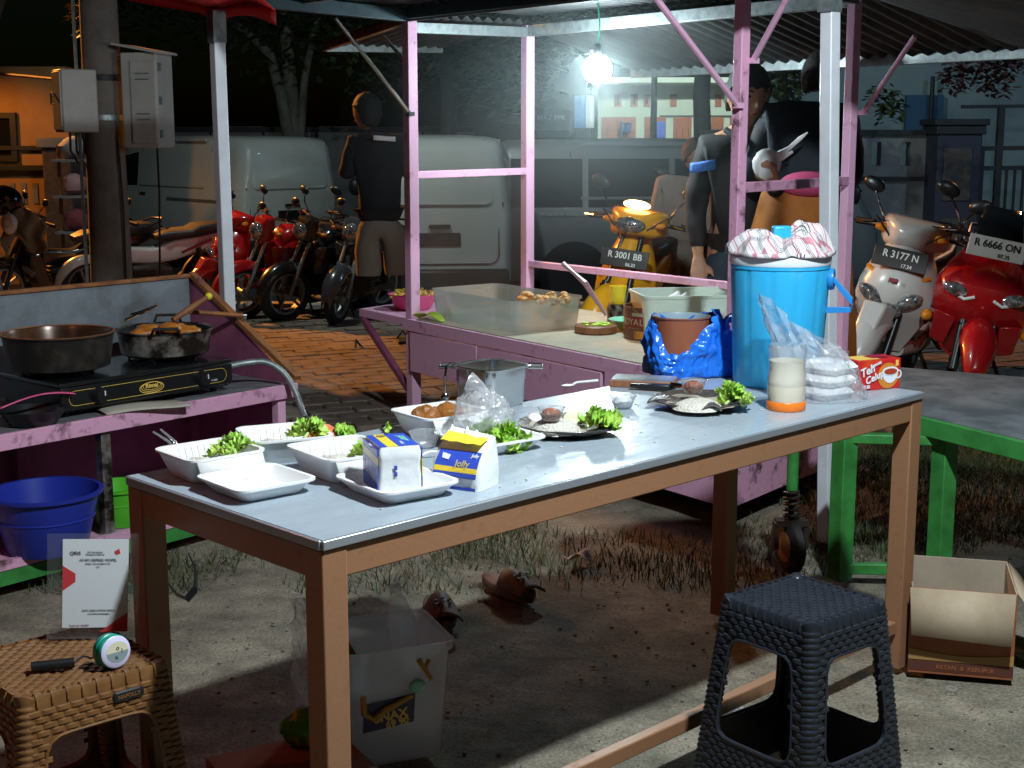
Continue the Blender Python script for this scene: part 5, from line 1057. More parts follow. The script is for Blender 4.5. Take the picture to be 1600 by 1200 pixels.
t = thing('ladle', 'yellow green plastic scoop on the left front of the cart counter', 'scoop', on(.06, .03), EA); mb = MB(); mb.grid(lambda u, v: (-.03 + .20 * u, (v - .5) * (.075 * (1 - u) ** .6 + .018), .022 * math.sin(u * 3) + .02 * (1 - u) * (2 * v - 1) ** 2 + .003), 18, 8); part('scoop', mb, M['lime_plastic'], t, solid=.003)
# basin on the side shelf
q = C1 - ev * .27 + wv * .22; t = thing('basin', 'bright pink basin on the left side shelf of the cart', 'basin', (q.x, q.y, ZC), 0); mb = MB(); mb.lathe([(.085, 0), (.09, .003), (.12, .072), (.128, .074), (.128, .078), (.117, .076), (.088, .008), (.001, .007)], 44); part('bowl', mb, M['pink_plastic'], t)
t = thing('vegetable_scraps', 'yellow peelings heaped in the pink basin', 'peelings', (q.x, q.y, ZC + .012), 0); mb = MB(); rnd = random.Random(5)
for _ in range(34): mb.ball((rnd.uniform(-.10, .10), rnd.uniform(-.08, .08), .05 + rnd.uniform(0, .025)), (rnd.uniform(.014, .034), .011, .008), 7, 5, rot=Euler((rnd.uniform(-1, 1), rnd.uniform(-1, 1), rnd.uniform(0, 6))))
part('peelings', mb, mat('yellow_peel', (.62, .50, .05), .5, col2=(.45, .28, .04), nscale=40), t, kind='stuff')
# ================================================================== POLES AND TARP OF THE TENTS
def pole(label, a, b, r, mt):
    t = thing('tent_pole', label, 'pole', (a.x, a.y, 0), 0, 'tent poles'); mb = MB(); mb.M = Matrix.Translation((-a.x, -a.y, 0)); mb.post(a, b, r * 2, r * 2, R(38)); part('shaft', mb, mt, t, bevel=.004)
    mb = MB(); mb.M = Matrix.Translation((-a.x, -a.y, 0)); mb.post(b - Vector((0, 0, .10)), b + Vector((0, 0, .03)), r * 2 + .008, r * 2 + .008, R(38)); part('joint', mb, M['galv'], t)
a, b = D(366, 730, 5.95), D(338, 28, 5.95); a.z = max(a.z, 0); pole('leaning white tent pole rising behind the stove stand', Vector((a.x, a.y, 0)), b, .025, M['pole_white'])
a, b = D(1299, 640, 4.78), D(1298, -30, 4.78); pole('upright bluish white pole rising behind the blue cooler', Vector((a.x, a.y, 0)), b, .024, M['pole_white'])
tp = thing('tarp', 'red tarpaulin roof of the stove tent at the upper left', 'tarp', (0, 0, 0), 0)
pl0 = D(338, 16, 5.95); w0 = D(110, -4, 5.6)
def tarpf(u, v):
    x = -4.2 + (pl0.x + .24 + 4.2) * u; s = 4.2 * (v); y = 5.97 - s
    sag = .085 * math.sin(min(1, max(0, (x + 4.2) / (pl0.x + 4.2))) * math.pi) if x < pl0.x else .035 * math.sin((x - pl0.x) / .24 * math.pi)
    z = pl0.z + (.22 * (pl0.x - x) / 1.2 if x < pl0.x else .0) + sag * (1 - v) + .30 * v
    return (x, y, z)
mb = MB(); mb.grid(tarpf, 60, 14); mb.grid(lambda u, v: Vector(tarpf(u, 0)) + Vector((0, .003, -.03 - .03 * abs(math.sin(u * 14))) ) * v, 60, 1); part('sheet', mb, M['red_tarp'], tp, solid=.002, smooth=60)
# ================================================================== STOVE STAND ON THE LEFT
B0, B1 = Vector((-1.573, 4.232, 0)), Vector((-.818, 5.133, 0)); d1 = (B1 - B0).normalized(); n1 = Vector((-d1.y, d1.x, 0)); BA = math.atan2(d1.y, d1.x); ZB = .5
st = thing('stove_stand', 'worn pink stove stand with a zinc splash back', 'stove stand', (B1.x, B1.y, 0), BA)      # local x along the front (towards B1), y to the back
Lb, Wb = 1.75, .58
mb = MB(); mb.box((-Lb / 2, Wb / 2, ZB - .012), (Lb, Wb, .024)); part('top', mb, M['grey_top'], st)
mb = MB(); mb.bar((-Lb, -.008, ZB - .022), (.02, -.008, ZB - .022), .016, .052); part('front_edge', mb, M['pink_worn'], st, bevel=.002)
mb = MB(); mb.bar((-Lb, Wb, ZB + .18), (-.01, Wb, ZB + .18), .012, .36); part('splash_back', mb, M['zinc'], st)
mb = MB(); mb.bar((-Lb, Wb, ZB + .366), (0, Wb, ZB + .366), .03, .014); part('back_trim', mb, M['rust'], st, bevel=.002)
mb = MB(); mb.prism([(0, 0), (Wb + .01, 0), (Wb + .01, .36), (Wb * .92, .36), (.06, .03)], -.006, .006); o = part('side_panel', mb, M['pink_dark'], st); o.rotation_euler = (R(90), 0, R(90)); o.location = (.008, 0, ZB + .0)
mb = MB(); mb.bar((.008, -.03, ZB + .025), (.008, Wb, ZB + .372), .03, .018, (0, 0, 1)); part('side_trim', mb, M['rust'], st, bevel=.002)
for x, m_ in ((-.045, 'pink'), (-.80, 'soot_alu'), (-1.7, 'pink_dark')):
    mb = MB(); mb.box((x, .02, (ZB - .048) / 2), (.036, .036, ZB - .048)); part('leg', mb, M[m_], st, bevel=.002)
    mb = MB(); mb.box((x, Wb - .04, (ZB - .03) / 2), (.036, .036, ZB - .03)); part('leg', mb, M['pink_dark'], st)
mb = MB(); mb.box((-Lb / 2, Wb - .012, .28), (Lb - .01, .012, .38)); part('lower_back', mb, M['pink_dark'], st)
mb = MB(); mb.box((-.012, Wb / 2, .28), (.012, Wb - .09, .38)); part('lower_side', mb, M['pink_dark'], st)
mb = MB(); mb.box((-Lb / 2, Wb / 2, .085), (Lb, Wb - .07, .02)); part('lower_shelf', mb, M['pink_worn'], st)
mb = MB(); mb.bar((-Lb, -.004, .09), (-.05, -.004, .09), .02, .03); mb2 = mb; part('shelf_edge', mb, M['pink_worn'], st); mb = MB(); mb.bar((-Lb, -.006, .05), (-.05, -.006, .05), .022, .045); part('shelf_edge', mb, M['green'], st)
def sp(x, y, z): q = B1 + d1 * x + n1 * y; return Vector((q.x, q.y, z))
# the two burner stove
sv = thing('gas_stove', 'black glass two burner gas stove with a gold oval emblem', 'stove', sp(-.58, .23, ZB), BA); WS, DS, HS = .70, .36, .11
mb = MB(); mb.box((0, 0, .062), (WS - .02, DS - .02, .084)); part('case', mb, M['black'], sv, bevel=.006)
mb = MB(); mb.box((0, 0, .112), (WS, DS, .014)); part('glass_top', mb, M['stove'], sv, bevel=.003)
mb = MB(); mb.box((0, -DS / 2 + .004, .066), (WS - .004, .012, .076)); fp = part('front_panel', mb, M['stove'], sv, bevel=.004)
yf = -DS / 2 - .003
def outline(cx, cz, wd, ht, th_, r):
    mb = MB(); o1, o2 = rrect(wd, ht, r, 6, cx, cz), rrect(wd - th_ * 2, ht - th_ * 2, r - th_, 6, cx, cz); mb.loft([[(x, yf, z) for x, z in o1], [(x, yf, z) for x, z in o2]], cap=False); return mb
part('gold_line', outline(0, .066, WS - .06, .050, .0014, .024), M['gold'], sv)
for k, (wd, ht) in enumerate(((.10, .040), (.086, .034), (.072, .028))):
    mb = MB(); n = 40; a_ = [(wd / 2 * math.cos(2 * math.pi * i / n) - .0, ht / 2 * math.sin(2 * math.pi * i / n) + .062 + .003 * k) for i in range(n)]; b_ = [(x * (1 - .05), (z - .062 - .003 * k) * .86 + .062 + .003 * k) for x, z in a_]
    mb.loft([[(x, yf - .0004 - .0003 * k, z) for x, z in a_], [(x, yf - .0004 - .0003 * k, z) for x, z in b_]], cap=False); part('emblem_ring', mb, M['gold'], sv)
lettering('Rinnai', .021, M['gold'], sv, (0, yf - .001, .069), (1, 0, 0), (0, 0, 1), bold=.0006)
lettering('RI-302S', .009, M['print_white'], sv, (.265, yf - .001, .052), (1, 0, 0), (0, 0, 1))
for sx in (-.21, .21):
    mb = MB(); mb.lathe([(.001, .03), (.022, .029), (.024, .024), (.027, 0)], 28, (sx, yf, .066), axis=(0, -1, 0)); kb = part('knob', mb, M['black'], sv); mb = MB(); mb.box((sx + .006, yf - .030, .074), (.004, .003, .016)); part('knob_mark', mb, M['print_white'], kb)
    mb = MB(); [mb.tube([(sx + .055 * math.cos(a) , .02 + .055 * math.sin(a), .120), (sx + .11 * math.cos(a), .02 + .11 * math.sin(a), .132), (sx + .13 * math.cos(a), .02 + .13 * math.sin(a), .120)], .004, 6) for a in [k * math.pi / 2.5 for k in range(5)]]; part('pan_support', mb, M['iron'], sv)
    mb = MB(); mb.lathe([(.03, 0), (.045, 0), (.042, .012), (.028, .014), (.001, .013)], 24, (sx, .02, .119)); part('burner', mb, M['iron'], sv)
for sx in (-1, 1):
    for sy in (-1, 1):
        mb = MB(); mb.lathe([(.012, 0), (.014, .022)], 12, (sx * (WS / 2 - .05), sy * (DS / 2 - .05), 0), cap=True); part('foot', mb, M['rubber'], sv)
zs = ZB + .133
t = thing('frying_pot', 'large sooty round frying pot at the left edge', 'pot', sp(-.80, .25, zs), 0); mb = MB(); mb.lathe([(.001, 0), (.13, .0), (.165, .012), (.18, .115), (.186, .12), (.186, .124), (.176, .122)], 48); part('body', mb, M['soot'], t); mb = MB(); mb.lathe([(.1765, .1225), (.172, .11), (.155, .02), (.001, .018)], 48); part('inside', mb, M['oil_rim'], t)
mb = MB(); mb.lathe([(.184, .1225), (.187, .1255), (.180, .127), (.177, .1235)], 48); part('rim', mb, M['rust'], t)
t = thing('frying_pan', 'burnt aluminium frying pan on the right burner', 'pan', sp(-.37, .25, zs), 0); mb = MB(); mb.lathe([(.001, 0), (.14, 0), (.155, .01), (.165, .085), (.172, .09), (.172, .094), (.160, .09)], 48); part('body', mb, M['soot_alu'], t); mb = MB(); mb.lathe([(.1605, .0905), (.15, .02), (.001, .016)], 48); part('inside', mb, M['soot'], t)
for a in (R(100), R(-75)):
    mb = MB(); c, s_ = math.cos(a), math.sin(a); mb.tube([(.165 * c - .05 * s_, .165 * s_ + .05 * c, .085), (.20 * c - .04 * s_, .20 * s_ + .04 * c, .115), (.20 * c + .04 * s_, .20 * s_ - .04 * c, .115), (.165 * c + .05 * s_, .165 * s_ - .05 * c, .085)], .006, 8); part('handle', mb, M['iron'], t)
pn = sp(-.37, .25, zs); rnd = random.Random(11)
for k in range(5):
    a = k * 1.3; t = thing('fried_fritter', ('orange fritter nearest the wooden spatula', 'orange fritter at the back of the frying pan', 'orange fritter at the left of the frying pan', 'orange fritter at the front of the frying pan', 'orange fritter on top of the heap in the frying pan')[k], 'fritter', pn + Vector((.075 * math.cos(a), .075 * math.sin(a), .07 + (.02 if k == 4 else 0))), a, 'fritters in the frying pan'); mb = MB(); mb.ball((0, 0, .012), (.055, .042, .020), 16, 10, fn=lambda d, q: q * (1 + .25 * nz(d * 1.5, 1.6, k))); part('batter', mb, mat('fritter_batter', (.58, .22, .03), .4, col2=(.35, .11, .015), nscale=25, bump=.5), t, smooth=70)
t = thing('wooden_spatula', 'dark wooden spatula with a yellow tip across the frying pan', 'spatula', pn + Vector((.10, .06, .10)), 0); a, b = D(270, 500, 5.0) - t.location, D(326, 463, 5.12) - t.location; mb = MB(); mb.tube([a, a.lerp(b, .5), b], [.010, .012, .009], 10); part('shaft', mb, M['wood'], t); mb = MB(); mb.ball(b, .014, 12, 8); part('tip', mb, M['yellow_plastic'], t)
t = thing('tongs', 'thin steel tongs lying in the frying pan', 'tongs', pn + Vector((0, 0, .1)), 0); a, b, c = D(196, 500, 4.9) - t.location, D(245, 478, 5.02) - t.location, D(205, 492, 4.93) - t.location; mb = MB(); mb.tube([a, b], .005, 6); mb.tube([c, b], .005, 6); part('arms', mb, M['chrome'], t)
t = thing('steel_pipe', 'thin dark pipe lying across the slanted side of the stove stand', 'pipe', sp(.0, .36, .78), 0); a, b = D(295, 487, 5.25) - t.location, D(380, 493, 5.3) - t.location; mb = MB(); mb.tube([a, b], .009, 10); part('tube', mb, M['rust'], t); mb = MB(); mb.lathe([(.006, 0), (.014, 0), (.014, .012), (.006, .012)], 14, b, axis=tuple((b - a).normalized())); part('collar', mb, M['chrome'], t)
t = thing('gas_hose', 'ribbed steel gas hose curving off the stove stand', 'hose', sp(-.2, .12, ZB + .05), 0); o_ = t.location; pts = [D(352, 574, 5.02), D(385, 567, 5.06), D(415, 566, 5.08), D(440, 580, 5.08), D(458, 605, 5.06), D(470, 635, 5.03), D(476, 652, 5.0)]; 
sm = [pts[0]]
for i in range(len(pts) - 1):
    p0, p1, p2, p3 = pts[max(0, i - 1)], pts[i], pts[i + 1], pts[min(len(pts) - 1, i + 2)]
    for k in range(1, 9):
        u = k / 8; sm.append(.5 * ((2 * p1) + (p2 - p0) * u + (2 * p0 - 5 * p1 + 4 * p2 - p3) * u * u + (3 * p1 - p0 - 3 * p2 + p3) * u ** 3))
mb = MB(); mb.tube([q - o_ for q in sm], [.011 + .0015 * (i % 2) for i in range(len(sm))], 10); part('sleeve', mb, M['galv'], t); mb = MB(); mb.tube([sm[-1] - o_, D(484, 668, 4.98) - o_, D(490, 720, 4.95) - o_, D(470, 790, 4.95) - o_], .012, 10); part('rubber_end', mb, M['rubber'], t)
t = thing('cardboard_sheet', 'flat grey card lying on the front edge of the stove stand', 'card', sp(-.60, .0, ZB + .002), BA + R(-12)); mb = MB(); mb.grid(lambda u, v: (-.19 + .30 * u, -.05 + .15 * v, .004 + .01 * v * (1 - u) + .004 * math.sin(u * 5)), 10, 4); part('card', mb, mat('grey_card', (.42, .39, .33), .7), t, solid=.003)
t = thing('bowl', 'black bowl at the left front of the stove stand', 'bowl', sp(-1.02, .07, ZB + .001), 0); mb = MB(); mb.lathe([(.06, 0), (.075, .004), (.105, .05), (.108, .052), (.10, .05), (.07, .008), (.001, .007)], 40); part('body', mb, M['black'], t)
t = thing('spoon', 'pink plastic spoon lying across the black bowl', 'spoon', sp(-.99, .05, ZB + .055), BA + R(-10)); mb = MB(); mb.grid(lambda u, v: (-.14 + .24 * u, (v - .5) * (.010 + .028 * max(0, u - .55) / .45 * (1.2 - .3 * u)), .012 + .03 * math.sin(u * 2.4)), 20, 6); part('body', mb, M['pink_plastic'], t, solid=.003)
# basins on the lower shelf
def basin(label, loc, r, h, mt):
    t = thing('basin', label, 'basin', loc, 0, 'basins under the stove stand'); mb = MB(); mb.lathe([(r * .70, 0), (r * .72, .004), (r * .96, h - .012), (r * 1.04, h - .010), (r * 1.05, h), (r * .96, h), (r * .70, .008), (.001, .007)], 52); part('bowl', mb, M[mt], t); mb = MB(); mb.lathe([(r * .86, h * .55), (r * .885, h * .57), (r * .88, h * .60)], 52); part('ridge', mb, M[mt], t)
q = G(52, 876, .10); basin('big dark blue basin on the lower shelf of the stove stand', (q.x, q.y + .14, .097), .175, .195, 'blue_plastic')
q = G(165, 832, .10); basin('lime green basin right of the big blue basin', (q.x + .01, q.y + .13, .097), .105, .135, 'lime_basin')
t = thing('strap_loop', 'black strap hanging in a loop under the left end of the brown table', 'strap', (G(285, 938, .22)), 0); mb = MB(); o_ = t.location; pts = [D(232, 862, 3.55), D(250, 895, 3.5), D(275, 928, 3.45), D(292, 936, 3.44), D(306, 920, 3.47), D(306, 890, 3.52), D(296, 868, 3.56)]
for i in range(len(pts) - 1): mb.bar(pts[i] - o_, pts[i + 1] - o_, .022, .004, (1, .2, .3))
part('strap', mb, M['black'], t)
# ================================================================== STOOLS
def stool(label, loc, rz, mt, Hs=.45, a0=.122, a1=.165, plate=None):
    t = thing('woven_stool', label, 'stool', loc, rz, 'woven plastic stools'); m = M[mt]
    half = lambda z: a0 + (a1 - a0) * (1 - z / Hs)
    rot = lambda k, p: Matrix.Rotation(k * math.pi / 2, 3, 'Z') @ Vector(p)
    def P(k, u, z, off=0): h = half(z); return rot(k, (u, -h - off, z))
    zt, zb_ = Hs - .075, .155
    hole = lambda u, z: abs(u) < half(z) - .052 and zb_ < z < zt
    # four perforated sides
    for k in range(4):
        n = 12; zc = (zt + zb_) / 2; hh = (zt - zb_) / 2; inner = []; outer = []; N_ = 48
        for i in range(N_):
            a = 2 * math.pi * i / N_ + math.pi / 4; c, s = math.cos(a), math.sin(a); q = max(abs(c), abs(s)); ex = 7.0
            sc = (abs(c) ** ex + abs(s) ** ex) ** (-1 / ex)
            z = zc + hh * s * sc; inner.append(((half(z) - .046) * c * sc, z))
            zo = Hs / 2 + .008 + (Hs / 2 - .008 - .008) * (s / q); outer.append(((half(zo) - .014) * c / q, zo))
        def lay(off): return [[P(k, u, z, off) for u, z in outer], [P(k, u, z, off) for u, z in inner]]
        A, B = lay(.0), lay(-.007); mb = MB(); mb.loft([A[0], A[1], B[1], B[0], A[0]], cap=False); part('side', mb, m, t, smooth=30)
        mb = MB(); mb.tube([P(k, u, z, .001) for u, z in inner + [inner[0]]], .0035, 6, cap=False); part('hole_rim', mb, m, t)
    # woven strands on the sides, raised
    wv_ = MB()
    def pillow(P0, ex, ey, nn, wd, ht, d):
        q = [P0 + ex * (sx * wd / 2) + ey * (sy * ht / 2) for sx, sy in ((-1, -1), (1, -1), (1, 1), (-1, 1))]; r2 = [P0 + ex * (sx * wd * .30) + ey * (sy * ht * .34) + nn * d for sx, sy in ((-1, -1), (1, -1), (1, 1), (-1, 1))]
        wv_.add(q + r2, [(4, 5, 6, 7), (0, 1, 5, 4), (1, 2, 6, 5), (2, 3, 7, 6), (3, 0, 4, 7)])
    dz = .0122; du = .0265
    for k in range(4):
        ex = rot(k, (1, 0, 0)); ey = rot(k, (0, (a1 - a0) / Hs, 1)).normalized(); nn = ex.cross(ey)
        for j in range(int((Hs - .03) / dz)):
            z = .012 + (j + .5) * dz; h = half(z) - .018
            i0 = -int(h / du) - 1
            for i in range(i0, -i0 + 1):
                u = (i + (.5 if j % 2 else 0)) * du
                if abs(u) > h - .006 or hole(u - .004, z) or hole(u + .004, z): continue
                pillow(P(k, u, z, .0002), ex, ey, nn, du * .92, dz * .86, .0032)
    # seat
    zt_ = Hs; A_ = a0 - .006; du2, dv2 = .0275, .0125
    for j in range(-int(A_ / dv2), int(A_ / dv2) + 1):
        for i in range(-int(A_ / du2) - 1, int(A_ / du2) + 2):
            u, v = (i + (.5 if j % 2 else 0)) * du2, j * dv2
            if abs(u) > A_ - .008 or abs(v) > A_ - .004 or (abs(u) > A_ - .03 and abs(v) > A_ - .02 and abs(u) + abs(v) > 2 * A_ - .04): continue
            pillow(Vector((u, v, zt_ + .0006 - .004 * (1 - (u / A_) ** 2) * (1 - (v / A_) ** 2))), Vector((1, 0, 0)), Vector((0, 1, 0)), Vector((0, 0, 1)), du2 * .9, dv2 * .86, .0034)
    part('weave', wv_, m, t, kind='stuff', smooth=50)
    mb = MB(); mb.grid(lambda u, v: ((u - .5) * 2 * (a0 - .004), (v - .5) * 2 * (a0 - .004), zt_ - .004 * (1 - (2 * u - 1) ** 2) * (1 - (2 * v - 1) ** 2)), 10, 10); part('seat', mb, m, t)
    mb = MB(); R1 = rrect(2 * a0 + .002, 2 * a0 + .002, .03, 6); n = len(R1)
    mb.loft([ring(rrect(2 * a0 - .012, 2 * a0 - .012, .026, 6), zt_ + .001), ring(rrect(2 * a0 - .004, 2 * a0 - .004, .028, 6), zt_ + .002), ring(R1, zt_ - .004), ring(rrect(2 * a0 + .004, 2 * a0 + .004, .03, 6), zt_ - .02)], cap=False); part('seat_edge', mb, m, t, smooth=60)
    wr = MB()
    for s4 in range(4):
        for i in range(9):
            u = -a0 + .030 + i * (2 * a0 - .06) / 8; c = rot(s4, (u, -a0 + .001, zt_ - .001)); wr.tube([rot(s4, (u, -a0 + .012, zt_ + .0015)), rot(s4, (u, -a0 + .003, zt_ + .0012)), rot(s4, (u, -a0 - .0015, zt_ - .006)), rot(s4, (u, -a0 - .002, zt_ - .018))], .0034, 6)
    part('edge_wraps', wr, m, t, kind='stuff')
    # corner legs with wrapped strands
    for k in range(4):
        pts, rad = [], []
        nn = 150
        for i in range(nn + 1):
            z = (Hs - .008) * i / nn; h = half(z) - .016; pts.append(rot(k, (h, -h, z))); rad.append(.0185 + .0016 * math.sin(z / dz * 2 * math.pi))
        pts.append(rot(k, (half(Hs) - .022, -half(Hs) + .022, Hs - .001))); rad.append(.008)
        mb = MB(); mb.tube(pts, rad, 14); part('leg', mb, m, t, smooth=60)
    if plate:
        pz, pu = Hs - .038, .055; ey = Vector((0, (a1 - a0) / Hs, 1)).normalized(); mb = MB(); mb.loft([[P(0, x, z, .004) for x, z in rrect(.062, .02, .0095, 6, pu, pz)], [P(0, x, z, .007) for x, z in rrect(.056, .015, .007, 6, pu, pz)]]); pp = part('maker_plate', mb, M['black'], t); lettering(plate, .010, M['stool_brown'], t, P(0, pu, pz, .0076), (1, 0, 0), tuple(ey), bold=.0003)
    return t
stool('charcoal woven plastic stool at the lower right, in front of the table', (.612, 2.83, 0), R(39), 'stool_black')
stool('brown woven plastic stool at the lower left carrying the payment sign', (-.835, 2.485, 0), R(42), 'stool_brown', Hs=.45, a0=.142, a1=.185, plate='NAPOLLY')
# payment sign
SZ = .4535
t = thing('payment_sign', 'clear acrylic stand holding a white and red payment sheet on the brown stool', 'sign', (-.808, 2.585, SZ), R(-4)); t.rotation_euler = (0, R(3.5), R(12)); Ws, Hsn = .150, .185; t.scale = (1.13,) * 3
mb = MB(); mb.box((0, 0, Hsn / 2), (Ws, .003, Hsn)); mb.box((0, .022, .002), (Ws, .05, .003)); part('acrylic', mb, M['acrylic'], t, bevel=.0008)
mb = MB(); mb.box((.004, -.0028, Hsn / 2 + .006), (.107, .0008, .155)); part('sheet', mb, mat('sign_paper', (.74, .76, .80), .5), t)
M['sign_red'] = mat('sign_red_ink', (.62, .05, .06), .5)
yk = -.0037; xl, xr_, zb2, zt2 = -.0495, .0575, .0135, .1685
def pm(nm, pts, m): mb = MB(); mb.add([(x, yk, z) for x, z in pts], [tuple(range(len(pts)))]); part(nm, mb, m, t, smooth=0)
pm('red_corner', [(xl, zt2 - .038), (xl, zt2 - .082), (xl + .021, zt2 - .066), (xl + .021, zt2 - .052)], M['sign_red'])
pm('red_corner', [(xr_, zb2 + .034), (xr_ - .046, zb2), (xr_, zb2)], M['sign_red'])
pm('logo_mark', [(.034, .155), (.042, .160), (.044, .152), (.037, .149)], M['sign_red'])
for s_, x, z, sz in (('QRIS', -.029, .152, .0085), ('QR Code Standar', .003, .154, .0035), ('Pembayaran Nasional', .003, .150, .0035), ('AYAM GEPREK MOPEL', .008, .140, .0062), ('NMID : ID1021089417731', .008, .1335, .0038), ('A01', .008, .128, .0034), ('SATU QRIS UNTUK SEMUA', .010, .0515, .0045), ('Cek aplikasi penyelenggara', .010, .046, .0034), ('Dicetak oleh : 93600008', -.022, .0255, .0032), ('Versi cetak : 1.0', -.027, .021, .0032)):
    lettering(s_, sz, M['print_dark'], t, (x, yk - .0002, z), (1, 0, 0), (0, 0, 1), ext=.0001)
# round tape and key fob on the stool
t = thing('round_tin', 'round teal and lilac tin with a half moon face on the brown stool', 'tin', (-.728, 2.44, SZ + .030), 0); ax = Vector((.72, -.69, .12)).normalized()
mb = MB(); mb.lathe([(.001, -.018), (.029, -.018), (.031, -.015), (.031, -.004), (.0295, -.003), (.0295, -.001), (.031, 0), (.031, .008), (.030, .010), (.001, .010)], 40, axis=tuple(ax)); part('case', mb, M['teal'], t)
mb = MB(); mb.lathe([(.001, .0105), (.0285, .0105), (.0295, .0125), (.027, .0145), (.001, .0145)], 40, axis=tuple(ax)); part('lid', mb, M['tape_face'], t)
Q = Vector((0, 0, 1)).rotation_difference(ax).to_matrix(); rx_ = ax.cross(Vector((0, 0, 1))).normalized() * -1; uz = ax.cross(rx_) * -1 if ax.cross(rx_).z < 0 else ax.cross(rx_)
def disc(nm, pts, d, m): mb = MB(); mb.add([rx_ * x + uz * z + ax * d for x, z in pts], [tuple(range(len(pts)))]); part(nm, mb, m, t, smooth=0)
disc('cream_half', [(.022 * math.cos(R(a)) + .002, .019 * math.sin(R(a))) for a in range(0, 181, 15)], .0149, mat('cream_face', (.62, .58, .40), .4)); disc('grey_half', [(.022 * math.cos(R(a)) + .002, .019 * math.sin(R(a))) for a in range(180, 361, 15)], .0149, mat('grey_face', (.22, .27, .28), .4))
lettering('o', .012, M['print_dark'], t, rx_ * .003 + uz * .007 + ax * .0153, rx_, uz); lettering('x', .012, M['print_dark'], t, rx_ * -.001 + uz * -.009 + ax * .0153, rx_, uz); lettering('l', .012, M['print_dark'], t, rx_ * .011 + uz * .0 + ax * .0153, rx_, uz)
t = thing('key_fob', 'black key fob with a thin cord lying on the brown stool', 'key fob', (-.83, 2.425, SZ), R(18)); mb = MB(); mb.tube([(-.04, 0, .010), (.035, 0, .010)], .0095, 12); part('fob', mb, M['black'], t, bevel=.001); mb = MB(); mb.tube([(.035, 0, .010), (.05, .01, .016), (.06, .02, .010), (.062, .0, .014), (.072, .012, .012)], .0018, 6); part('cord', mb, M['black_matte'], t)
# ================================================================== ON THE GROUND UNDER THE TABLE
t = thing('storage_box', 'milky plastic storage box with a torn price sticker under the table', 'storage box', (-.295, 3.10, .002), R(22)); W_, D_, H_ = .25, .23, .28
mb = MB(); f = .035; mb.loft([ring(rrect(W_ - f, D_ - f, .02), 0), ring(rrect(W_, D_, .025), H_ - .02), ring(rrect(W_ + .016, D_ + .016, .028), H_ - .02), ring(rrect(W_ + .018, D_ + .018, .028), H_), ring(rrect(W_ + .008, D_ + .008, .026), H_), ring(rrect(W_ - .008, D_ - .008, .024), H_ - .004), ring(rrect(W_ - f - .006, D_ - f - .006, .02), .006), ring(rrect(.02, .02, .005), .005)]); part('body', mb, M['milky'], t)
mb = MB(); yy_ = lambda z, o: -(D_ - f + f * z / (H_ - .02)) / 2 - o
mb.add([(-.085, yy_(.085, .002), .085), (.035, yy_(.085, .002), .095), (.038, yy_(.17, .002), .165), (-.082, yy_(.17, .002), .155)], [(0, 1, 2, 3)]); part('price_sticker', mb, mat('navy_sticker', (.02, .03, .13), .4, col2=(.05, .02, .06), nscale=14), t, smooth=0)
up_ = (0, -.07, 1); lettering('SNAX', .030, M['gold'], t, (-.020, yy_(.12, .004), .119), (1, 0, .08), up_, bold=.0012); lettering('69 90', .024, M['gold'], t, (-.005, yy_(.10, .004), .100), (1, 0, .08), up_, bold=.001)
mb = MB(); mb.tube([(-.085, yy_(.17, .006), .175), (-.083, yy_(.14, .006), .135), (-.062, yy_(.12, .007), .12), (-.03, yy_(.14, .008), .138), (.03, yy_(.16, .006), .162)], [.007, .008, .009, .008, .006], 6); part('tape_strip', mb, mat('yellow_tape', (.50, .28, .03), .5), t)
mb = MB(); mb.tube([(.045, yy_(.24, .004), .245), (.058, yy_(.23, .006), .222), (.075, yy_(.2, .004), .195)], [.007, .006, .005], 6); mb.tube([(.07, yy_(.24, .004), .243), (.058, yy_(.23, .006), .222)], .005, 6); part('tape_strip', mb, mat('yellow_tape2', (.42, .22, .03), .5), t)
mb = MB(); mb.ball((.042, yy_(.18, .004), .182), (.020, .006, .016), 12, 8); part('mint_sticker', mb, M['mint'], t)
def bottle(label, loc, h, r, tilt):
    t = thing('plastic_bottle', label, 'bottle', loc, 0); t.rotation_euler = tilt; mb = MB(); mb.lathe([(.001, 0), (r * .9, .0), (r, .01), (r, h * .25), (r * .93, h * .28), (r, h * .31), (r, h * .55), (r * .93, h * .6), (r * .98, h * .66), (r * .55, h * .88), (r * .36, h * .92), (r * .36, h)], 28); part('body', mb, M['clear'], t); mb = MB(); mb.lathe([(r * .42, h * .955), (r * .42, h * 1.01), (.001, h * 1.01)], 20); part('cap', mb, M['milky'], t); return t
bottle('crumpled clear plastic bottle standing up out of the storage box', (-.235, 3.14, .13), .255, .034, (R(4), R(-8), 0))
t = thing('plastic_bag', 'crinkled clear food bag sticking up at the left of the storage box', 'plastic bag', (-.43, 3.06, .12), R(20)); mb = MB()
mb.grid(lambda u, v: ((u - .5) * .13 * (1 - .75 * v ** 1.5) - .05 * v + .012 * nz((u * 4, v * 6, 0), 1.6, 3), .02 * math.sin(u * 12 + v * 5) * (1 - v) + .02 * nz((u * 6, v * 6, 2), 1.6, 5), .26 * v), 22, 26); part('film', mb, M['film'], t, smooth=20)
t = thing('cardboard_slip', 'folded brown card leaning in the clear food bag', 'card', (-.405, 3.10, .14), R(15)); mb = MB(); mb.add([(-.05, 0, .23), (-.035, .0, .235), (.06, .01, .05), (.02, .0, .02)], [(0, 1, 2, 3)]); part('card', mb, M['carton_print'], t, solid=.003)
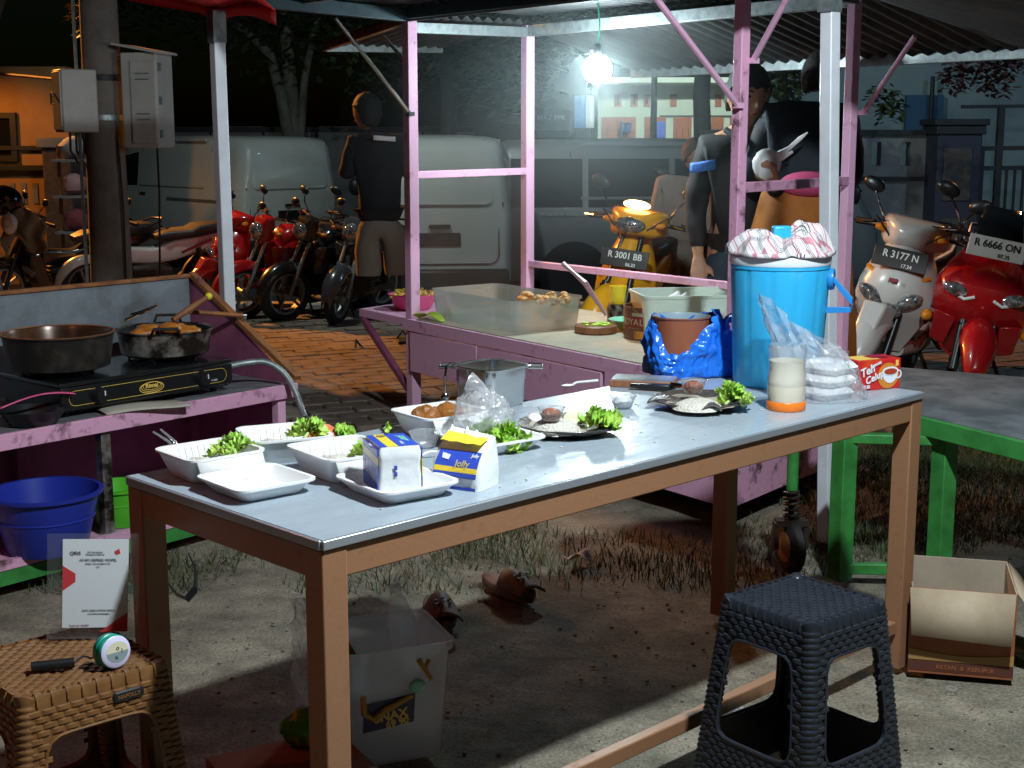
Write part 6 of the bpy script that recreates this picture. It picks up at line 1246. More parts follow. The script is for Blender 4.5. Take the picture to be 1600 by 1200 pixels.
t = thing('snack_packet', 'shiny green and yellow packet on the flat carton under the table', 'packet', (-.445, 2.88, .105), R(10)); mb = MB(); mb.ball((0, 0, .035), (.06, .035, .045), 16, 10, fn=lambda d, q: q * (1 + .2 * nz(d, 2, 3))); part('foil', mb, mat('green_foil', (.06, .22, .02), .25, col2=(.5, .36, .04), nscale=14, nlo=.5, nhi=.56), t, smooth=30)
t = thing('carton', 'brown carton on the ground at the left of the storage box', 'carton', (-.47, 2.80, .001), R(30)); mb = MB(); mb.box((0, 0, .05), (.30, .22, .10)); part('case', mb, M['carton_print'], t, bevel=.002)
mb = MB(); mb.add([(-.15, -.112, .10), (.15, -.112, .10), (.15, -.19, .045), (-.15, -.19, .035)], [(0, 1, 2, 3)]); part('flap', mb, M['carton'], t, solid=.003)
def slipper(label, loc, rz):
    t = thing('rubber_clog', label, 'clog', loc, rz, 'brown rubber clogs'); out = [(.045 * math.sin(math.pi * min(1, max(0, s_))) ** .5 * (1 + .15 * (1 - s_)) , -.13 + .27 * s_) for s_ in [k / 14 for k in range(15)]]; o2 = [(x, y) for x, y in out] + [(-x * .95, y) for x, y in reversed(out[1:-1])]
    mb = MB(); mb.loft([[(x * .94, y * .97, 0) for x, y in o2], [(x, y, .01) for x, y in o2], [(x, y, .028) for x, y in o2], [(x * .9, y * .95, .032) for x, y in o2]]); part('sole', mb, M['clog'], t, smooth=60)
    mb = MB(); mb.grid(lambda u, v: ((u - .5) * .098 * (.98 - .25 * max(0, v - .5)) , -.13 + .135 * v, .028 + (.052 - .03 * (1 - v) ** 2) * math.sin(u * math.pi) ** .6), 14, 10); part('upper', mb, M['clog'], t, solid=.005)
    mb = MB(); [mb.lathe([(.001, 0), (.006, .0), (.006, .003), (.001, .003)], 8, ((i - 1) * .02, -.06 - .02 * j, .079 - .004 * j - .006 * abs(i - 1))) for i in range(3) for j in range(2)]; part('hole', mb, M['black_matte'], t); return t
M['clog'] = mat('brown_rubber_clog', (.15, .085, .06), .6)
slipper('brown rubber clog nearer the storage box', (-.215, 3.99, .0), R(12)); slipper('brown rubber clog further right under the table', (-.01, 4.22, .0), R(35))
q = G(1140, 1108, 0); t = thing('litter', 'crumpled clear wrapper on the dirt left of the black stool legs', 'litter', q, 0); mb = MB(); mb.ball((0, 0, .012), (.035, .024, .016), 16, 10, fn=lambda d, q: q * (1 + .35 * nz(d * 2, 2, 4))); part('wrapper', mb, M['film'], t, smooth=15)
q = G(1487, 1076, 0); t = thing('bottle_ring', 'small clear ring on the dirt in front of the cardboard box', 'ring', q, 0); mb = MB(); mb.lathe([(.010, 0), (.015, 0), (.015, .003), (.010, .003), (.010, 0)], 20); part('ring', mb, M['clear_cup'], t)
q = G(902, 874, 0); t = thing('litter', 'small pale scrap of paper on the dark grass under the table', 'litter', q, .4); mb = MB(); mb.grid(lambda u, v: ((u - .5) * .09, (v - .5) * .05, .012 + .016 * math.sin(u * 5) * math.cos(v * 4)), 8, 6); part('paper', mb, mat('dirty_paper', (.55, .42, .42), .7), t, solid=.001)
rnd = random.Random(9)
mb = MB()
for _ in range(1500):
    x, y = rnd.uniform(-1.2, 2.2), rnd.uniform(2.4, 4.7); r = rnd.choice((.0018, .0022, .003, .0035, .006)); mb.ball((x, y, -.016 + .012 * nz((x, y, 0), 1.7)), (r, r * .8, r * .6), 6, 4)
o = part('pebbles', mb, mat('pebble', (.25, .22, .18), .8, col2=(.14, .12, .1), nscale=6), kind='stuff'); o['label'] = 'tiny pebbles scattered on the packed dirt'
# ================================================================== CARDBOARD BOX ON THE RIGHT
q = G(1418, 1050, 0); t = thing('cardboard_box', 'open cardboard box with its front flap folded down', 'cardboard box', (q.x, q.y, .001), R(-14)); W_, D_, H_ = .265, .30, .235; th_ = .004
def wallp(nm, c, d, m): mb = MB(); mb.box(c, d); return part(nm, mb, m, t, bevel=.0008)
wallp('front_wall', (W_ / 2, th_ / 2, H_ / 2), (W_, th_, H_), M['carton_print']); wallp('back_wall', (W_ / 2, D_ - th_ / 2, H_ / 2), (W_, th_, H_), M['carton_in']); wallp('side_wall', (th_ / 2, D_ / 2, H_ / 2), (th_, D_ - 2 * th_ - .001, H_), M['carton_in']); wallp('side_wall', (W_ - th_ / 2, D_ / 2, H_ / 2), (th_, D_ - 2 * th_ - .001, H_), M['carton']); wallp('floor', (W_ / 2, D_ / 2, th_ / 2), (W_ - .01, D_ - .01, th_), M['carton_in'])
mb = MB(); mb.add([(-.004, -.002, H_), (W_ - .004, -.002, H_), (W_ - .012, -.045, H_ - .128), (.003, -.04, H_ - .118)], [(0, 1, 2, 3)]); part('front_flap', mb, M['carton'], t, solid=.004)
mb = MB(); mb.add([(W_ + .002, .01, H_), (W_ + .002, D_ - .02, H_), (W_ + .085, D_ - .03, H_ - .085), (W_ + .075, .02, H_ - .10)], [(0, 1, 2, 3)]); part('side_flap', mb, M['carton'], t, solid=.004)
mb = MB(); mb.add([(W_, -.0012, .008), (0, -.0012, .008), (0, -.0012, .036), (W_, -.0012, .036)], [(0, 1, 2, 3)]); part('print_band', mb, mat('dark_carton_print', (.10, .03, .02), .6), t, smooth=0); 
mb = MB(); mb.grid(lambda u, v: (W_ * u, -.0016, .038 + .03 * v * (1 - .4 * math.sin(u * 3.1))), 12, 1); part('print_band', mb, mat('ochre_carton_print', (.36, .20, .07), .6), t)
lettering('KETAN  &  KERUPUK', .016, M['carton_print'], t, (W_ * .55, -.0022, .021), (1, 0, 0), (0, 0, 1), bold=.0003)
# ================================================================== GREEN PUSHCART TABLE ON THE RIGHT
gt_ = thing('green_pushcart', 'green steel pushcart table with a dull grey top at the right edge', 'pushcart', (1.06, 4.78, 0), 0); Zg = .54
Aq, Bq, Cq, Dq = Vector((0, 0, 0)), Vector((.53, -1.0, 0)), Vector((1.25, .02, 0)), Vector((.38, .51, 0))
mb = MB(); mb.loft([[V3(q, Zg - .012) for q in (Aq, Bq, Cq, Dq)], [V3(q, Zg) for q in (Aq, Bq, Cq, Dq)]]); part('top', mb, M['grey_top'], gt_)
for a, b in ((Aq, Bq), (Bq, Cq), (Cq, Dq), (Dq, Aq)):
    mb = MB(); mb.bar(V3(a, Zg - .032), V3(b, Zg - .032), .03, .058); part('frame_rail', mb, M['green'], gt_, bevel=.003)
for q in (Vector((-.005, -.42, 0)), Vector((.30, -.46, 0)), Vector((.52, -.94, 0)), Vector((1.18, .0, 0)), Vector((.42, .44, 0))):
    mb = MB(); mb.box((q.x, q.y, (Zg - .06) / 2), (.058, .058, Zg - .06), R(30)); part('leg', mb, M['green'], gt_, bevel=.003)
mb = MB(); mb.bar((.0, -.42, .035), (.30, -.46, .045), .03, .035); part('stretcher', mb, M['green'], gt_, bevel=.003); mb = MB(); mb.bar((-.005, -.42, Zg - .075), (.3, -.46, Zg - .075), .04, .03); part('stretcher', mb, M['green'], gt_, bevel=.003)
cg = bpy.data.objects.new('castor', None); link(cg, gt_); cg.location = (-.155, -.36, 0)
mb = MB(); mb.tube([(0, 0, .28), (0, 0, .46)], .019, 12); part('stem', mb, M['green'], cg)
mb = MB(); mb.tube([(.024 * math.cos(a), .024 * math.sin(a), .185 + .095 * a / (5 * 2 * math.pi)) for a in [k * .35 for k in range(int(5 * 2 * math.pi / .35))]], .0052, 6); part('spring', mb, M['iron'], cg)
mb = MB(); mb.tube([(0, 0, .17), (0, 0, .29)], .011, 10); mb.box((0, 0, .172), (.10, .05, .018)); mb.bar((-.048, 0, .172), (-.048, .0, .085), .016, .04, (0, 1, 0)); mb.bar((.048, 0, .172), (.048, .0, .085), .016, .04, (0, 1, 0)); part('fork', mb, M['iron'], cg)
mb = MB(); mb.lathe([(.02, -.022), (.075, -.022), (.088, -.012), (.088, .012), (.075, .022), (.02, .022)], 32, (.0, 0, .09), axis=(1, .25, 0)); part('wheel', mb, M['rubber'], cg)
mb = MB(); mb.lathe([(.001, -.028), (.03, -.026), (.05, -.0225), (.05, .0225), (.03, .026), (.001, .028)], 20, (.0, 0, .09), axis=(1, .25, 0)); part('hub', mb, M['rust'], cg)
# ================================================================== MOTORBIKES
def paintm(n, c, c2=None): return mat(n, c, .25, coat=.6, col2=c2, nscale=4)
M['p_white'] = paintm('white_scooter_paint', (.58, .55, .52)); M['p_red'] = paintm('red_scooter_paint', (.36, .008, .011)); M['p_yellow'] = paintm('yellow_bike_paint', (.72, .33, .015)); M['p_black'] = paintm('black_bike_paint', (.014, .014, .016)); M['p_bluegrey'] = paintm('grey_bike_paint', (.06, .065, .075))
M['seat_vinyl'] = mat('seat_vinyl', (.02, .018, .018), .45, bump=.15, bscale=80); M['lens'] = mat('headlamp_lens', (.20, .21, .22), .06, .75, col2=(.65, .66, .68), nscale=45, nlo=.45, nhi=.6); M['amber'] = mat('amber_lens', (.75, .24, .02), .15); M['plate_black'] = mat('black_number_plate', (.02, .012, .012), .4); M['plate_white'] = mat('white_number_plate', (.80, .78, .74), .45)
def bike(label, fx, fy, head, lean=8, steer=0, style='beat', paint='p_white', plate=None, plate_sub='', plate_white=False, lit=False, dark='black', group='motorbikes parked at the roadside', scale=1.0):
    hv = Vector((head[0], head[1])).normalized(); rz = math.atan2(hv.y, hv.x); WB = 1.24; fr_ = Vector((fx, fy)); c = fr_ - hv * (WB / 2 * scale)
    t = thing('motorbike', label, 'motorbike', (c.x, c.y, gz(c.y)), rz, group); t.rotation_euler = (R(-lean), 0, rz); t.scale = (scale,) * 3
    pm_, dk = M[paint], M[dark]; rw = .275 if style in ('bebek', 'sport') else .25
    A, B = WB / 2, -WB / 2
    def bwheel(x, w=.09, rim='galv', par=t, z=None):
        g = bpy.data.objects.new('wheel', None); link(g, par); g.location = (x, 0, rw if z is None else z)
        mb = MB(); mb.lathe([(rw * .70, -w / 2), (rw * .9, -w / 2), (rw, -w * .2), (rw, w * .2), (rw * .9, w / 2), (rw * .70, w / 2)], 30, axis=(0, 1, 0)); part('tyre', mb, M['rubber'], g)
        mb = MB(); mb.lathe([(rw * .64, -w * .42), (rw * .72, -w * .46), (rw * .72, w * .46), (rw * .64, w * .42), (rw * .64, -w * .42)], 26, axis=(0, 1, 0))
        for k in range(5):
            a = k * 2 * math.pi / 5; mb.bar((math.cos(a) * .03, 0, math.sin(a) * .03), (math.cos(a) * rw * .67, 0, math.sin(a) * rw * .67), .022, .03, (0, 1, 0))
        mb.lathe([(.001, -.05), (.045, -.05), (.045, .05), (.001, .05)], 14, axis=(0, 1, 0)); part('rim', mb, M[rim], g); return g
    # steering group turned by steer
    sg_ = bpy.data.objects.new('steering', None); link(sg_, t); sx = .40; sg_.location = (sx, 0, 0); sg_.rotation_euler = (0, 0, R(steer))
    fxl = A - sx
    bwheel(fxl, .08, par=sg_); bwheel(B, .10)
    zt = .92 if style != 'sport' else .98
    for s in (-1, 1):
        mb = MB(); mb.tube([(fxl, s * .075, rw), (fxl - .10, s * .075, rw + .30)], .022, 10); mb.tube([(fxl - .10, s * .07, rw + .28), (fxl - .24, s * .055, zt - .06)], .016, 10); part('fork', mb, M['galv'] if style == 'sport' else dk, sg_)
    # front fender hugging the wheel
    a0, a1 = (-5, 118) if style != 'nmax' else (10, 120)
    mb = MB(); mb.grid(lambda u, v: (fxl + (rw + .028 + .03 * (1 - v) * (style == 'nmax')) * math.cos(R(a0 + (a1 - a0) * v)) - .018 * abs(2 * u - 1) ** 3 * math.cos(R(a0 + (a1 - a0) * v)), (2 * u - 1) * (.07 + .018 * math.sin(v * math.pi)) * (.55 + .45 * min(1, v * 2.6)), rw + (rw + .028) * math.sin(R(a0 + (a1 - a0) * v)) - .075 * abs(2 * u - 1) ** 2.5), 14, 18); part('front_fender', mb, pm_, sg_, solid=.006)
    if style == 'beat':
        mb = MB(); mb.loft([[(fxl + .04, -.075, rw + .12), (fxl + .20, -.05, rw + .17), (fxl + .20, .05, rw + .17), (fxl + .04, .075, rw + .12)], [(fxl - .02, -.085, rw + .30), (fxl + .10, -.06, rw + .33), (fxl + .10, .06, rw + .33), (fxl - .02, .085, rw + .30)]]); part('fender_cover', mb, pm_, sg_, bevel=.012)
    # handlebar with cowl, grips, levers, mirrors
    hz = zt + (.0 if style != 'nmax' else -.02); hx = fxl - .28
    mb = MB(); mb.tube([(hx - .10, -.34, hz - .01), (hx - .02, -.16, hz + .0), (hx, 0, hz - .02), (hx - .02, .16, hz), (hx - .10, .34, hz - .01)], .012, 8); part('handlebar', mb, dk, sg_)
    for s in (-1, 1):
        mb = MB(); mb.tube([(hx - .065, s * .24, hz), (hx - .11, s * .355, hz - .01)], .019, 10); part('grip', mb, M['rubber'], sg_)
        mb = MB(); mb.tube([(hx - .01, s * .20, hz + .01), (hx + .01, s * .28, hz), (hx - .05, s * .36, hz - .005)], .006, 6); part('lever', mb, M['chrome'], sg_)
        if style != 'nmax' or s < 0:
            mb = MB(); mb.tube([(hx - .03, s * .17, hz + .02), (hx - .01, s * .22, hz + .10), (hx - .04, s * .27, hz + .17)], .006, 6); mr = part('mirror_stalk', mb, M['chrome'], sg_)
            mb = MB(); mb.ball((hx - .045, s * .285, hz + .20), (.018, .062, .038), 16, 10, rot=Euler((R(s * 18), 0, 0))); part('mirror', mb, dk, sg_)
            mb = MB(); mb.ball((hx - .060, s * .285, hz + .20), (.006, .054, .032), 16, 10, rot=Euler((R(s * 18), 0, 0))); part('mirror_glass', mb, M['chrome'], sg_)
    def cowl(pts): mb = MB(); mb.loft(pts); return mb
    def rr_(x, w, z0, z1, r=.03): return [(x, y, z) for y, z in [(p[0], p[1] + (z0 + z1) / 2) for p in rrect(w, z1 - z0, min(r, (z1 - z0) * .45), 4)]]
    if style in ('beat', 'bebek'):
        part('handlebar_cowl', cowl([rr_(hx - .10, .30, hz - .05, hz + .05), rr_(hx - .02, .36, hz - .07, hz + .075), rr_(hx + .06, .28, hz - .08, hz + .07), rr_(hx + .12, .16, hz - .06, hz + .045), rr_(hx + .15, .08, hz - .03, hz + .02)]), pm_, sg_, smooth=50)
        for s in (-1, 1):
            mb = MB(); mb.ball((hx + .045, s * .145, hz - .0), (.035, .055, .024), 12, 8, rot=Euler((0, 0, R(-s * 30)))); part('indicator', mb, M['amber'], sg_)
    if style == 'bebek':
        mb = MB(); mb.ball((hx + .115, 0, hz - .012), (.05, .095, .05), 20, 12); part('headlight', mb, M['lens'], sg_)
        if lit:
            mb = MB(); mb.ball((hx + .05, 0, hz + .10), (.035, .085, .026), 16, 10); part('lit_lamp', mb, M['glow_tip'], sg_)
    if style == 'sport':
        mb = MB(); mb.ball((hx + .17, 0, hz - .13), (.06, .09, .085), 20, 14); part('headlight', mb, M['lens'], sg_)
        part('headlight_cowl', cowl([rr_(hx + .04, .20, hz - .20, hz + .01), rr_(hx + .13, .21, hz - .22, hz + .0), rr_(hx + .16, .15, hz - .2, hz - .06)]), pm_, sg_, smooth=50)
        for s in (-1, 1):
            mb = MB(); mb.tube([(hx + .06, s * .09, hz - .12), (hx + .05, s * .2, hz - .12)], .008, 6); mb.ball((hx + .06, s * .215, hz - .12), (.03, .03, .02), 10, 8); part('indicator', mb, M['amber'], sg_)
    for s_ in (-1, 1):
        mb = MB(); mb.tube([(hx - .06, s_ * .17, hz + .015), (hx + .06, s_ * .20, hz + .05), (hx + .10, s_ * .10, hz - .03), (hx + .06, s_ * .05, hz - .14)], .0045, 5); part('cable', mb, M['black'], sg_)
    # leg shield
    def sh(z, w, xn, xb):
        half = [(xb, w), (xb + (xn - xb) * .5, w * .98), (xn - .035, w * .62), (xn - .008, w * .25), (xn, 0.0)]
        return [(x, y, z) for x, y in half] + [(x, -y, z) for x, y in reversed(half[:-1])]
    prof = {'beat': [(.30, .085, .42, .34), (.40, .135, .47, .36), (.50, .185, .55, .38), (.58, .20, .605, .38), (.66, .195, .61, .36), (.75, .165, .565, .33), (.84, .12, .48, .30), (.88, .07, .42, .29)],
            'nmax': [(.30, .12, .42, .30), (.42, .19, .50, .34), (.52, .235, .60, .36), (.60, .245, .66, .36), (.68, .235, .66, .34), (.76, .19, .58, .31), (.84, .13, .48, .29), (.90, .08, .42, .29)],
            'bebek': [(.34, .16, .44, .30), (.44, .185, .47, .32), (.55, .18, .50, .32), (.66, .15, .50, .31), (.76, .115, .46, .29), (.86, .075, .40, .27)],
            'sport': [(.46, .13, .36, .12), (.56, .16, .38, .10), (.68, .17, .36, .06), (.78, .14, .30, .04), (.84, .10, .24, .04)]}[style]
    mb = MB(); mb.loft([sh(*q) for q in prof]); part('front_shield', mb, pm_, t, smooth=38, bevel=0)
    if style == 'beat':
        for s in (-1, 1):
            mb = MB(); mb.ball((.565, s * .085, .585), (.052, .098, .040), 18, 12, rot=Euler((R(s * 30), 0, R(-s * 28)))); part('headlight', mb, M['lens'], t)
            mb = MB(); mb.bar((.575, s * .02, .655), (.505, s * .165, .73), .012, .018); part('amber_strip', mb, M['amber'], t, bevel=.003)
            for k in range(2):
                mb = MB(); mb.bar((.50, s * .188, .50 + .035 * k), (.40, s * .205, .53 + .035 * k), .012, .014); part('vent', mb, M['black'], t)
        mb = MB(); mb.ball((.585, 0, .53), (.04, .075, .042), 18, 12); part('headlight', mb, M['lens'], t); mb = MB(); mb.box((.615, 0, .69), (.01, .05, .022), rot=Euler((0, R(-20), 0))); part('emblem', mb, M['tin_red'], t, bevel=.003)
        mb = MB(); mb.box((hx + .105, .05, hz + .01), (.03, .05, .03)); o = part('sticker', mb, M['print_blue'], sg_, bevel=.006)
    if style == 'nmax':
        for s in (-1, 1):
            mb = MB(); mb.ball((.615, s * .12, .635), (.045, .095, .036), 18, 12, rot=Euler((R(s * 14), 0, R(-s * 30)))); part('headlight', mb, M['lens'], t)
            mb = MB(); mb.tube([(.66, s * .045, .625), (.655, s * .09, .605), (.615, s * .165, .625), (.58, s * .205, .66)], .008, 6); part('light_strip', mb, M['plate_white'], t)
            mb = MB(); mb.ball((.50, s * .245, .47), (.05, .03, .03), 12, 8); part('indicator', mb, M['amber'], t)
            mb = MB(); mb.loft([[(.60, s * .10, .50), (.58, s * .21, .52), (.40, s * .245, .50), (.40, s * .20, .46)], [(.50, s * .13, .34), (.47, s * .21, .36), (.34, s * .20, .34), (.34, s * .15, .32)]]); part('cheek', mb, pm_, t, bevel=.01)
        mb = MB(); mb.grid(lambda u, v: (.52 - .16 * v - .05 * (2 * u - 1) ** 2, (2 * u - 1) * (.14 - .05 * v), .84 + .22 * v), 10, 6); part('windscreen', mb, M['dark_glass'], t, solid=.004)
    if style == 'bebek':
        for s in (-1, 1):
            mb = MB(); mb.loft([[(.46, s * .06, .60), (.42, s * .17, .62), (.30, s * .20, .60), (.30, s * .16, .56)], [(.40, s * .12, .30), (.36, s * .20, .30), (.20, s * .20, .28), (.20, s * .15, .28)]]); part('leg_guard', mb, pm_, t, bevel=.012)
            mb = MB(); mb.bar((.455, s * .10, .50), (.38, s * .19, .42), .03, .05); part('grille', mb, M['galv'], t, bevel=.006)
            for k in range(2):
                mb = MB(); mb.bar((.478, s * .05, .53 - .04 * k), (.44, s * .14, .545 - .04 * k), .012, .014); part('vent', mb, M['black'], t)
    if style == 'sport':
        for s in (-1, 1):
            mb = MB(); mb.loft([[(.40, s * .10, .62), (.36, s * .17, .60), (.15, s * .19, .58), (.15, s * .14, .52)], [(.44, s * .11, .72), (.36, s * .19, .74), (.10, s * .19, .72), (.10, s * .14, .70)]]); part('shroud', mb, pm_, t, bevel=.012)
        mb = MB(); mb.loft([rr_(.30, .20, .62, .82, .06), rr_(.18, .27, .66, .90, .08), rr_(.02, .25, .66, .88, .08), rr_(-.08, .16, .66, .80, .05)]); part('fuel_tank', mb, pm_, t, smooth=60)
    # number plate on the nose
    if plate:
        px_, pz_ = {'beat': (.575, .80), 'nmax': (.565, .87), 'bebek': (.525, .72), 'sport': (.56, .62)}[style]; pm2 = M['plate_white'] if plate_white else M['plate_black']; ink = M['plate_black'] if plate_white else M['plate_white']
        mb = MB(); mb.box((px_, 0, pz_), (.006, .275, .105), rot=Euler((0, R(-14), 0))); pp = part('number_plate', mb, pm2, t, bevel=.002)
        n_ = Vector((math.cos(R(14)), 0, math.sin(R(14)) * 1)); o_ = Vector((px_, 0, pz_)) + n_ * .0042
        upv = (-math.sin(R(14)), 0, math.cos(R(14)))
        lettering(plate, .052, ink, t, o_ + Vector(upv) * .014, (0, 1, 0), upv, bold=.0008, sx=.9); lettering(plate_sub, .026, ink, t, o_ + Vector(upv) * -.034 + Vector((0, .04, 0)), (0, 1, 0), upv, bold=.0004)
    # body, floor, seat, tail
    if style in ('beat', 'nmax'):
        mb = MB(); mb.loft([rr_(.36, .20, .27, .40), rr_(.10, .30, .26, .36), rr_(-.10, .30, .28, .42), rr_(-.20, .26, .34, .60), rr_(-.42, .28, .42, .72), rr_(-.80, .20, .58, .78), rr_(-.95, .12, .68, .80)]); part('side_body', mb, pm_, t, smooth=50)
        mb = MB(); mb.box((.14, 0, .372), (.34, .30, .02)); part('floorboard', mb, M['rubber'], t, bevel=.006)
    else:
        mb = MB(); mb.loft([rr_(.24, .10, .48, .64), rr_(-.05, .14, .46, .62), rr_(-.25, .22, .50, .70), rr_(-.55, .22, .58, .74), rr_(-.85, .14, .68, .80), rr_(-.98, .07, .76, .82)]); part('side_body', mb, pm_, t, smooth=50)
        mb = MB(); mb.loft([rr_(.18, .22, .22, .46, .06), rr_(-.06, .28, .20, .48, .06), rr_(-.22, .20, .26, .44, .06)]); [mb.box((.08, 0, .30 + .03 * k), (.22, .30, .010)) for k in range(5)]; part('engine', mb, M['iron'], t)
    for s_ in (-1, 1):
        mb = MB(); mb.bar((-.30, s_ * .142, .58), (-.62, s_ * .128, .70), .008, .028); part('decal', mb, M['tin_red'] if paint != 'p_red' else M['plate_white'], t)
    mb = MB(); mb.loft([rr_(-.06, .16, .70, .75, .02), rr_(-.18, .26, .70, .79, .03), rr_(-.42, .28, .72, .80, .03), rr_(-.50, .28, .73, .84, .03), rr_(-.78, .22, .77, .86, .03), rr_(-.86, .14, .79, .85, .02)]); part('seat', mb, M['seat_vinyl'], t, smooth=60)
    mb = MB(); mb.tube([(-.74, -.13, .82), (-.92, -.12, .88), (-.98, 0, .89), (-.92, .12, .88), (-.74, .13, .82)], .012, 8); part('grab_rail', mb, M['black'], t)
    mb = MB(); mb.ball((-.96, 0, .76), (.04, .08, .035), 12, 8); part('tail_light', mb, mat('red_lens', (.4, .01, .01), .15), t)
    mb = MB(); mb.grid(lambda u, v: (B + (rw + .05) * math.cos(R(60 + 95 * v)), (2 * u - 1) * .07, rw + (rw + .05) * math.sin(R(60 + 95 * v))), 6, 10); part('rear_fender', mb, M['black'], t, solid=.005)
    mb = MB(); mb.tube([(-.1, -.13, .24), (-.35, -.17, .25), (-.45, -.18, .29), (-.88, -.19, .40)], [.02, .022, .045, .05], 12); part('exhaust', mb, M['iron'], t)
    mb = MB(); mb.bar((-.05, .10, .26), (B + .0, .09, rw), .05, .07); part('swing_arm', mb, M['iron'], t); mb = MB(); mb.tube([(B + .05, .12, rw + .05), (-.48, .12, .62)], .028, 10); part('shock', mb, M['iron'], t)
    mb = MB(); mb.tube([(.0, .14, .26), (-.03, .14 + .10 + .02 * lean / 8, -.02 + .25 * math.tan(R(lean)) + .02)], .011, 8); part('side_stand', mb, M['iron'], t)
    return t
def at(px, Y): p = D(px, 500, Y); return p.x, Y
bike('white scooter with a black plate, right of the pink cart', *at(1352, 7.2), (-.42, -.91), 11, -8, 'beat', 'p_white', 'R 3177 N', '17.24')
bike('red scooter with a white plate at the right edge', *at(1496, 6.95), (-.30, -.95), 11, 4, 'nmax', 'p_red', 'R 6666 ON', '07.25', True)
bike('yellow motorbike with a lit amber lamp behind the cart', *at(945, 7.95), (-.30, -.95), 7, -10, 'bebek', 'p_yellow', 'R 3001 BB', '06.23', lit=True)
bike('red motorbike nearest the white tent pole', *at(378, 10.7), (-.70, -.72), 9, -6, 'sport', 'p_red', scale=.82)
bike('second red motorbike hidden behind the white tent pole', *at(330, 11.0), (-.72, -.70), 9, -4, 'beat', 'p_red', scale=.82)
bike('black motorbike between the red one and the man in shorts', *at(445, 10.6), (-.62, -.78), 9, -8, 'sport', 'p_black', scale=.82)
bike('dark grey motorbike half hidden behind the man in shorts', *at(528, 10.4), (-.12, -.99), 9, -8, 'sport', 'p_bluegrey', scale=.82)
bike('white scooter passing behind the utility pole', *at(136, 11.2), (-.82, -.57), 6, 0, 'bebek', 'p_white', scale=.82)
bk = bike('black scooter at the far left with a jacket over its handlebar', *at(6, 11.0), (-.80, -.60), 6, 0, 'bebek', 'p_black', scale=.82)
bike('orange trimmed dark motorbike behind the man in the grey jacket', *at(1062, 9.3), (-.2, -.98), 7, 8, 'bebek', mat('burnt_orange_paint', (.35, .09, .02), .3, coat=.5) and 'p_black')
o = D(36, 352, 10.75); t = thing('jacket', 'olive jacket thrown over the handlebar of the far left scooter', 'jacket', (o.x, o.y, o.z), R(25)); mb = MB(); mb.grid(lambda u, v: ((u - .5) * .30 + .02 * math.sin(v * 9), .07 * math.cos((u - .5) * 3.2) + .03 * math.sin(u * 15 + v * 3) - .02, .13 - .26 * v * (1 - .3 * math.sin(u * 7)) - .12 * (2 * u - 1) ** 2), 26, 14); part('cloth', mb, mat('olive_cloth', (.20, .16, .10), .85, bump=.2), t, solid=.02, smooth=60)
o = D(4, 318, 10.8); t = thing('helmet', 'glossy black helmet at the far left edge', 'helmet', (o.x, o.y, o.z - .11), R(200)); mb = MB(); mb.ball((0, 0, .12), (.15, .12, .13), 24, 16, fn=lambda d, q: Vector((q.x, q.y, max(q.z, -.10)))); part('shell', mb, M['stove'], t, smooth=60); mb = MB(); mb.grid(lambda u, v: (.153 * math.cos(R(-60 + 120 * u)), .124 * math.sin(R(-60 + 120 * u)), .07 + .09 * v), 14, 4); part('visor', mb, M['dark_glass'], t, solid=.003)
o = D(14, 345, 10.6); t = thing('paper_bag', 'white bag hanging at the far left scooter', 'bag', (o.x, o.y, o.z - .1), 0); mb = MB(); mb.ball((0, 0, .08), (.06, .05, .08), 14, 10, fn=lambda d, q: q * (1 + .2 * nz(d, 2, 1))); part('body', mb, M['white_pack'], t, smooth=30)
for k, (px, py, Y) in enumerate(((118, 246, 14.5), (128, 300, 14.6))):
    pass
# small roadside stack of crates and bags left of the utility pole
o = D(122, 400, 14.0); t = thing('rack', 'cluttered street rack with pinkish bundles left of the utility pole', 'rack', (o.x, 14.0, gz(14)), 0)
for x in (-.14, .14):
    mb = MB(); mb.bar((x, 0, 0), (x, 0, 1.75), .03); part('upright', mb, M['rust'], t)
for k, z in enumerate((.5, .9, 1.25, 1.6)):
    mb = MB(); mb.box((0, 0, z), (.34, .3, .025)); part('board', mb, M['grey_wall'], t)
cl_ = [('pink_cloth', (.42, .24, .24)), ('grey_cloth', (.30, .28, .30)), ('maroon_cloth', (.22, .05, .06))]
for k, z in enumerate((.52, .92, 1.27, 1.62)):
    tt = thing('bundle', ('lowest bundle on the street rack', 'grey bundle on the second board of the street rack', 'dark red bundle under the top board of the street rack', 'pink bundle on top of the street rack')[k], 'bundle', (o.x + .02, 13.95, gz(14) + z), k, 'bundles on the street rack'); mb = MB(); mb.ball((0, 0, .10), (.13, .11, .11), 14, 9, fn=lambda d, q: q * (1 + .25 * nz(d, 2, k))); part('cloth', mb, mat(cl_[(k + 1) % 3][0], cl_[(k + 1) % 3][1], .85), tt)
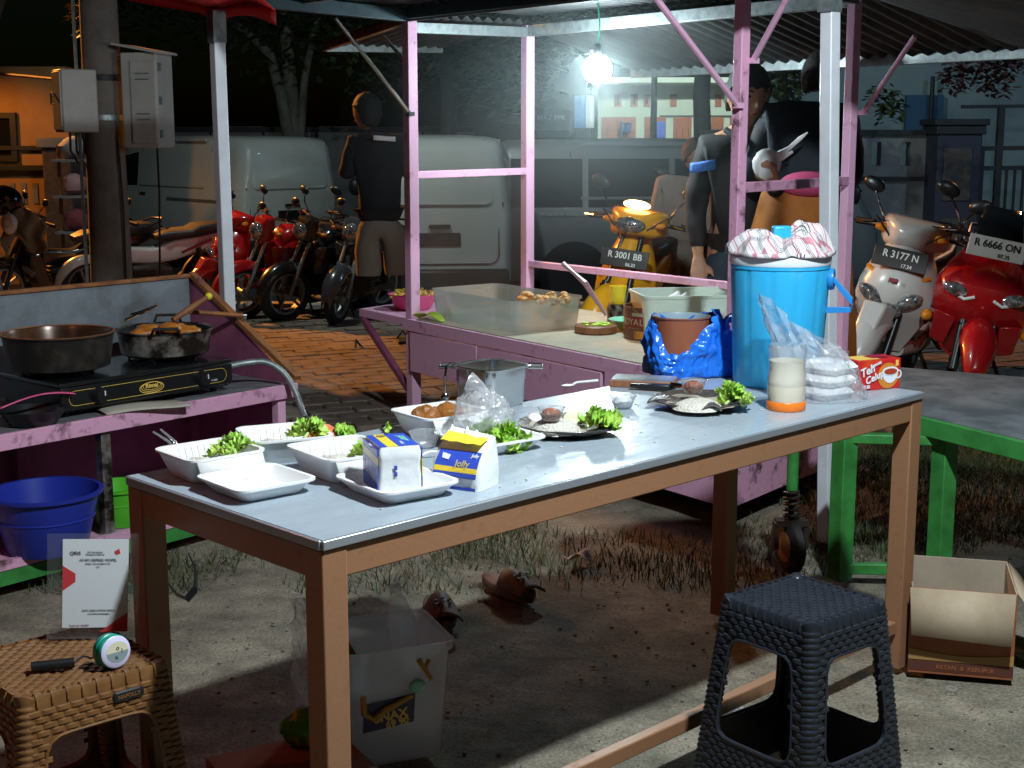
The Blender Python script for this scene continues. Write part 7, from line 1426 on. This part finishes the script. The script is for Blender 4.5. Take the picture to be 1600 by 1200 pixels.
# ================================================================== PEOPLE
def head_mesh(c, r, look, tilt=0, face=True):
    """head with brow, nose, lips, chin and ears; look = heading in the level plane"""
    mb = MB(); c = Vector(c); rz = math.atan2(look[1], look[0]); Q = Matrix.Rotation(rz, 3, 'Z') @ Matrix.Rotation(R(tilt), 3, 'Y')
    def f(d, q):
        x, y, z = d.x, d.y, d.z; sx = 1.0; p = Vector((x * r * .98, y * r * .80, z * r * 1.20))
        if z < 0: p.y *= 1 - .30 * (-z) ** 1.5; p.x = p.x * (1 - .22 * (-z)) + r * .13 * (-z)
        if x > .3:
            p.x += r * .05 * math.exp(-((z - .28) / .16) ** 2) - r * .06 * math.exp(-((z - .08) / .10) ** 2) * math.exp(-((abs(y) - .32) / .14) ** 2) * 1.2
            p.x += r * .24 * math.exp(-((z + .20) / .13) ** 2) * math.exp(-(y / .11) ** 2) + r * .10 * math.exp(-((z + .02) / .16) ** 2) * math.exp(-(y / .07) ** 2)
            p.x += r * .07 * math.exp(-((z + .50) / .07) ** 2) * math.exp(-(y / .26) ** 2) + r * .08 * math.exp(-((z + .82) / .12) ** 2) * math.exp(-(y / .3) ** 2)
        return p
    mb.ball((0, 0, 0), 1, 40, 32, fn=f)
    for s in (-1, 1): mb.ball((-.02 * r, s * r * .80, -.05 * r), (r * .15, r * .07, r * .27), 12, 8, rot=Euler((0, R(-12), R(s * 22))))
    mb.M = Matrix.Identity(4); mb.v = [c + Q @ p for p in mb.v]; return mb.mesh('head', 0), c, Q
def hair_part(t, c, Q, r, m, fringe=.42, back=-.45):
    mb = MB()
    def f(d, q):
        lim = fringe if d.x > .35 else (fringe * (d.x + .2) / .55 + back * (.35 - d.x) / .55 if d.x > -.2 else back)
        z = max(d.z, lim + .05 * math.sin(math.atan2(d.y, d.x) * 14)); k = 1.06 + .045 * nz(d * 5, 2, 2) + .03 * nz((d.x * 16, d.y * 16, d.z * 3), 1, 4)
        return Vector((d.x * r * k, d.y * r * .84 * k, z * r * 1.20 * k if z == d.z else z * r * 1.2))
    mb.ball((0, 0, 0), 1, 44, 28, fn=f); mb.v = [c + Q @ p for p in mb.v]; return part('hair', mb, m, t, smooth=60)
def face_parts(t, c, Q, r):
    def P(x, y, z): return c + Q @ Vector((x * r, y * r, z * r))
    for s in (-1, 1):
        mb = MB(); mb.ball((0, 0, 0), (r * .07, r * .135, r * .06), 12, 8); mb.v = [c + Q @ (p + Vector((r * .83, s * r * .30, r * .10))) for p in mb.v]; part('eye', mb, M['eye'], t)
        mb = MB(); mb.ball((0, 0, 0), (r * .05, r * .06, r * .058), 10, 8); mb.v = [c + Q @ (p + Vector((r * .875, s * r * .30, r * .095))) for p in mb.v]; part('iris', mb, M['hair'], t)
        mb = MB(); mb.tube([(r * .92, s * r * .14, r * .26), (r * .92, s * r * .30, r * .31), (r * .80, s * r * .47, r * .25)], [r * .035, r * .045, r * .02], 6); mb.v = [c + Q @ p for p in mb.v]; part('eyebrow', mb, M['hair'], t)
    mb = MB(); mb.ball((0, 0, 0), (r * .05, r * .22, r * .045), 14, 8); mb.v = [c + Q @ (p + Vector((r * .93, 0, -r * .60))) for p in mb.v]; part('lips', mb, M['lip'], t)
M['eye'] = mat('eye_white', (.7, .68, .65), .2); M['lip'] = mat('lip', (.32, .10, .08), .4)
def hand_meshes(w, d, side, up=(0, 0, 1), s=1.0, curl=.5):
    """palm and five curled fingers from the wrist w along d"""
    w, d = Vector(w), Vector(d).normalized(); sd = d.cross(Vector(up)).normalized() * side; n = sd.cross(d).normalized() * side; out = []
    mb = MB(); mb.loft([[w + d * (l * s) + sd * (a * wd * s) + n * (b * th * s) for a, b in ((-1, -.7), (-.6, -1), (.6, -1), (1, -.7), (1, .7), (.6, 1), (-.6, 1), (-1, .7))] for l, wd, th in ((-.01, .026, .018), (.02, .033, .015), (.06, .040, .014), (.092, .038, .011))]); out.append(mb.mesh('palm', 0))
    for k, (o, L) in enumerate(((-.030, .062), (-.010, .075), (.010, .080), (.029, .070))):
        b = w + d * (.088 * s) + sd * (o * s); a1 = curl * .6; p = [b]; ang_ = 0
        for q in (.45, .32, .23):
            ang_ += a1; p.append(p[-1] + (d * math.cos(ang_) + n * math.sin(ang_)) * L * q * s)
        mb = MB(); mb.tube(p, [.0115 * s, .011 * s, .0105 * s, .008 * s], 8); out.append(mb.mesh('finger', 0))
    b = w + d * (.03 * s) + sd * (.030 * s); mb = MB(); mb.tube([b, b + (d * .7 + sd * .8) * .032 * s, b + (d * 1.5 + sd * .9 + n * .5) * .040 * s], [.012 * s, .011 * s, .008 * s], 8); out.append(mb.mesh('thumb', 0)); return out
def person(label, loc, J, look, skin, hair, fringe=.42, tilt=0, r=.098, face=True, hands=(('wl', 'hl', 1), ('wr', 'hr', -1)), back=-.5, clothes=(), vox=.0095, curl=.55):
    t = thing('person', label, 'person', loc)
    ks = ['pelvis', 'spine', 'chest', 'neck', 'sl', 'el', 'wl', 'sr', 'er', 'wr', 'hpl', 'kl', 'al', 'tl', 'hpr', 'kr', 'ar', 'tr']; ix = {k: i for i, k in enumerate(ks)}
    Ed = [('pelvis', 'spine'), ('spine', 'chest'), ('chest', 'neck'), ('chest', 'sl'), ('sl', 'el'), ('el', 'wl'), ('chest', 'sr'), ('sr', 'er'), ('er', 'wr'), ('pelvis', 'hpl'), ('hpl', 'kl'), ('kl', 'al'), ('al', 'tl'), ('pelvis', 'hpr'), ('hpr', 'kr'), ('kr', 'ar'), ('ar', 'tr')]
    rad = dict(pelvis=(.14, .10), spine=(.125, .09), chest=(.15, .105), neck=.055, sl=.06, sr=.06, el=.042, er=.042, wl=.028, wr=.028, hpl=.085, hpr=.085, kl=.058, kr=.058, al=.036, ar=.036, tl=.032, tr=.032)
    pts = [J[k] for k in ks] + [Vector(J['neck']).lerp(Vector(J['head']), .55)]; ed = [(ix[a], ix[b]) for a, b in Ed] + [(ix['neck'], len(ks))]
    body = grown(pts, ed, [rad[k] for k in ks] + [.052], 0, 2); hm, c, Q = head_mesh(J['head'], r, look, tilt); ms = [body, hm]
    for wk, hk, sd in hands: ms += hand_meshes(J[wk], Vector(J[hk]) - Vector(J[wk]), sd, curl=curl)
    part('body', fuse(ms, vox), skin, t); hair_part(t, c, Q, r, hair, fringe, back)
    if face: face_parts(t, c, Q, r)
    for nm, chain, radii, m, extra in clothes:
        p = [Vector(J[k]) if isinstance(k, str) else Vector(k) for k in chain[0]]; me = grown(p, chain[1], radii, chain[2] if len(chain) > 2 else 0, 2)
        rnd = 0
        for v in me.vertices:
            q = v.co; v.co += v.normal * (.010 * nz((q.x * 6, q.y * 6, q.z * 11 + q.x * 7), 1, 3) + .008 * abs(nz((q.x * 9, q.y * 9, q.z * 17 - q.x * 12), 1, 4)) - .004)
        if extra:
            bm = bmesh.new(); bm.from_mesh(me); bmesh.ops.bisect_plane(bm, geom=bm.verts[:] + bm.edges[:] + bm.faces[:], plane_co=(0, 0, extra), plane_no=(0, 0, 1), clear_inner=True); bm.to_mesh(me); bm.free()
        me.materials.clear(); part(nm, me, m, t)
    return t
def mid(J, a, b, f=.5): return Vector(J[a]).lerp(Vector(J[b]), f)
def top_clothes(J, m, nm='shirt', sleeve=.9, low=-.10, k=1.0):
    """shirt or jacket: torso and sleeves; sleeve 0..2 (1 = elbow, 2 = wrist)"""
    def arm(s):
        S, E, W = 's' + s, 'e' + s, 'w' + s
        return [J[S]] + ([mid(J, S, E, sleeve)] if sleeve <= 1 else [J[E], mid(J, E, W, sleeve - 1)])
    L, Rr = arm('l'), arm('r'); pv = Vector(J['pelvis']); pts = [pv + Vector((0, 0, low)), pv + Vector((0, 0, .06)), J['spine'], J['chest'], mid(J, 'chest', 'neck', .75)]; ed = [(0, 1), (1, 2), (2, 3), (3, 4)]; rad = [(.165 * k, .125 * k), (.160 * k, .122 * k), (.152 * k, .115 * k), (.172 * k, .128 * k), .075]
    for A_ in (L, Rr):
        b = len(pts); pts += A_; ed.append((3, b)); ed += [(b + i, b + i + 1) for i in range(len(A_) - 1)]; rad += ([.078 * k, .070 * k] if sleeve <= 1 else [.080 * k, .062 * k, .046 * k])[:len(A_)]
    return (nm, (pts, ed, 2), rad, m, None)
def leg_clothes(J, m, nm='trousers', length=1.9, k=1.0):
    def leg(s): H, K, A_ = 'hp' + s, 'k' + s, 'a' + s; return [J[H]] + ([mid(J, H, K, length)] if length <= 1 else [J[K], mid(J, K, A_, length - 1)])
    pts = [Vector(J['pelvis']) + Vector((0, 0, .07)), J['pelvis']]; ed = [(0, 1)]; rad = [(.155 * k, .118 * k), (.165 * k, .125 * k)]
    for s in 'lr':
        b = len(pts); A_ = leg(s); pts += A_; ed.append((1, b)); ed += [(b + i, b + i + 1) for i in range(len(A_) - 1)]; rad += [.108 * k, .085 * k, .062 * k][:len(A_)]
    return (nm, (pts, ed, 1), rad, m, None)
M['black_cloth'] = mat('black_cotton', (.012, .014, .018), .9, bump=.1, bscale=200); M['shorts'] = mat('grey_beige_shorts', (.17, .15, .125), .9, bump=.15); M['brown_jacket'] = mat('dark_brown_jacket', (.012, .009, .010), .75, col2=(.008, .007, .009), nscale=8, bump=.2, bscale=30); M['navy_cloth'] = mat('dark_navy_cloth', (.009, .016, .025), .8, bump=.25, bscale=20); M['grey_jacket'] = mat('grey_brown_jacket', (.26, .235, .21), .8, col2=(.20, .18, .165), nscale=6, bump=.25, bscale=20); M['orange_cloth'] = mat('orange_brown_cloth', (.42, .15, .02), .75, col2=(.30, .09, .012), nscale=5, bump=.35, bscale=12); M['denim'] = mat('dark_denim', (.025, .04, .06), .8, bump=.2, bscale=60); M['pink_cloth'] = mat('pink_cloth', (.50, .06, .16), .8)
# --- man walking away in a black shirt and shorts (left of the cart)
p = D(597, 540, 9.2); J = dict(pelvis=(0, 0, .88), spine=(0, -.01, 1.06), chest=(-.0, -.01, 1.27), neck=(-.03, .01, 1.42), head=(-.075, .03, 1.555), sl=(-.165, 0, 1.345), el=(-.215, -.05, 1.08), wl=(-.23, .02, .86), hl=(-.23, .05, .78), sr=(.165, 0, 1.345), er=(.20, .03, 1.08), wr=(.16, .16, .90), hr=(.14, .22, .86), hpl=(-.085, 0, .84), kl=(-.09, .05, .46), al=(-.10, -.07, .085), tl=(-.145, .05, .04), hpr=(.085, 0, .84), kr=(.10, .10, .47), ar=(.12, .22, .09), tr=(.11, .34, .05))
J['kl'] = (-.08, .02, .46); J['al'] = (-.075, -.02, .085); J['tl'] = (-.165, .02, .04)
m1 = person('man seen from behind in a black T-shirt and grey shorts, walking left of the cart', (p.x, 9.2, 0), J, (-.85, .52), M['skin_dark'], M['hair'], fringe=.3, back=-.8, clothes=[top_clothes(J, M['black_cloth'], 'shirt', .85, -.06), leg_clothes(J, M['shorts'], 'shorts', 1.1, 1.0)[:4] + (.50,)])
mb = MB(); mb.grid(lambda u, v: (-.02 + .14 * u, -.146 - .004 * math.sin(u * 3), 1.375 + .03 * v - .01 * u), 8, 2); part('shirt_print', mb, M['paper'], m1, solid=.003)
for a, tt in (('al', 'tl'), ('ar', 'tr')):
    A_, T_ = Vector(J[a]), Vector(J[tt]); d = (T_ - A_); d.z = 0; d.normalize(); s = Vector((-d.y, d.x, 0)); mb = MB(); c0 = Vector((A_.x, A_.y, 0)); z0 = .0 if a == 'al' else .02
    mb.loft([[c0 + d * l + s * w_ + Vector((0, 0, zz_)) for l, w_ in ((-.05, -.03), (.06, -.036), (.15, -.045), (.19, -.02), (.19, .02), (.15, .045), (.06, .036), (-.05, .03))] for zz_ in (z0, z0 + .02)]); sn = part('sandal', mb, M['black_matte'], m1, bevel=.004); mb = MB(); mb.tube([c0 + d * .09 - s * .04 + Vector((0, 0, z0 + .02)), c0 + d * .11 + Vector((0, 0, z0 + .07)), c0 + d * .09 + s * .04 + Vector((0, 0, z0 + .02))], .008, 6); part('strap', mb, M['black_matte'], sn)
# --- man facing us behind the right post, dark jacket with a blue patch, holding a pouch
p = D(1153, 500, 6.6); J = dict(pelvis=(0, 0, .90), spine=(0, .0, 1.08), chest=(0, 0, 1.28), neck=(.01, -.01, 1.435), head=(.012, -.04, 1.585), sl=(.165, 0, 1.345), el=(.20, -.10, 1.10), wl=(.075, -.33, 1.205), hl=(.055, -.40, 1.235), sr=(-.165, 0, 1.345), er=(-.215, .01, 1.07), wr=(-.20, -.06, .84), hr=(-.20, -.08, .76), hpl=(.09, 0, .86), kl=(.10, -.02, .47), al=(.10, .02, .085), tl=(.12, -.12, .04), hpr=(-.09, 0, .86), kr=(-.10, -.02, .47), ar=(-.10, .02, .085), tr=(-.12, -.12, .04))
m2 = person('man facing us behind the right cart post, dark jacket with blue patch', (p.x, 6.6, 0), J, (.22, -.97), M['skin'], M['hair'], fringe=.36, tilt=10, r=.118, clothes=[top_clothes(J, M['brown_jacket'], 'jacket', 1.85, -.10, 1.03), leg_clothes(J, M['denim'], 'trousers', 1.95)])
mb = MB(); mb.grid(lambda u, v: (-.250 + .11 * u, -.072 - .045 * u - .012 * math.sin(u * 3), 1.235 + .046 * v + .018 * u), 8, 3); part('blue_patch', mb, mat('blue_patch_cloth', (.06, .20, .62), .7, col2=(.04, .13, .45), nscale=60), m2, solid=.006)
mb = MB(); [mb.tube([(s_ * .09, -.07, 1.43), (s_ * .055, -.12, 1.40), (s_ * .02, -.135, 1.33)], [.016, .016, .010], 8) for s_ in (-1, 1)]; part('collar', mb, M['navy_cloth'], m2)
q = D(1198, 256, 6.2); t = thing('ice_pouch', 'white plastic pouch in the hand of the man behind the post', 'pouch', (q.x, q.y, q.z), 0); mb = MB(); mb.ball((0, 0, 0), (.062, .045, .066), 22, 16, fn=lambda d, q: q * (1 + .10 * nz(d * 2, 2, 6) + .05 * math.sin(math.atan2(d.y, d.x) * 7) * max(0, -d.z))); part('body', mb, mat('milky_pouch', (.72, .74, .76), .25, sss=.3), t); mb = MB(); a, b = D(1214, 244, 6.19) - t.location, D(1262, 207, 6.15) - t.location; mb.tube([a, a.lerp(b, .4) + Vector((0, 0, -.006)), a.lerp(b, .75), b], [.018, .009, .010, .003], 8); mb.tube([a + Vector((0, 0, -.02)), a.lerp(b, .45) + Vector((.01, 0, -.025))], [.014, .006], 8); part('twisted_neck', mb, M['white_pack'], t)
# --- person with their back turned, dark jacket over an orange skirt
p = D(1255, 500, 6.42); J = dict(pelvis=(-.03, 0, .88), spine=(-.01, .04, 1.06), chest=(.0, .06, 1.27), neck=(.06, .13, 1.42), head=(.085, .22, 1.53), sl=(-.165, .06, 1.36), el=(-.24, .09, 1.10), wl=(-.20, .28, 1.02), hl=(-.18, .34, 1.02), sr=(.17, .08, 1.35), er=(.24, .20, 1.10), wr=(.16, .40, 1.06), hr=(.14, .46, 1.06), hpl=(-.11, 0, .84), kl=(-.12, .04, .45), al=(-.12, .0, .085), tl=(-.13, .14, .04), hpr=(.05, 0, .84), kr=(.06, .04, .45), ar=(.07, 0, .085), tr=(.08, .14, .04))
m3 = person('person with back turned in dark navy jacket and orange skirt beside white pole', (p.x, 6.42, 0), {k: (v[0], v[1], v[2] * 1.09) for k, v in J.items()}, (.5, .86), M['skin'], M['hair'], fringe=.3, face=False, clothes=[top_clothes({k: (v[0], v[1], v[2] * 1.09) for k, v in J.items()}, M['navy_cloth'], 'jacket', 1.9, .12, 1.18)])
mb = MB(); n = 60; mb.loft([[(-.03 + (r_ + .018 * math.sin(9 * 2 * math.pi * i / n + z * 6) * (1.1 - z)) * math.cos(2 * math.pi * i / n) * 1.08, (r_ * .78 + .018 * math.sin(9 * 2 * math.pi * i / n + z * 6) * (1.1 - z)) * math.sin(2 * math.pi * i / n), z) for i in range(n)] for z, r_ in ((.16, .27), (.5, .245), (.78, .225), (.98, .205), (1.14, .17), (1.20, .15))]); part('skirt', mb, M['orange_cloth'], m3, smooth=60)
mb = MB(); mb.ball((-.02, -.09, 1.19), (.13, .10, .06), 18, 12); part('pink_hem', mb, M['pink_cloth'], m3)
# --- man in a grey jacket further back
p = D(1062, 500, 8.9); J = dict(pelvis=(0, 0, .70), spine=(0, 0, .86), chest=(.01, -.0, 1.04), neck=(.05, -.02, 1.17), head=(.07, -.04, 1.285), sl=(.14, 0, 1.10), el=(.17, -.08, .90), wl=(.12, -.2, .80), hl=(.10, -.26, .78), sr=(-.13, 0, 1.10), er=(-.165, -.03, .86), wr=(-.11, -.12, .70), hr=(-.09, -.16, .65), hpl=(.08, 0, .66), kl=(.085, -.05, .36), al=(.09, .0, .075), tl=(.10, -.1, .035), hpr=(-.08, 0, .66), kr=(-.085, -.05, .36), ar=(-.09, .0, .075), tr=(-.10, -.1, .035))
person('short man in a grey brown jacket standing behind the cart, left of the dark jacket', (p.x, 8.9, 0), J, (.75, -.66), M['skin_dark'], M['hair'], r=.088, tilt=12, clothes=[top_clothes(J, M['grey_jacket'], 'jacket', 1.9, -.12, .95), leg_clothes(J, M['shorts'], 'trousers', 1.95, .9)])
# ================================================================== thin cooking smoke, shaped to give the bulb its lens halo
air = bpy.data.materials.new('smoke_halo'); air.use_nodes = True; at_ = air.node_tree; at_.nodes.clear()
ao = at_.nodes.new('ShaderNodeOutputMaterial'); av = at_.nodes.new('ShaderNodeVolumePrincipled'); av.inputs['Color'].default_value = (.80, .93, .97, 1)
tc = at_.nodes.new('ShaderNodeTexCoord'); ln = at_.nodes.new('ShaderNodeVectorMath'); ln.operation = 'LENGTH'; mr = at_.nodes.new('ShaderNodeMapRange')
mr.inputs[1].default_value = 0; mr.inputs[2].default_value = 1; mr.inputs[3].default_value = .12; mr.inputs[4].default_value = 0
at_.links.new(tc.outputs['Object'], ln.inputs[0]); at_.links.new(ln.outputs['Value'], mr.inputs[0]); at_.links.new(mr.outputs[0], av.inputs['Density']); at_.links.new(av.outputs[0], ao.inputs['Volume'])
mb = MB(); mb.ball((0, 0, 0), 1, 24, 16); o = part('smoke', mb, air, kind='stuff'); o.location = (.30, 6.75, 1.48); o.scale = (1.15, 1.0, .75); o['label'] = 'thin cooking smoke shaped into a halo round the lit bulb'
